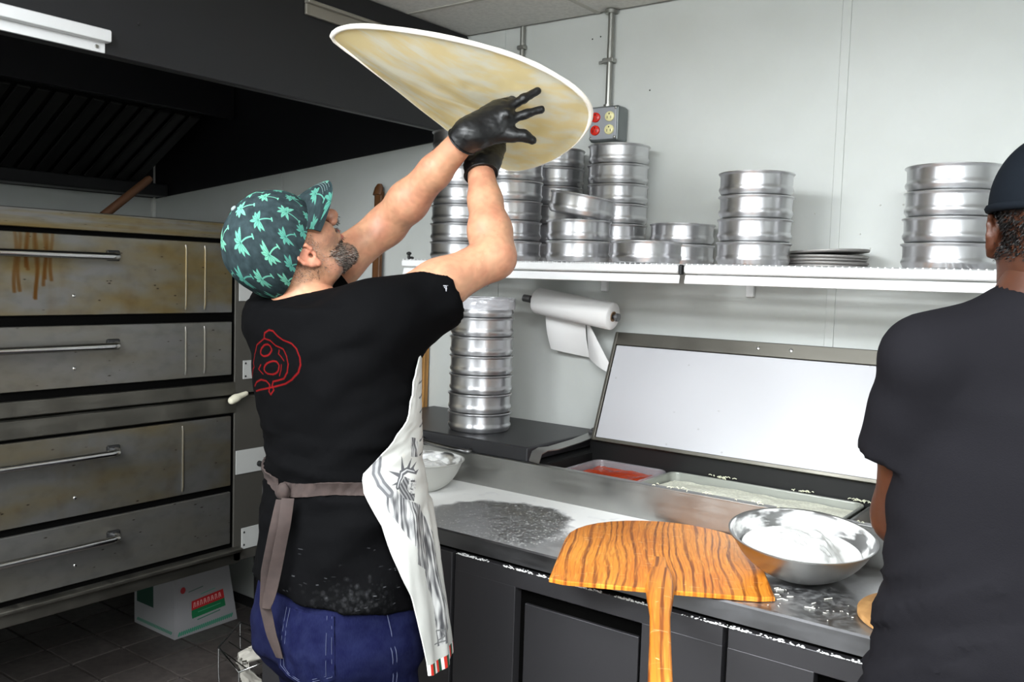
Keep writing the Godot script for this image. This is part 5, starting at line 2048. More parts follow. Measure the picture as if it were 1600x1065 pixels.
func build_tosser() -> void:
	var t := thing("person", "person in a black t-shirt, palm-tree cap and white apron tossing pizza dough with raised arms", "person", Vector3(-1.43, 0, -1.33))
	var off := -t.position
	var e := deg_to_rad(53.0)
	var fwd := FW.rotated(Vector3.UP, deg_to_rad(-4.0))
	var right := fwd.cross(Vector3.UP).normalized()
	var h := Face.new(Vector3(-1.5532, 1.5883, -1.2863), right, -fwd * sin(e) + Vector3.UP * cos(e), fwd * cos(e) + Vector3.UP * sin(e))
	var neck := Vector3(-1.5365, 1.4830, -1.3079)
	var rs := Vector3(-1.3316, 1.4619, -1.3392)
	var re := Vector3(-1.2371, 1.5920, -1.5952)
	var rw := Vector3(-1.3522, 1.8060, -1.6788)
	var ls := Vector3(-1.70, 1.475, -1.40)
	var le := Vector3(-1.5856, 1.6673, -1.6061)
	var lw := Vector3(-1.3266, 1.8677, -1.5972)
	# ---- skin
	var sk := skin("skin_light", Color.WHITE, Color.WHITE, 111)
	var tone := Color(0.735, 0.55, 0.43)
	var rosy := Color(0.715, 0.475, 0.375)
	var n := noise(14.0, 121, 3)
	var n2 := noise(60.0, 122, 2)
	var flesh := func(p: Vector3) -> Color:
		var c: Color = tone.lerp(rosy, clampf(0.35 + 0.8 * n.get_noise_3dv(p), 0, 1))
		return c.darkened(clampf(0.05 + 0.10 * n2.get_noise_3dv(p), 0, 0.2))
	var jaw := func(l: Vector3) -> float:      # how much beard grows at a point of the face
		var a: float = smoothstep(-0.050, -0.078, l.y - 0.30 * (0.075 - l.z)) * smoothstep(0.018, 0.040, l.z)
		var lip: float = smoothstep(0.028, 0.012, absf(l.x)) * smoothstep(0.006, 0.002, absf(l.y + 0.058) - 0.006)
		var tache: float = smoothstep(0.034, 0.022, absf(l.x)) * smoothstep(0.010, 0.006, absf(l.y + 0.043)) * smoothstep(0.085, 0.09, l.z)
		return clampf(maxf(a, tache) - lip, 0, 1) * smoothstep(-0.135, -0.115, l.y)
	var face_skin := func(p: Vector3) -> Color:
		var c: Color = flesh.call(p)
		var l := h.local(p)
		var b: float = jaw.call(l)
		var stub: float = smoothstep(0.03, -0.03, l.y) * smoothstep(-0.02, 0.02, l.z) * 0.3
		if l.z < 0.0 and l.z > -0.10 and l.y < 0.03: stub = maxf(stub, 0.28 * smoothstep(0.05, 0.085, absf(l.x)) * smoothstep(-0.06, -0.01, l.y) * smoothstep(0.0, -0.03, l.z))
		c = c.lerp(Color(0.36, 0.33, 0.32), clampf(maxf(b * 0.55, stub * (0.6 + 0.8 * n2.get_noise_3dv(p * 3.0))), 0, 0.85))
		if absf(l.x) < 0.024 and absf(l.y + 0.058) < 0.013 and l.z > 0.094: c = c.lerp(Color(0.64, 0.33, 0.31), 0.7)
		if absf(l.x) > 0.080: c = c.lerp(Color(0.75, 0.45, 0.37), 0.5)
		return c
	var hf := head_field(h, neck, 0.0032, 0.060)
	var body := Geo.new()
	body.colored = true
	body.xf.origin = Vector3.ZERO
	hf.cut(neck + Vector3(0, -0.045, 0), Vector3.DOWN)
	hf.mesh(body, null, face_skin)
	# trunk and arms, covered by the shirt from the neck to above the elbows
	var bf := Field.new(Vector3(-1.82, 1.25, -1.80), Vector3(-1.16, 1.93, -1.14), 0.0085)
	bf.cone(neck + (h.p(0, -0.04, -0.02) - neck) * 0.3, neck + Vector3(0, -0.05, 0), 0.060, 0.075, 0.03)
	bf.cone(neck + Vector3(0, -0.07, 0), Vector3(-1.47, 1.30, -1.345), 0.09, 0.13, 0.05)
	bf.cone(neck + Vector3(0, -0.06, 0), rs, 0.06, 0.062, 0.04)
	bf.cone(neck + Vector3(0, -0.06, 0), ls, 0.06, 0.062, 0.04)
	limb(bf, rs, re, rw)
	limb(bf, ls, le, lw)
	bf.mesh(body, null, flesh)
	for k in body.v.size(): body.v[k] += off
	obj("body", body, sk, t)
	# eyes
	for s in [-1.0, 1.0]:
		var g := Geo.new()
		g.xf.origin = off
		g.ball(h.p(s * 0.032, 0.010, 0.0845), Vector3.ONE * 0.0118, 18)
		var eye := obj("eye", g, mat("eye_white", Color(0.86, 0.84, 0.82), 0.15), t)
		g = Geo.new()
		g.xf.origin = off
		g.ball(h.p(s * 0.032, 0.012, 0.0935), Vector3.ONE * 0.0045, 10)
		obj("iris", g, mat("iris", Color(0.16, 0.10, 0.06), 0.1), eye)
	# beard and the short hair below the cap
	var g := Geo.new()
	g.xf.origin = off
	var greys := []
	for v in [0.16, 0.10, 0.26, 0.50, 0.08, 0.38, 0.68, 0.58]: greys.append(Color(v, v * 0.95, v * 0.9))
	hairs(g, hf, h, jaw, 2600, 0.0080, 131, greys, (-h.u * 0.8 + h.f * 0.2).normalized(), 0.00065)
	var hm := mat("hair_grey", Color.WHITE, 0.5)
	hm.vertex_color_use_as_albedo = true
	hm.vertex_color_is_srgb = true
	tag(obj("beard", g, hm, t), "short dark beard flecked with grey", "", "", "stuff")
	g = Geo.new()
	g.xf.origin = off
	var side_hair := func(l: Vector3) -> float:
		var band: float = smoothstep(-0.075, -0.035, l.y) * smoothstep(0.03, 0.0, l.z) * smoothstep(0.05, 0.06, absf(l.x) - minf(l.z, 0.0) * 0.8)
		var burn: float = smoothstep(0.02, 0.012, absf(l.z - 0.018)) * smoothstep(-0.03, 0.0, l.y) * smoothstep(0.055, 0.06, absf(l.x))
		return clampf(maxf(band * 0.8, burn), 0, 1) * (0.0 if absf(l.x) > 0.0795 else 1.0)
	hairs(g, hf, h, side_hair, 3800, 0.0045, 132, greys, -h.u, 0.0004)
	tag(obj("hair", g, hm, t), "close-cropped greying hair below the cap", "", "", "stuff")
	palm_cap(t, h, off)
	gloves(t, off, lw, le, rw, re)
	var shirt := tosser_shirt(t, off, neck, h, rs, re, ls, le)
	tosser_jeans(t, off)
	apron(t, off, shirt)

func limb(f: Field, s: Vector3, e: Vector3, w: Vector3) -> void:
	f.cone(s, s.lerp(e, 0.5), 0.058, 0.053, 0.03)
	f.cone(s.lerp(e, 0.5), e, 0.053, 0.045, 0.03)
	var belly := e.lerp(w, 0.28)
	f.cone(e, belly, 0.045, 0.0475, 0.03)
	f.cone(belly, e.lerp(w, 0.62), 0.047, 0.038, 0.025)
	f.cone(e.lerp(w, 0.62), w + (w - e).normalized() * 0.01, 0.038, 0.030, 0.02)

func palm_cap(t: Node3D, h: Face, off: Vector3) -> void:
	var size := 768
	var im := picture(size, size, Color(0.105, 0.155, 0.165))
	var n := noise(0.02, 141, 3)
	for y in size:
		for x in size:
			var v := 1.0 + 0.25 * n.get_noise_2d(x, y)
			im.set_pixel(x, y, Color(0.150 * v, 0.190 * v, 0.200 * v))
	var r := rng(142)
	var spots := []
	for j in 7:
		for i in 7:
			var p := Vector2((i + 0.5 + (0.5 if j % 2 else 0.0)) * size / 7.0, (j + 0.5) * size / 7.0) + Vector2(r.randf_range(-9, 9), r.randf_range(-9, 9))
			var a := -PI / 2 + 0.95 + r.randf_range(-0.4, 0.4)       # trunks slant towards the brim and the ear
			palm(im, p, a, r.randf_range(46, 55), r)
	var m := cloth("palm_print", Color(1, 1, 1), 0.8, 1.0)
	m.albedo_texture = tex(im)
	m.normal_enabled = false
	# crown: a dome over the skull, cut by a slanting plane
	var centre := Vector3(0, 0.040, -0.012)
	var rad := Vector3(0.0915, 0.116, 0.113)
	var edge := func(d: Vector3) -> float:       # angle from the top at which the dome meets the rim plane
		var lo := 0.2
		var hi := 2.6
		for k in 24:
			var mid := (lo + hi) * 0.5
			var p := centre + Vector3(d.x * sin(mid), cos(mid), d.z * sin(mid)) * rad
			if p.y > 0.024 + 0.30 * p.z + 0.28 * minf(p.z + 0.03, 0.0): lo = mid
			else: hi = mid
		return lo
	var rows := []
	var nseg := 64
	var nring := 26
	var bulge := noise(9.0, 143, 2)
	for j in nring + 1:
		var line := []
		for i in nseg + 1:
			var a := TAU * i / nseg
			var d := Vector3(sin(a), 0, cos(a))
			var th: float = edge.call(d) * j / nring
			var p := centre + Vector3(d.x * sin(th), cos(th), d.z * sin(th)) * rad
			# six seams pull the cloth in a little
			var seam := 1.0 - 0.012 * exp(-pow(absf(fposmod(a / TAU * 6.0 + 0.5, 1.0) - 0.5) * 22.0, 2.0)) * sin(th)
			p = centre + (p - centre) * seam * (1.0 + 0.03 * bulge.get_noise_3dv(p))
			line.append(h.p(p.x, p.y, p.z))
		rows.append(line)
	var cap := Node3D.new()
	cap.name = "cap"
	t.add_child(cap)
	tag(cap, "dark green cap printed with light green palm trees", "")
	var g := Geo.new()
	g.xf.origin = off
	var mid := h.p(centre.x, centre.y, centre.z)
	g.sheet(rows, 0.0025, func(p: Vector3) -> Vector3: return p - mid, func(i: int, j: int) -> Vector2:
		var a := TAU * i / nseg
		var k := float(j) / nring
		return Vector2(0.5 + 0.47 * k * sin(a), 0.5 - 0.47 * k * cos(a)))
	obj("crown", g, m, cap)
	g = Geo.new()
	g.xf.origin = off
	g.ball(h.p(0, 0.1575, -0.012), Vector3(0.007, 0.004, 0.007), 12, h.basis())
	obj("button", g, mat("button_grey", Color(0.45, 0.50, 0.50), 0.7), cap)
	# peak
	rows = []
	for j in 15:
		var v := j / 14.0
		var line := []
		for i in 29:
			var a := deg_to_rad(lerpf(-68.0, 68.0, i / 28.0))
			var d := Vector3(sin(a), 0, cos(a))
			var th: float = edge.call(d) - 0.03
			var p := centre + Vector3(d.x * sin(th), cos(th), d.z * sin(th)) * rad * 1.01
			var reach := 0.076 * pow(maxf(cos(a * 1.25), 0.0), 0.58)
			p.z += reach * v
			p.x *= 1.0 - 0.03 * v
			p.y += -0.020 * v * v - 0.004 * (1.0 - cos(a)) * v - 0.006 * v
			line.append(h.p(p.x, p.y, p.z))
		rows.append(line)
	g = Geo.new()
	g.xf.origin = off
	g.sheet(rows, 0.004, func(_p: Vector3) -> Vector3: return h.u, func(i: int, j: int) -> Vector2: return Vector2(0.30 + 0.40 * i / 28.0, 0.30 - 0.22 * j / 14.0))
	var pk := obj("peak", g, m, cap)
	for k in 4:
		var v := 0.70 + 0.075 * k
		var path := []
		for i in range(2, 27):
			var q: float = v * 14.0
			path.append(rows[int(q)][i].lerp(rows[mini(int(q) + 1, 14)][i], q - int(q)) + h.u * 0.0021)
		g = Geo.new()
		g.xf.origin = off
		g.tube(path, 0.0006, 5)
		obj("stitching", g, mat("stitch_grey", Color(0.42, 0.50, 0.49), 0.8), pk)

func palm(im: Image, p: Vector2, a: float, s: float, r: RandomNumberGenerator) -> void:
	var green := Color(0.38, 0.61, 0.52).lerp(Color(0.27, 0.49, 0.44), r.randf())
	var trunk := Vector2.from_angle(a)
	var side := trunk.orthogonal()
	var q := [p]
	for k in range(1, 7): q.append(p + trunk * s * 1.15 * k / 6.0 + side * sin(k * 0.5) * s * 0.08)
	stroke(im, q, s * 0.10, green)
	stroke(im, [q[-1] - side * s * 0.14, q[-1] + side * s * 0.14], s * 0.12, green)
	for k in 7:        # fronds fan out away from the trunk
		var b := a + PI + lerpf(-1.75, 1.75, k / 6.0) + r.randf_range(-0.10, 0.10)
		var d := Vector2.from_angle(b)
		var l := s * r.randf_range(0.72, 0.98)
		for i in 10:
			var u := i / 9.0
			var at := p + d * l * u - trunk.rotated(0.0) * -0.18 * s * u * u
			dot(im, at, s * 0.128 * sin(PI * clampf(u * 0.9 + 0.08, 0, 1)) + 0.5, green)
	for k in 8:        # dark midribs between the fronds
		var b := a + PI + lerpf(-1.8, 1.8, k / 7.0)
		stroke(im, [p, p + Vector2.from_angle(b) * s * 0.55], 1.0, Color(0.10, 0.22, 0.21, 0.7))

func gloves(t: Node3D, off: Vector3, lw: Vector3, le: Vector3, rw: Vector3, re: Vector3) -> void:
	var m := mat("black_nitrile", Color(0.035, 0.036, 0.040), 0.42)
	var wrinkle := noise(55.0, 151, 2)
	# left hand: back of the hand to the camera, fingers spread under the dough
	var f := Field.new(Vector3(-1.2918, 1.9091, -1.6578) - Vector3.ONE * 0.13, Vector3(-1.2918, 1.9091, -1.6578) + Vector3.ONE * 0.13, 0.003)
	var wl := lw
	var kn := [Vector3(-1.2468, 1.9131, -1.6690), Vector3(-1.2564, 1.9413, -1.6681), Vector3(-1.2811, 1.9520, -1.6758), Vector3(-1.3074, 1.9493, -1.6810)]
	f.cone(wl + (le - wl).normalized() * 0.022, wl, 0.0375, 0.034, 0.01)
	for k in 4:
		f.cone(wl.lerp(kn[k], 0.1), kn[k].lerp(wl, 0.12), 0.027, 0.0165, 0.022)
	f.cone(wl.lerp(kn[0], 0.25) + Vector3(0, -0.012, 0), Vector3(-1.2628, 1.8779, -1.6578), 0.027, 0.016, 0.02)
	finger(f, [kn[0], Vector3(-1.2263, 1.9227, -1.6851), Vector3(-1.2016, 1.9350, -1.7106)], 0.0115, 0.0085)
	finger(f, [kn[1], Vector3(-1.2369, 1.9588, -1.6879), Vector3(-1.2169, 1.9791, -1.7145)], 0.0118, 0.0088)
	finger(f, [kn[2], Vector3(-1.2897, 1.9638, -1.7142), Vector3(-1.2966, 1.9660, -1.7491)], 0.0112, 0.0085)
	finger(f, [kn[3], Vector3(-1.3187, 1.9538, -1.7105), Vector3(-1.3251, 1.9517, -1.7393)], 0.0105, 0.008)
	finger(f, [Vector3(-1.2744, 1.8745, -1.6489), Vector3(-1.2465, 1.8736, -1.6657), Vector3(-1.2276, 1.8728, -1.6796), Vector3(-1.2128, 1.8638, -1.6948)], 0.0165, 0.0100, 0.012)
	f.ell(Vector3(-1.2517, 1.9181, -1.6434), Basis(), Vector3(0.011, 0.010, 0.010), 0.012)
	var back := (le - wl).normalized()
	f.cut(wl + back * 0.020, back)
	f.relief(func(p: Vector3) -> float: return 0.0012 * wrinkle.get_noise_3dv(p * Vector3(1, 1.6, 1)), 0.012)
	var g := Geo.new()
	f.mesh(g)
	for k in g.v.size(): g.v[k] += off
	tag(obj("glove", g, m, t), "black glove spread under the dough", "")
	# right hand: behind it, palm up against the dough
	f = Field.new(Vector3(-1.3628, 1.8687, -1.7264) - Vector3.ONE * 0.125, Vector3(-1.3628, 1.8687, -1.7264) + Vector3.ONE * 0.125, 0.003)
	var wr := rw
	kn = [Vector3(-1.3906, 1.9015, -1.7275), Vector3(-1.3852, 1.9076, -1.7507), Vector3(-1.3740, 1.9026, -1.7648), Vector3(-1.3599, 1.8881, -1.7677)]
	f.cone(wr + (re - wr).normalized() * 0.022, wr, 0.040, 0.035, 0.01)
	for k in 4:
		f.cone(wr.lerp(kn[k], 0.08), kn[k].lerp(wr, 0.12), 0.028, 0.0185, 0.022)
	f.cone(Vector3(-1.3377, 1.8263, -1.7038), Vector3(-1.3404, 1.8595, -1.7359), 0.022, 0.015, 0.02)
	finger(f, [kn[0], Vector3(-1.4028, 1.9346, -1.7463), Vector3(-1.4113, 1.9510, -1.7665)], 0.0112, 0.0085)
	finger(f, [kn[1], Vector3(-1.3948, 1.9411, -1.7716), Vector3(-1.4017, 1.9560, -1.7928)], 0.0115, 0.0085)
	finger(f, [kn[2], Vector3(-1.3737, 1.9324, -1.7864), Vector3(-1.3778, 1.9458, -1.8095)], 0.0112, 0.0085)
	finger(f, [kn[3], Vector3(-1.3623, 1.9138, -1.7932), Vector3(-1.3677, 1.9282, -1.8129)], 0.0105, 0.008)
	finger(f, [Vector3(-1.3842, 1.8384, -1.6829), Vector3(-1.4029, 1.8718, -1.6970), Vector3(-1.4138, 1.8999, -1.7164)], 0.015, 0.0095, 0.012)
	back = (re - wr).normalized()
	f.cut(wr + back * 0.020, back)
	f.relief(func(p: Vector3) -> float: return 0.0016 * wrinkle.get_noise_3dv(p * Vector3(1, 2.2, 1)), 0.012)
	g = Geo.new()
	f.mesh(g)
	for k in g.v.size(): g.v[k] += off
	tag(obj("glove", g, m, t), "black glove half hidden behind the other", "")
	# rolled cuffs
	for q in [[wl, (le - wl).normalized(), 0.0375], [wr, (re - wr).normalized(), 0.0395]]:
		var path := []
		var d: Vector3 = q[1]
		var u := d.cross(Vector3.RIGHT).normalized()
		var w := d.cross(u)
		for k in 25:
			var a := TAU * k / 24
			path.append(q[0] + d * 0.020 + (u * cos(a) + w * sin(a)) * q[2])
		g = Geo.new()
		g.xf.origin = off
		g.tube(path, 0.0022, 7, false)
		obj("glove_cuff", g, m, t)

func tosser_shirt(t: Node3D, off: Vector3, neck: Vector3, h: Face, rs: Vector3, re: Vector3, ls: Vector3, le: Vector3) -> Field:
	var f := Field.new(Vector3(-1.90, 0.82, -1.72), Vector3(-1.12, 1.63, -1.08), 0.009)
	f.stack(TORSO, RT, FW, 0.02)
	f.cone(neck + Vector3(0, -0.080, 0), rs + Vector3(0, -0.012, 0), 0.085, 0.080, 0.06)
	f.cone(neck + Vector3(0, -0.075, 0), ls, 0.085, 0.080, 0.06)
	var hem := rs.lerp(re, 0.545) + Vector3(0, -0.026, 0)
	f.cone(rs + Vector3(0, -0.012, 0), hem + (re - rs).normalized() * 0.03, 0.080, 0.075, 0.05)
	var lhem := ls.lerp(le, 0.42)
	f.cone(ls, lhem + (le - ls).normalized() * 0.03, 0.080, 0.072, 0.05)
	var n := noise(7.0, 161, 2)
	var n2 := noise(3.2, 162, 2)
	f.relief(func(p: Vector3) -> float:
		var q := p - Vector3(-1.45, 1.0, -1.34)
		# drape: slanting folds that run down from the shoulder to the waist, stronger near the apron tie
		var a := n2.get_noise_3d(q.x * 1.2 + q.y * 0.8, q.y * 2.6 - q.x * 1.5, q.z * 1.2 + q.y * 0.6)
		var b := n.get_noise_3d(q.x, q.y * 1.8, q.z)
		var waist := exp(-pow((p.y - 1.125) / 0.09, 2.0))
		return 0.010 * a + 0.0045 * b + waist * 0.010 * n.get_noise_3d(q.x * 0.5, q.y * 5.0, q.z * 0.5))
	f.cut(hem, (re - rs).normalized(), 0.16)
	f.cut(lhem, (le - ls).normalized(), 0.13)
	f.cut(Vector3(-1.43, 0.868, -1.34), Vector3(-0.06, -1, 0.10).normalized())
	f.carve_cone(neck + Vector3(0, -0.035, 0) + FW * 0.012, neck + (h.p(0, -0.045, -0.022) - neck) * 1.6 + FW * 0.01, 0.066, 0.078)
	var im := picture(1024, 640, Color(0.024, 0.0245, 0.029))
	var r := rng(163)
	for line in LOGO:
		var pts := []
		for k in range(0, line.size(), 2): pts.append(Vector2(line[k] / 360.0 * 1024.0, (1.60 - line[k + 1]) / 0.8 * 640.0))
		stroke(im, pts, 2.9 if line.size() > 12 else 2.2, Color(0.36, 0.045, 0.052, 0.9))
	# flour smudges low on the back and on the sleeve hem
	for k in 260:
		var p := Vector2(r.randfn(120.0, 14.0) / 360.0 * 1024.0, (1.60 - r.randfn(0.90, 0.018)) / 0.8 * 640.0)
		dot(im, p, r.randf_range(1.0, 4.0), Color(0.55, 0.55, 0.56, r.randf_range(0.02, 0.10)))
	for k in 40:
		var p := Vector2(r.randf_range(90, 180) / 360.0 * 1024.0, (1.60 - r.randf_range(0.87, 1.0)) / 0.8 * 640.0)
		stroke(im, [p, p + Vector2(r.randf_range(2, 9), r.randf_range(-1, 1))], 0.9, Color(0.7, 0.7, 0.72, r.randf_range(0.1, 0.5)))
	var m := cloth("black_tee", Color(1, 1, 1), 0.85, 1.0)
	m.normal_enabled = false
	m.albedo_texture = tex(im)
	var g := Geo.new()
	f.mesh(g, func(p: Vector3) -> Vector2:
		var s := section(TORSO, clampf(p.y, 0.851, 1.47))
		var q := p - Vector3(s[0], p.y, s[1])
		var a := atan2(q.dot(RT) / s[2], q.dot(FW) / s[3])
		return Vector2(fposmod(a, TAU) / TAU, (1.60 - p.y) / 0.8))
	for k in g.v.size(): g.v[k] += off
	var o := obj("t_shirt", g, m, t)
	tag(o, "black t-shirt with a red line drawing on the back", "")
	# white mark on the sleeve hem
	g = Geo.new()
	g.xf.origin = off
	var dir := (re - rs).normalized()
	for k in 9:
		var p := Vector3(-1.1203, 1.4661, -1.2838) + Vector3(0.0022 * (k % 3) - 0.004, 0.003 * k - 0.012, 0.004 * (k % 4))
		var to := (rs.lerp(re, 0.6) - p).normalized()
		var q := f.hit(p, to, 0.5)
		var n3 := f.grad(q)
		var side := n3.cross(dir).normalized()
		g.tube([q + n3 * 0.0008, q + n3 * 0.0012 + side * 0.006 + dir * 0.002, q + n3 * 0.0008 + side * 0.010 - dir * 0.003 * (k % 3)], 0.0011, 5)
	obj("sleeve_mark", g, mat("print_grey", Color(0.62, 0.62, 0.64), 0.8), o)
	return f

func tosser_jeans(t: Node3D, off: Vector3) -> void:
	var f := Field.new(Vector3(-1.74, 0.03, -1.62), Vector3(-1.14, 0.985, -1.08), 0.011)
	f.stack(HIPS, RT, FW, 0.03)
	var c := Vector3(-1.424, 0.78, -1.332)
	var knees := []
	for s in [-1.0, 1.0]:
		var hip: Vector3 = c + RT * 0.098 * s
		var knee: Vector3 = Vector3(c.x, 0.47, c.z) + RT * 0.115 * s + FW * 0.03
		var ankle: Vector3 = Vector3(c.x, 0.085, c.z) + RT * 0.13 * s - FW * 0.02
		f.cone(hip, knee, 0.108, 0.080, 0.03)
		f.cone(knee, ankle, 0.080, 0.066, 0.02)
		knees.append(ankle)
	f.cone(c + RT * 0.08 - FW * 0.074 + Vector3(0, 0.0, 0), c + RT * 0.08 - FW * 0.072 + Vector3(0, -0.05, 0), 0.078, 0.078, 0.05)
	f.cone(c - RT * 0.075 - FW * 0.068 + Vector3(0, 0.0, 0), c - RT * 0.075 - FW * 0.066 + Vector3(0, -0.05, 0), 0.078, 0.078, 0.05)
	var n := noise(6.0, 171, 2)
	f.relief(func(p: Vector3) -> float: return 0.005 * n.get_noise_3d(p.x, p.y * 2.6, p.z))
	var den := mat("denim", Color(0.080, 0.095, 0.20), 0.9, 0.0, 0.2)
	var w1 := noise(0.02, 172, 3)
	var w2 := noise(0.35, 173, 2)
	var im := picture(512, 512, Color.WHITE)
	for y in 512:
		for x in 512:
			var v := 0.82 + 0.35 * w1.get_noise_2d(x, y) + 0.30 * w2.get_noise_2d(x * 2.0, y * 0.2)
			im.set_pixel(x, y, Color(v, v, v * 0.5 + 0.5))
	den.albedo_texture = tex(im)
	den.uv1_triplanar = true
	den.uv1_scale = Vector3(2.2, 2.2, 2.2)
	var g := Geo.new()
	f.mesh(g)
	for k in g.v.size(): g.v[k] += off
	var jeans := obj("jeans", g, den, t)
	tag(jeans, "dark blue jeans", "")
	# back pocket and its stitching, laid on the cloth
	var lay := func(a: float, y: float, more: float) -> Vector3:
		var out := Vector3(-1.425, y, -1.333)
		var d := RT * sin(deg_to_rad(a)) + FW * cos(deg_to_rad(a))
		var q := f.hit(out + d * 0.34, -d, 0.34)
		return q + d * more
	var rows := []
	for j in 11:
		var line := []
		for i in 11:
			var u := i / 10.0
			var v := j / 10.0
			var a := lerpf(166.0, 128.0, u) + 3.0 * v * (0.5 - u)
			var low := 0.745 - 0.022 * (1.0 - absf(u - 0.45) * 2.0)
			line.append(lay.call(a, lerpf(0.868, low, v), 0.0035))
		rows.append(line)
	g = Geo.new()
	g.xf.origin = off
	g.sheet(rows, 0.004, func(p: Vector3) -> Vector3: return p - Vector3(-1.425, p.y, -1.333))
	var pocket := obj("back_pocket", g, den, jeans)
	var thread := mat("thread", Color(0.22, 0.24, 0.34), 0.8)
	for inset in [0.04, 0.12]:
		var path := []
		for q in [[inset, 0.0], [inset, 0.25], [inset, 0.5], [inset, 0.75], [inset, 0.95 - inset * 0.4], [0.25, 0.97 - inset * 0.4], [0.45, 0.98 - inset * 0.4], [0.7, 0.97 - inset * 0.4], [1.0 - inset, 0.95 - inset * 0.4], [1.0 - inset, 0.7], [1.0 - inset, 0.4], [1.0 - inset, 0.0]]:
			var x: float = q[0] * 10.0
			var y: float = q[1] * 10.0
			var a: Vector3 = rows[int(y)][mini(int(x), 9)].lerp(rows[int(y)][mini(int(x), 9) + 1], x - mini(int(x), 9))
			var b: Vector3 = rows[mini(int(y) + 1, 10)][mini(int(x), 9)].lerp(rows[mini(int(y) + 1, 10)][mini(int(x), 9) + 1], x - mini(int(x), 9))
			var p := a.lerp(b, y - int(y))
			path.append(p + (p - Vector3(-1.425, p.y, -1.333)).normalized() * 0.0025)
		g = Geo.new()
		g.xf.origin = off
		g.tube(path, 0.0006, 5)
		obj("stitching", g, thread, pocket)
	for a in [100.0, 97.5]:
		var path := []
		for k in 12: path.append(lay.call(a - k * 0.7, 0.90 - k * 0.018, 0.0015))
		g = Geo.new()
		g.xf.origin = off
		g.tube(path, 0.0012, 5)
		obj("side_seam", g, thread, jeans)
	# shoes
	for q in knees:
		var sf := Field.new(q + Vector3(-0.12, -0.1, -0.26), q + Vector3(0.14, 0.1, 0.14), 0.008)
		sf.cone(q + Vector3(0, -0.035, 0.03), q + FW * 0.15 + Vector3(0, -0.05, 0), 0.048, 0.038, 0.02)
		sf.cone(q + Vector3(0, 0.02, 0), q + Vector3(0, -0.04, 0), 0.045, 0.05, 0.02)
		sf.cut(Vector3(q.x, 0.002, q.z), Vector3.DOWN)
		g = Geo.new()
		sf.mesh(g)
		for k in g.v.size(): g.v[k] += off
		obj("shoe", g, M.black_rubber, t)

const EDGE := [[1.42, 52.0], [1.355, 66.0], [1.254, 81.5], [1.195, 101.0], [1.146, 119.0], [1.105, 118.0], [1.049, 106.0], [0.903, 88.0], [0.758, 80.0], [0.70, 79.0]]

func edge_at(y: float) -> float:
	for k in EDGE.size() - 1:
		if y <= EDGE[k][0] and y >= EDGE[k + 1][0]: return lerpf(EDGE[k][1], EDGE[k + 1][1], (EDGE[k][0] - y) / (EDGE[k][0] - EDGE[k + 1][0]))
	return EDGE[0][1] if y > EDGE[0][0] else EDGE[-1][1]

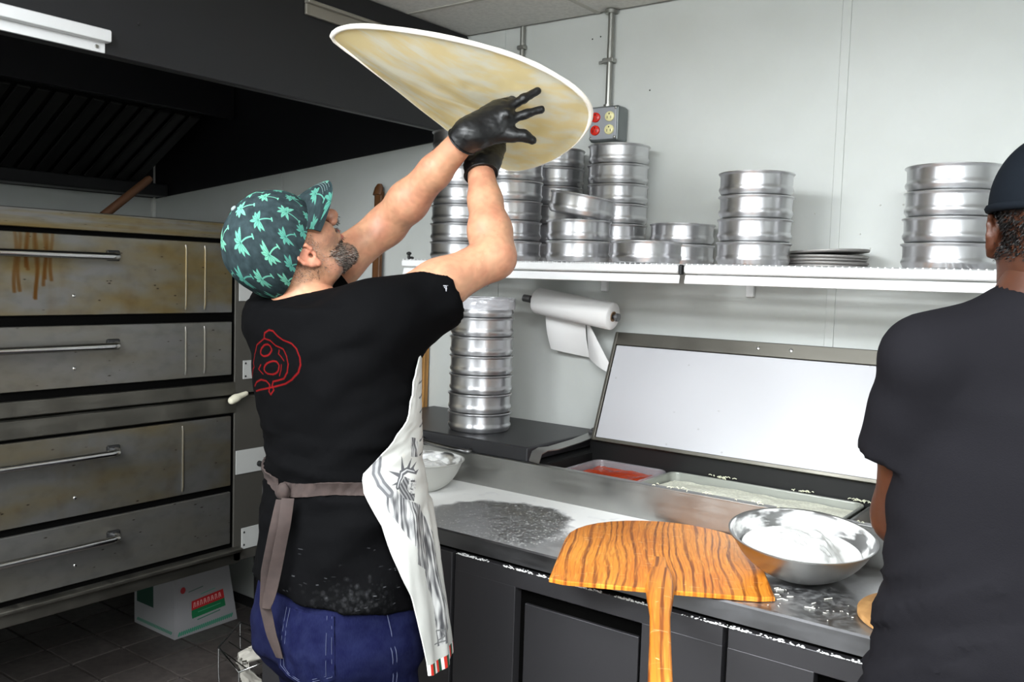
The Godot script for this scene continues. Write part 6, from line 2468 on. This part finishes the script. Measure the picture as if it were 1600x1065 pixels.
func apron_print() -> StandardMaterial3D:
	var w := 1024
	var h := 960
	var im := picture(w, h, Color(0.745, 0.745, 0.725))
	var to := func(a: float, y: float) -> Vector2: return Vector2((a + 130.0) / 260.0 * w, (1.40 - y) / 0.74 * h)
	var lines := func(flat_list: Array) -> Array:
		var out := []
		for k in range(0, flat_list.size(), 2): out.append(to.call(flat_list[k], flat_list[k + 1]))
		return out
	var ink := Color(0.27, 0.27, 0.28)
	var pale := Color(0.80, 0.80, 0.79)
	var n := noise(0.02, 181, 3)
	var n2 := noise(0.09, 182, 2)
	var engraved := func(x: int, y: int) -> Color:
		# folds of the robe run down and outward; fine hatching between them
		var fold := 0.5 + 0.5 * sin(x * 0.42 + y * 0.035 + 7.0 * n.get_noise_2d(x, y * 0.22))
		var hatch := 0.5 + 0.5 * sin(x * 0.9 - y * 1.3)
		var v := clampf(0.05 + 0.75 * fold + 0.15 * hatch + 0.55 * n2.get_noise_2d(x * 0.5, y * 0.15), 0, 1)
		return ink.lerp(pale, v)
	for q in ROBE: fill(im, lines.call(q), engraved)
	for q in ARM: stroke(im, lines.call(q), 26.0, Color(0.38, 0.38, 0.39, 0.9))
	for q in ARM: stroke(im, lines.call(q), 9.0, Color(0.60, 0.60, 0.60, 0.7))
	for q in HAIR: fill(im, lines.call(q), func(x: int, y: int) -> Color: return Color(0.24, 0.24, 0.25).lerp(Color(0.55, 0.55, 0.55), 0.5 + 0.5 * sin(x * 0.5 + y * 0.3)))
	for q in FACE: fill(im, lines.call(q), func(x: int, y: int) -> Color: return Color(0.76, 0.76, 0.75).lerp(Color(0.5, 0.5, 0.5), clampf(n2.get_noise_2d(x, y) + 0.1, 0, 1)))
	var fc: Array = lines.call(FACE[0])
	var mid := Vector2.ZERO
	for p in fc: mid += p
	mid /= fc.size()
	stroke(im, [mid + Vector2(-8, -12), mid + Vector2(7, -14)], 4.0, ink)
	stroke(im, [mid + Vector2(3, -8), mid + Vector2(7, 8), mid + Vector2(0, 10)], 2.5, ink)
	stroke(im, [mid + Vector2(-6, 24), mid + Vector2(6, 24)], 3.0, ink)
	for q in RAYS: fill(im, lines.call(q), func(_x: int, _y: int) -> Color: return Color(0.32, 0.32, 0.33))
	for q in CROWN:
		stroke(im, lines.call(q), 13.0, Color(0.30, 0.30, 0.31))
		stroke(im, lines.call(q), 3.0, Color(0.72, 0.72, 0.72))
	for q in SCRIBBLE: stroke(im, lines.call(q), 3.0, Color(0.42, 0.42, 0.42))
	for q in BIB: fill(im, lines.call(q), engraved)
	# more of the print round the front
	for k in 6:
		var y := 1.33 - k * 0.03
		stroke(im, [to.call(40.0, y), to.call(62.0, y - 0.008)], 5.0, Color(0.38, 0.38, 0.39))
	fill(im, [to.call(-20.0, 1.05), to.call(20.0, 1.05), to.call(34.0, 0.74), to.call(-34.0, 0.74)], engraved)
	# faint flour and sauce marks
	var r := rng(183)
	for k in 120: dot(im, Vector2(r.randf() * w, r.randf() * h), r.randf_range(1, 7), Color(0.80, 0.78, 0.73, r.randf_range(0.05, 0.3)))
	# striped tape along the hem
	var a := 0
	for x in w:
		var stripe := int(floor(x / 9.0)) % 3
		var col: Color = [Color(0.78, 0.16, 0.10), Color(0.90, 0.90, 0.88), Color(0.05, 0.27, 0.18)][stripe]
		for y in range(int(to.call(0.0, 0.752).y), h):
			im.set_pixel(x, y, col)
			a += 1
	var m := mat("apron_cotton", Color(1, 1, 1), 0.85)
	m.albedo_texture = tex(im)
	m.backlight_enabled = true
	m.backlight = Color(0.12, 0.12, 0.12)
	return m

func apron(t: Node3D, off: Vector3, shirt: Field) -> void:
	var rows := []
	var n := noise(4.0, 191, 2)
	var low := 0.728
	var top := 1.392
	var uvs := []
	for j in 53:
		var y := lerpf(top, low, j / 52.0)
		var line := []
		var uline := []
		var e := edge_at(y)
		for i in 61:
			var s := lerpf(-1.0, 1.0, i / 60.0)
			# the lower corners are rounded off
			var yy := y
			var corner := maxf(absf(s) - 0.80, 0.0) / 0.20
			if y < 0.80: yy += 0.012 * corner * corner * (0.80 - y) / 0.10
			var phi := deg_to_rad(e * s)
			var p := around(APRON, phi, yy, 0.004)
			if y > 1.07:
				# lies on the shirt above the waist
				var sc := section(APRON, yy)
				var d: Vector3 = (RT * sin(phi) * sc[2] + FW * cos(phi) * sc[3]).normalized()
				var q := shirt.hit(Vector3(sc[0], yy, sc[1]) + d * 0.36, -d, 0.36)
				var w := smoothstep(1.07, 1.12, y)
				var table := (p - Vector3(sc[0], yy, sc[1])).length() - 0.004
				var reach := lerpf(minf((q - Vector3(sc[0], yy, sc[1])).length(), table), table, 0.45)
				p = p.lerp(Vector3(sc[0], yy, sc[1]) + d * (reach + 0.009), w)
			else:
				var d2 := (p - Vector3(-1.43, p.y, -1.34)).normalized()
				p += d2 * 0.010 * n.get_noise_2d(phi * 0.9, yy * 0.5)
			line.append(p)
			uline.append(Vector2((e * s + 130.0) / 260.0, (1.40 - y) / 0.74))
		rows.append(line)
		uvs.append(uline)
	var g := Geo.new()
	g.xf.origin = off
	g.sheet(rows, 0.003, func(p: Vector3) -> Vector3: return p - Vector3(-1.44, p.y, -1.34), func(i: int, j: int) -> Vector2: return uvs[j][i])
	var o := obj("apron", g, apron_print(), t)
	tag(o, "white apron printed with a grey robed statue, striped tape at the hem", "")
	# waist ties round to the knot at the back
	var tape := mat("tie_brown", Color(0.20, 0.150, 0.135), 0.85)
	tape.albedo_texture = tex(grain(128, 128, 0.06, 1.0, 1.0, 0.75, 1.1, 192))
	tape.uv1_triplanar = true
	tape.uv1_scale = Vector3(6, 6, 6)
	for s in [1.0, -1.0]:
		rows = []
		for k in 25:
			var a := deg_to_rad(lerpf(114.0, 176.0, k / 24.0) * s)
			var line := []
			for j in 4:
				var y := 1.130 - 0.026 * j / 3.0 - 0.018 * smoothstep(0.3, 1.0, k / 24.0)
				var sc := section(TORSO, y)
				var d: Vector3 = (RT * sin(a) * sc[2] + FW * cos(a) * sc[3]).normalized()
				line.append(shirt.hit(Vector3(sc[0], y, sc[1]) + d * 0.36, -d, 0.36) + d * 0.005)
			rows.append(line)
		g = Geo.new()
		g.xf.origin = off
		g.sheet(rows, 0.003, func(p: Vector3) -> Vector3: return p - Vector3(-1.44, p.y, -1.34))
		tag(obj("waist_tie", g, tape, o), "brown cotton tie", "")
	var knot := around(TORSO, deg_to_rad(172.0), 1.095, 0.016)
	g = Geo.new()
	g.xf.origin = off
	g.ball(knot, Vector3(0.024, 0.017, 0.014), 14, Basis(Vector3.UP, -0.2))
	g.ball(knot + Vector3(0.008, 0.004, 0.006), Vector3(0.016, 0.019, 0.012), 12)
	obj("tie_knot", g, tape, o)
	for q in [[[Vector3(-1.4076, 1.0925, -1.1627), Vector3(-1.3984, 1.0427, -1.1464), Vector3(-1.4004, 0.9803, -1.1331), Vector3(-1.4103, 0.9147, -1.1262), Vector3(-1.4198, 0.8743, -1.1217)], 0.0125], [[Vector3(-1.4178, 1.0895, -1.1549), Vector3(-1.4179, 1.0278, -1.1369), Vector3(-1.4290, 0.9492, -1.1279), Vector3(-1.4303, 0.8769, -1.1267), Vector3(-1.4161, 0.8195, -1.1321), Vector3(-1.3994, 0.7726, -1.1403)], 0.0105]]:
		rows = []
		var pts: Array = q[0]
		var curve := Curve3D.new()
		for k in pts.size():
			var d: Vector3 = (pts[mini(k + 1, pts.size() - 1)] - pts[maxi(k - 1, 0)]) / 6.0
			curve.add_point(pts[k], -d, d)
		var l := curve.get_baked_length()
		for k in 30:
			var p := curve.sample_baked(l * k / 29.0)
			var fall := k / 29.0
			var wide: Vector3 = Vector3(0.80, 0.0, -0.60).rotated(Vector3.UP, 0.5 * sin(fall * 4.0)) * q[1] * (1.0 if fall < 0.92 else 1.0 - (fall - 0.92) * 3.0)
			rows.append([p - wide, p - wide * 0.33 + Vector3(0, 0, 0.0015), p + wide * 0.33 + Vector3(0, 0, 0.0015), p + wide])
		g = Geo.new()
		g.xf.origin = off
		g.sheet(rows, 0.0028, func(_p: Vector3) -> Vector3: return Vector3(0.6, 0, 0.8))
		tag(obj("tie_end", g, tape, o), "hanging end of the brown tie", "")
	# neck strap
	var path := []
	for k in 13:
		var a := PI * k / 12.0
		path.append(Vector3(-1.5365, 1.4830, -1.3079) + Vector3(0, -0.02, 0) - RT * cos(a) * 0.085 - FW * sin(a) * 0.075 + FW * 0.02 * absf(cos(a)) + Vector3(0, 0.012 * sin(a), 0))
	path.push_front(around(APRON, deg_to_rad(-45.0), 1.40, 0.012))
	path.push_back(around(APRON, deg_to_rad(45.0), 1.40, 0.012))
	g = Geo.new()
	g.xf.origin = off
	g.tube(path, 0.009, 8, true, 0.25)
	obj("neck_strap", g, mat("strap_grey", Color(0.45, 0.45, 0.43), 0.8), o)

# ---------------------------------------------------------------- the dough in the air
func build_dough() -> void:
	var rim := [Vector3(-1.6787, 2.1141, -1.5022), Vector3(-1.6318, 2.1224, -1.4877), Vector3(-1.5633, 2.1191, -1.4882), Vector3(-1.4816, 2.1073, -1.5102), Vector3(-1.3904, 2.0903, -1.5511), Vector3(-1.3010, 2.0677, -1.6029), Vector3(-1.2236, 2.0404, -1.6576), Vector3(-1.1659, 2.0074, -1.7161), Vector3(-1.1325, 1.9736, -1.7689), Vector3(-1.1339, 1.9451, -1.8152), Vector3(-1.1642, 1.9114, -1.8522), Vector3(-1.2192, 1.8795, -1.8834), Vector3(-1.2916, 1.8513, -1.9022), Vector3(-1.3689, 1.8312, -1.9056), Vector3(-1.4308, 1.8281, -1.8970), Vector3(-1.4916, 1.8538, -1.8917), Vector3(-1.5413, 1.8875, -1.8704), Vector3(-1.5791, 1.9302, -1.8213), Vector3(-1.6165, 1.9796, -1.7481), Vector3(-1.6516, 2.0328, -1.6646), Vector3(-1.6693, 2.0748, -1.5805), Vector3(-1.6842, 2.1007, -1.5343)]
	var n := rim.size()
	var curve := Curve3D.new()
	for k in n + 1:
		var d: Vector3 = (rim[(k + 1) % n] - rim[(k - 1 + n) % n]) / 6.0
		curve.add_point(rim[k % n], -d, d)
	curve.bake_interval = 0.004
	var l := curve.get_baked_length()
	var centre := Vector3(-1.3916, 1.9511, -1.7773)
	var segs := 96
	var rings := 30
	var up := Vector3(0.0, 1.0, 0.0)
	var lumps := noise(9.0, 201, 3)
	var edge := []
	for s in segs: edge.append(curve.sample_baked(l * s / segs))
	# disc normal
	var nn := Vector3.ZERO
	for s in segs: nn += (edge[s] - centre).cross(edge[(s + 1) % segs] - centre)
	nn = nn.normalized()
	if nn.y < 0.0: nn = -nn
	var g := Geo.new()
	var mid_low := Vector3.ZERO
	for e in edge: mid_low += e
	mid_low /= segs
	for side in [-1.0, 1.0]:
		var ids := []
		for j in rings + 1:
			var v := float(j) / rings
			var line := []
			for s in segs:
				# straight spokes from the hands to the rim, flattened towards the rim so that the skin sags
				var p := centre.lerp(edge[s], v)
				var sag := lumps.get_noise_3dv(p * 0.7) * 0.006 * sin(PI * v) - 0.016 * sin(PI * minf(v * 1.1, 1.0)) 
				p += nn * sag
				var thick := 0.0014
				line.append(g.vert(p + nn * thick * side, Vector3.ZERO, Vector2(0.5 + 0.5 * v * cos(TAU * s / segs), 0.5 + 0.5 * v * sin(TAU * s / segs))))
			ids.append(line)
		for j in rings:
			for s in segs:
				var t := (s + 1) % segs
				for q in [[ids[j][s], ids[j + 1][s], ids[j + 1][t]], [ids[j][s], ids[j + 1][t], ids[j][t]]]:
					var w: Vector3 = (g.v[q[1]] - g.v[q[0]]).cross(g.v[q[2]] - g.v[q[0]])
					if w.dot(nn) * side < 0.0: w = -w
					for i in q: g.n[i] += w
					if (g.v[q[1]] - g.v[q[0]]).cross(g.v[q[2]] - g.v[q[0]]).dot(nn) * side > 0.0: g.ix.append_array(PackedInt32Array([q[0], q[2], q[1]]))
					else: g.ix.append_array(PackedInt32Array([q[0], q[1], q[2]]))
	for k in g.n.size(): g.n[k] = g.n[k].normalized()
	# thin places and floured places differ in tone
	var im := picture(512, 512, Color.WHITE)
	var a := noise(0.010, 202, 4)
	var b := noise(0.035, 203, 3)
	for y in 512:
		for x in 512:
			var flour := clampf(0.45 + 1.5 * a.get_noise_2d(x * 0.7, y * 1.6) + 0.5 * b.get_noise_2d(x * 0.6, y * 1.5), 0, 1)
			im.set_pixel(x, y, Color(1.0, 0.965, 0.85).lerp(Color(1.0, 1.0, 0.99), flour))
	var m := mat("dough", Color(1, 1, 1), 0.75)
	m.albedo_texture = tex(im)
	m.backlight_enabled = true
	m.backlight = Color(1.22, 1.195, 1.11)
	var o := Node3D.new()
	o.name = numbered("pizza_dough")
	add_child(o)
	obj("dough_sheet", g, m, o)
	# the thicker floury edge
	g = Geo.new()
	var path := []
	for s in segs + 2: path.append(edge[s % segs])
	var radii := []
	for s in segs + 2:
		var d: float = (edge[s % segs] - mid_low).dot(Vector3(0.5, 0.35, 0.79))       # the edge nearer the room has stayed thick, the far one is pulled thin
		radii.append(lerpf(0.0018, 0.0068, smoothstep(-0.10, 0.10, d)) * (1.0 + 0.2 * lumps.get_noise_1d((s % segs) * 0.02)))
	g.tube(path, radii, 12, false, 0.9, nn)
	var mr := mat("dough_edge", Color(0.93, 0.905, 0.86), 0.8)
	tag(obj("dough_rim", g, mr, o), "thick white floury edge of the dough", "")
	tag(o, "thin round sheet of pizza dough stretched on the tosser's gloved hands", "dough")

# ---------------------------------------------------------------- the second cook, seen from behind
func build_second_cook() -> void:
	var t := thing("person", "person in a dark t-shirt and black cap standing with their back turned at the worktop", "person", Vector3(-0.12, 0, -1.43))
	var off := -t.position
	var fwd := Vector3(-0.05, 0, -1).normalized()
	var right := fwd.cross(Vector3.UP).normalized()
	var cz := -1.46
	var neck := Vector3(-0.1469, 1.5674, -1.5389)
	var cx := neck.x
	cz = neck.z
	var h := Face.new(Vector3(-0.1489, 1.6364, -1.5311) + fwd * 0.02, right, Vector3.UP, fwd)
	var sk := skin("skin_dark", Color.WHITE, Color.WHITE, 112)
	var n := noise(14.0, 221, 3)
	var flesh := func(p: Vector3) -> Color: return Color(0.255, 0.15, 0.10).lerp(Color(0.31, 0.18, 0.12), clampf(0.5 + n.get_noise_3dv(p), 0, 1))
	var hf := head_field(h, neck, 0.004, 0.062)
	hf.cut(neck + Vector3(0, -0.05, 0), Vector3.DOWN)
	var body := Geo.new()
	body.colored = true
	hf.mesh(body, null, flesh)
	var ls := Vector3(-0.2925, 1.4549, -1.4462)
	var le := Vector3(-0.3343, 1.1809, -1.5404)
	var lw := le + fwd * 0.22 + right * 0.07 + Vector3(0, -0.02, 0)
	var rs := ls + right * 0.40
	var re := rs + Vector3(0.07, -0.27, 0) + fwd * 0.02
	var rw := re + fwd * 0.22 - right * 0.06 + Vector3(0, -0.01, 0)
	var bf := Field.new(Vector3(cx - 0.42, 1.02, cz - 0.45), Vector3(cx + 0.44, 1.62, cz + 0.2), 0.010)
	bf.cone(neck + Vector3(0, 0.02, 0), neck + Vector3(0, -0.06, 0), 0.062, 0.075, 0.03)
	bf.cone(neck + Vector3(0, -0.08, 0), neck + Vector3(0, -0.3, 0), 0.09, 0.12, 0.05)
	for q in [[ls, le, lw], [rs, re, rw]]:
		bf.cone(neck + Vector3(0, -0.10, 0), q[0] + Vector3(0, -0.015, 0), 0.045, 0.05, 0.03)
		limb(bf, q[0], q[1], q[2])
		hand(bf, q[1], q[2], right * (1.0 if q[0] == ls else -1.0))
	bf.mesh(body, null, flesh)
	for k in body.v.size(): body.v[k] += off
	obj("body", body, sk, t)
	for s in [-1.0, 1.0]:
		var ge := Geo.new()
		ge.xf.origin = off
		ge.ball(h.p(s * 0.032, 0.010, 0.0845), Vector3.ONE * 0.0118, 14)
		obj("eye", ge, mat("eye_white", Color(0.86, 0.84, 0.82), 0.15), t)
	# cap
	var cap := Node3D.new()
	cap.name = "cap"
	t.add_child(cap)
	tag(cap, "plain black cap", "")
	var black := cloth("cap_black", Color(0.075, 0.09, 0.11), 0.85, 1.0)
	black.uv1_triplanar = true
	black.uv1_scale = Vector3(8, 8, 8)
	var rows := []
	for j in 21:
		var line := []
		for i in 49:
			var a := TAU * i / 48
			var th := 1.66 * j / 20.0
			line.append(h.p(sin(a) * sin(th) * 0.090, 0.045 + cos(th) * 0.105, -0.010 + cos(a) * sin(th) * 0.110 ))
		rows.append(line)
	var g := Geo.new()
	g.xf.origin = off
	var mid := h.p(0, 0.04, 0)
	g.sheet(rows, 0.003, func(p: Vector3) -> Vector3: return p - mid)
	obj("crown", g, black, cap)
	g = Geo.new()
	g.xf.origin = off
	var path := []
	for k in 49:
		var a := TAU * k / 48
		path.append(h.p(sin(a) * 0.090, 0.037, -0.010 + cos(a) * 0.110))
	g.tube(path, 0.0065, 8, false, 1.0)
	obj("band", g, black, cap)
	rows = []
	for j in 9:
		var line := []
		for i in 19:
			var a := deg_to_rad(lerpf(-58.0, 58.0, i / 18.0))
			line.append(h.p(sin(a) * 0.090, 0.040 - 0.016 * j / 8.0, -0.010 + cos(a) * 0.110 + 0.07 * sqrt(maxf(cos(a * 1.4), 0.0)) * j / 8.0))
		rows.append(line)
	g = Geo.new()
	g.xf.origin = off
	g.sheet(rows, 0.004, func(_p: Vector3) -> Vector3: return Vector3.UP)
	obj("peak", g, black, cap)
	g = Geo.new()
	g.xf.origin = off
	var greys := []
	for v in [0.03, 0.04, 0.06, 0.05, 0.25]: greys.append(Color(v, v, v))
	hairs(g, hf, h, func(l: Vector3) -> float: return (smoothstep(-0.045, -0.02, l.y) * smoothstep(0.045, 0.035, l.y)) * smoothstep(0.02, 0.0, l.z) * (0.0 if absf(l.x) > 0.079 else 1.0), 3800, 0.007, 231, greys, Vector3(0, -0.5, 0), 0.0009)
	var hm := mat("hair_grey", Color.WHITE, 0.5)
	tag(obj("hair", g, hm, t), "short black hair below the cap", "", "", "stuff")
	# t-shirt
	var f := Field.new(Vector3(cx - 0.40, 0.80, cz - 0.28), Vector3(cx + 0.44, 1.60, cz + 0.28), 0.0095)
	var rows2 := [[1.44, cx, cz, 0.17, 0.105], [1.38, cx, cz, 0.205, 0.130], [1.30, cx, cz, 0.205, 0.138], [1.20, cx, cz, 0.208, 0.140], [1.155, cx, cz, 0.200, 0.142], [1.05, cx, cz, 0.207, 0.148], [0.98, cx, cz, 0.217, 0.154], [0.86, cx, cz, 0.234, 0.160]]
	f.stack(rows2, right, fwd, 0.02, 2.5)
	for q in [[ls, le], [rs, re]]:
		f.cone(neck + Vector3(0, -0.070, 0), q[0] + Vector3(0, -0.010, 0), 0.076, 0.070, 0.06)
	var n1 := noise(5.0, 241, 2)
	var n2 := noise(3.0, 242, 2)
	f.relief(func(p: Vector3) -> float:
		var q := p - Vector3(cx, 1.0, cz)
		var low := smoothstep(1.30, 1.0, p.y)
		# folds sweep up from the waist to the side
		var ridge := 1.0 - absf(n2.get_noise_3d(q.x * 0.9 + q.y * 0.6, q.y * 5.5 - q.x * 2.4, q.z * 0.8)) * 2.6
		return 0.005 * n1.get_noise_3dv(q) + low * 0.010 * maxf(ridge, 0.0))
	f.cut(Vector3(cx, 0.84, cz), Vector3.DOWN)
	f.carve_cone(neck + Vector3(0, -0.03, 0), neck + Vector3(0, 0.1, 0), 0.068, 0.085)
	var tee := cloth("grey_black_tee", Color(0.095, 0.092, 0.104), 0.85, 1.0)
	tee.uv1_triplanar = true
	tee.uv1_scale = Vector3(7, 7, 7)
	for q in [[ls, le], [rs, re]]:
		var d: Vector3 = (q[1] - q[0]).normalized()
		var hem: Vector3 = q[0].lerp(q[1], 0.60)
		var sl := Field.new(q[0].min(hem) - Vector3.ONE * 0.13, q[0].max(hem) + Vector3.ONE * 0.13, 0.007)
		sl.cone(q[0] + Vector3(0, -0.012, 0), q[0].lerp(q[1], 0.35), 0.066, 0.068, 0.02)
		sl.cone(q[0].lerp(q[1], 0.35) - right * 0.006, q[0].lerp(q[1], 0.95) - right * 0.022, 0.071, 0.080, 0.02)
		sl.relief(func(p: Vector3) -> float: return 0.004 * n1.get_noise_3d(p.x * 2.0, p.y, p.z))
		sl.cut(hem, (d + Vector3(0, -0.15, 0)).normalized())
		f.merge(sl, 0.014)
	g = Geo.new()
	f.mesh(g)
	for k in g.v.size(): g.v[k] += off
	tag(obj("t_shirt", g, tee, t), "plain dark t-shirt with slanting folds", "")
	# trousers and shoes, below the frame
	f = Field.new(Vector3(cx - 0.34, 0.02, cz - 0.26), Vector3(cx + 0.34, 1.0, cz + 0.26), 0.014)
	f.stack([[0.97, cx, cz, 0.20, 0.13], [0.80, cx, cz, 0.215, 0.15]], right, fwd, 0.03)
	var feet := []
	for s in [-1.0, 1.0]:
		var hip: Vector3 = Vector3(cx, 0.80, cz) + right * 0.105 * s
		var knee: Vector3 = Vector3(cx, 0.47, cz) + right * 0.12 * s
		var ankle: Vector3 = Vector3(cx, 0.085, cz) + right * 0.13 * s
		f.cone(hip, knee, 0.108, 0.082, 0.03)
		f.cone(knee, ankle, 0.082, 0.07, 0.02)
		feet.append(ankle)
	g = Geo.new()
	f.mesh(g)
	for k in g.v.size(): g.v[k] += off
	obj("trousers", g, mat("trouser_black", Color(0.06, 0.06, 0.07), 0.85), t)
	for q in feet:
		var sf := Field.new(q + Vector3(-0.12, -0.1, -0.26), q + Vector3(0.14, 0.1, 0.14), 0.009)
		sf.cone(q + Vector3(0, -0.035, 0.03), q + fwd * 0.15 + Vector3(0, -0.05, 0), 0.048, 0.038, 0.02)
		sf.cone(q + Vector3(0, 0.02, 0), q + Vector3(0, -0.04, 0), 0.045, 0.05, 0.02)
		sf.cut(Vector3(q.x, 0.002, q.z), Vector3.DOWN)
		g = Geo.new()
		sf.mesh(g)
		for k in g.v.size(): g.v[k] += off
		obj("shoe", g, M.black_rubber, t)

func hand(f: Field, e: Vector3, w: Vector3, inward: Vector3) -> void:
	# relaxed hand at the end of a forearm: palm, four fingers, thumb
	var d := (w - e).normalized()
	var side := inward.normalized()
	var down := d.cross(side).normalized()
	if down.y > 0.0: down = -down
	for k in 4:
		var o := side * (0.030 - 0.020 * k)
		var knuckle := w + d * (0.085 - 0.004 * absf(k - 1.0)) + o
		f.cone(w + o * 0.6, knuckle, 0.018, 0.012, 0.012)
		var l: float = [0.070, 0.080, 0.074, 0.058][k]
		var m := knuckle + d * l * 0.55 + down * 0.015
		f.cone(knuckle, m, 0.0105, 0.0098, 0.004)
		f.cone(m, m + d * l * 0.3 + down * 0.025, 0.0098, 0.0085, 0.004)
	f.cone(w + side * 0.03 + d * 0.02, w + side * 0.058 + d * 0.055 + down * 0.01, 0.014, 0.011, 0.008)
	f.cone(w + side * 0.058 + d * 0.055 + down * 0.01, w + side * 0.056 + d * 0.088 + down * 0.02, 0.011, 0.009, 0.004)
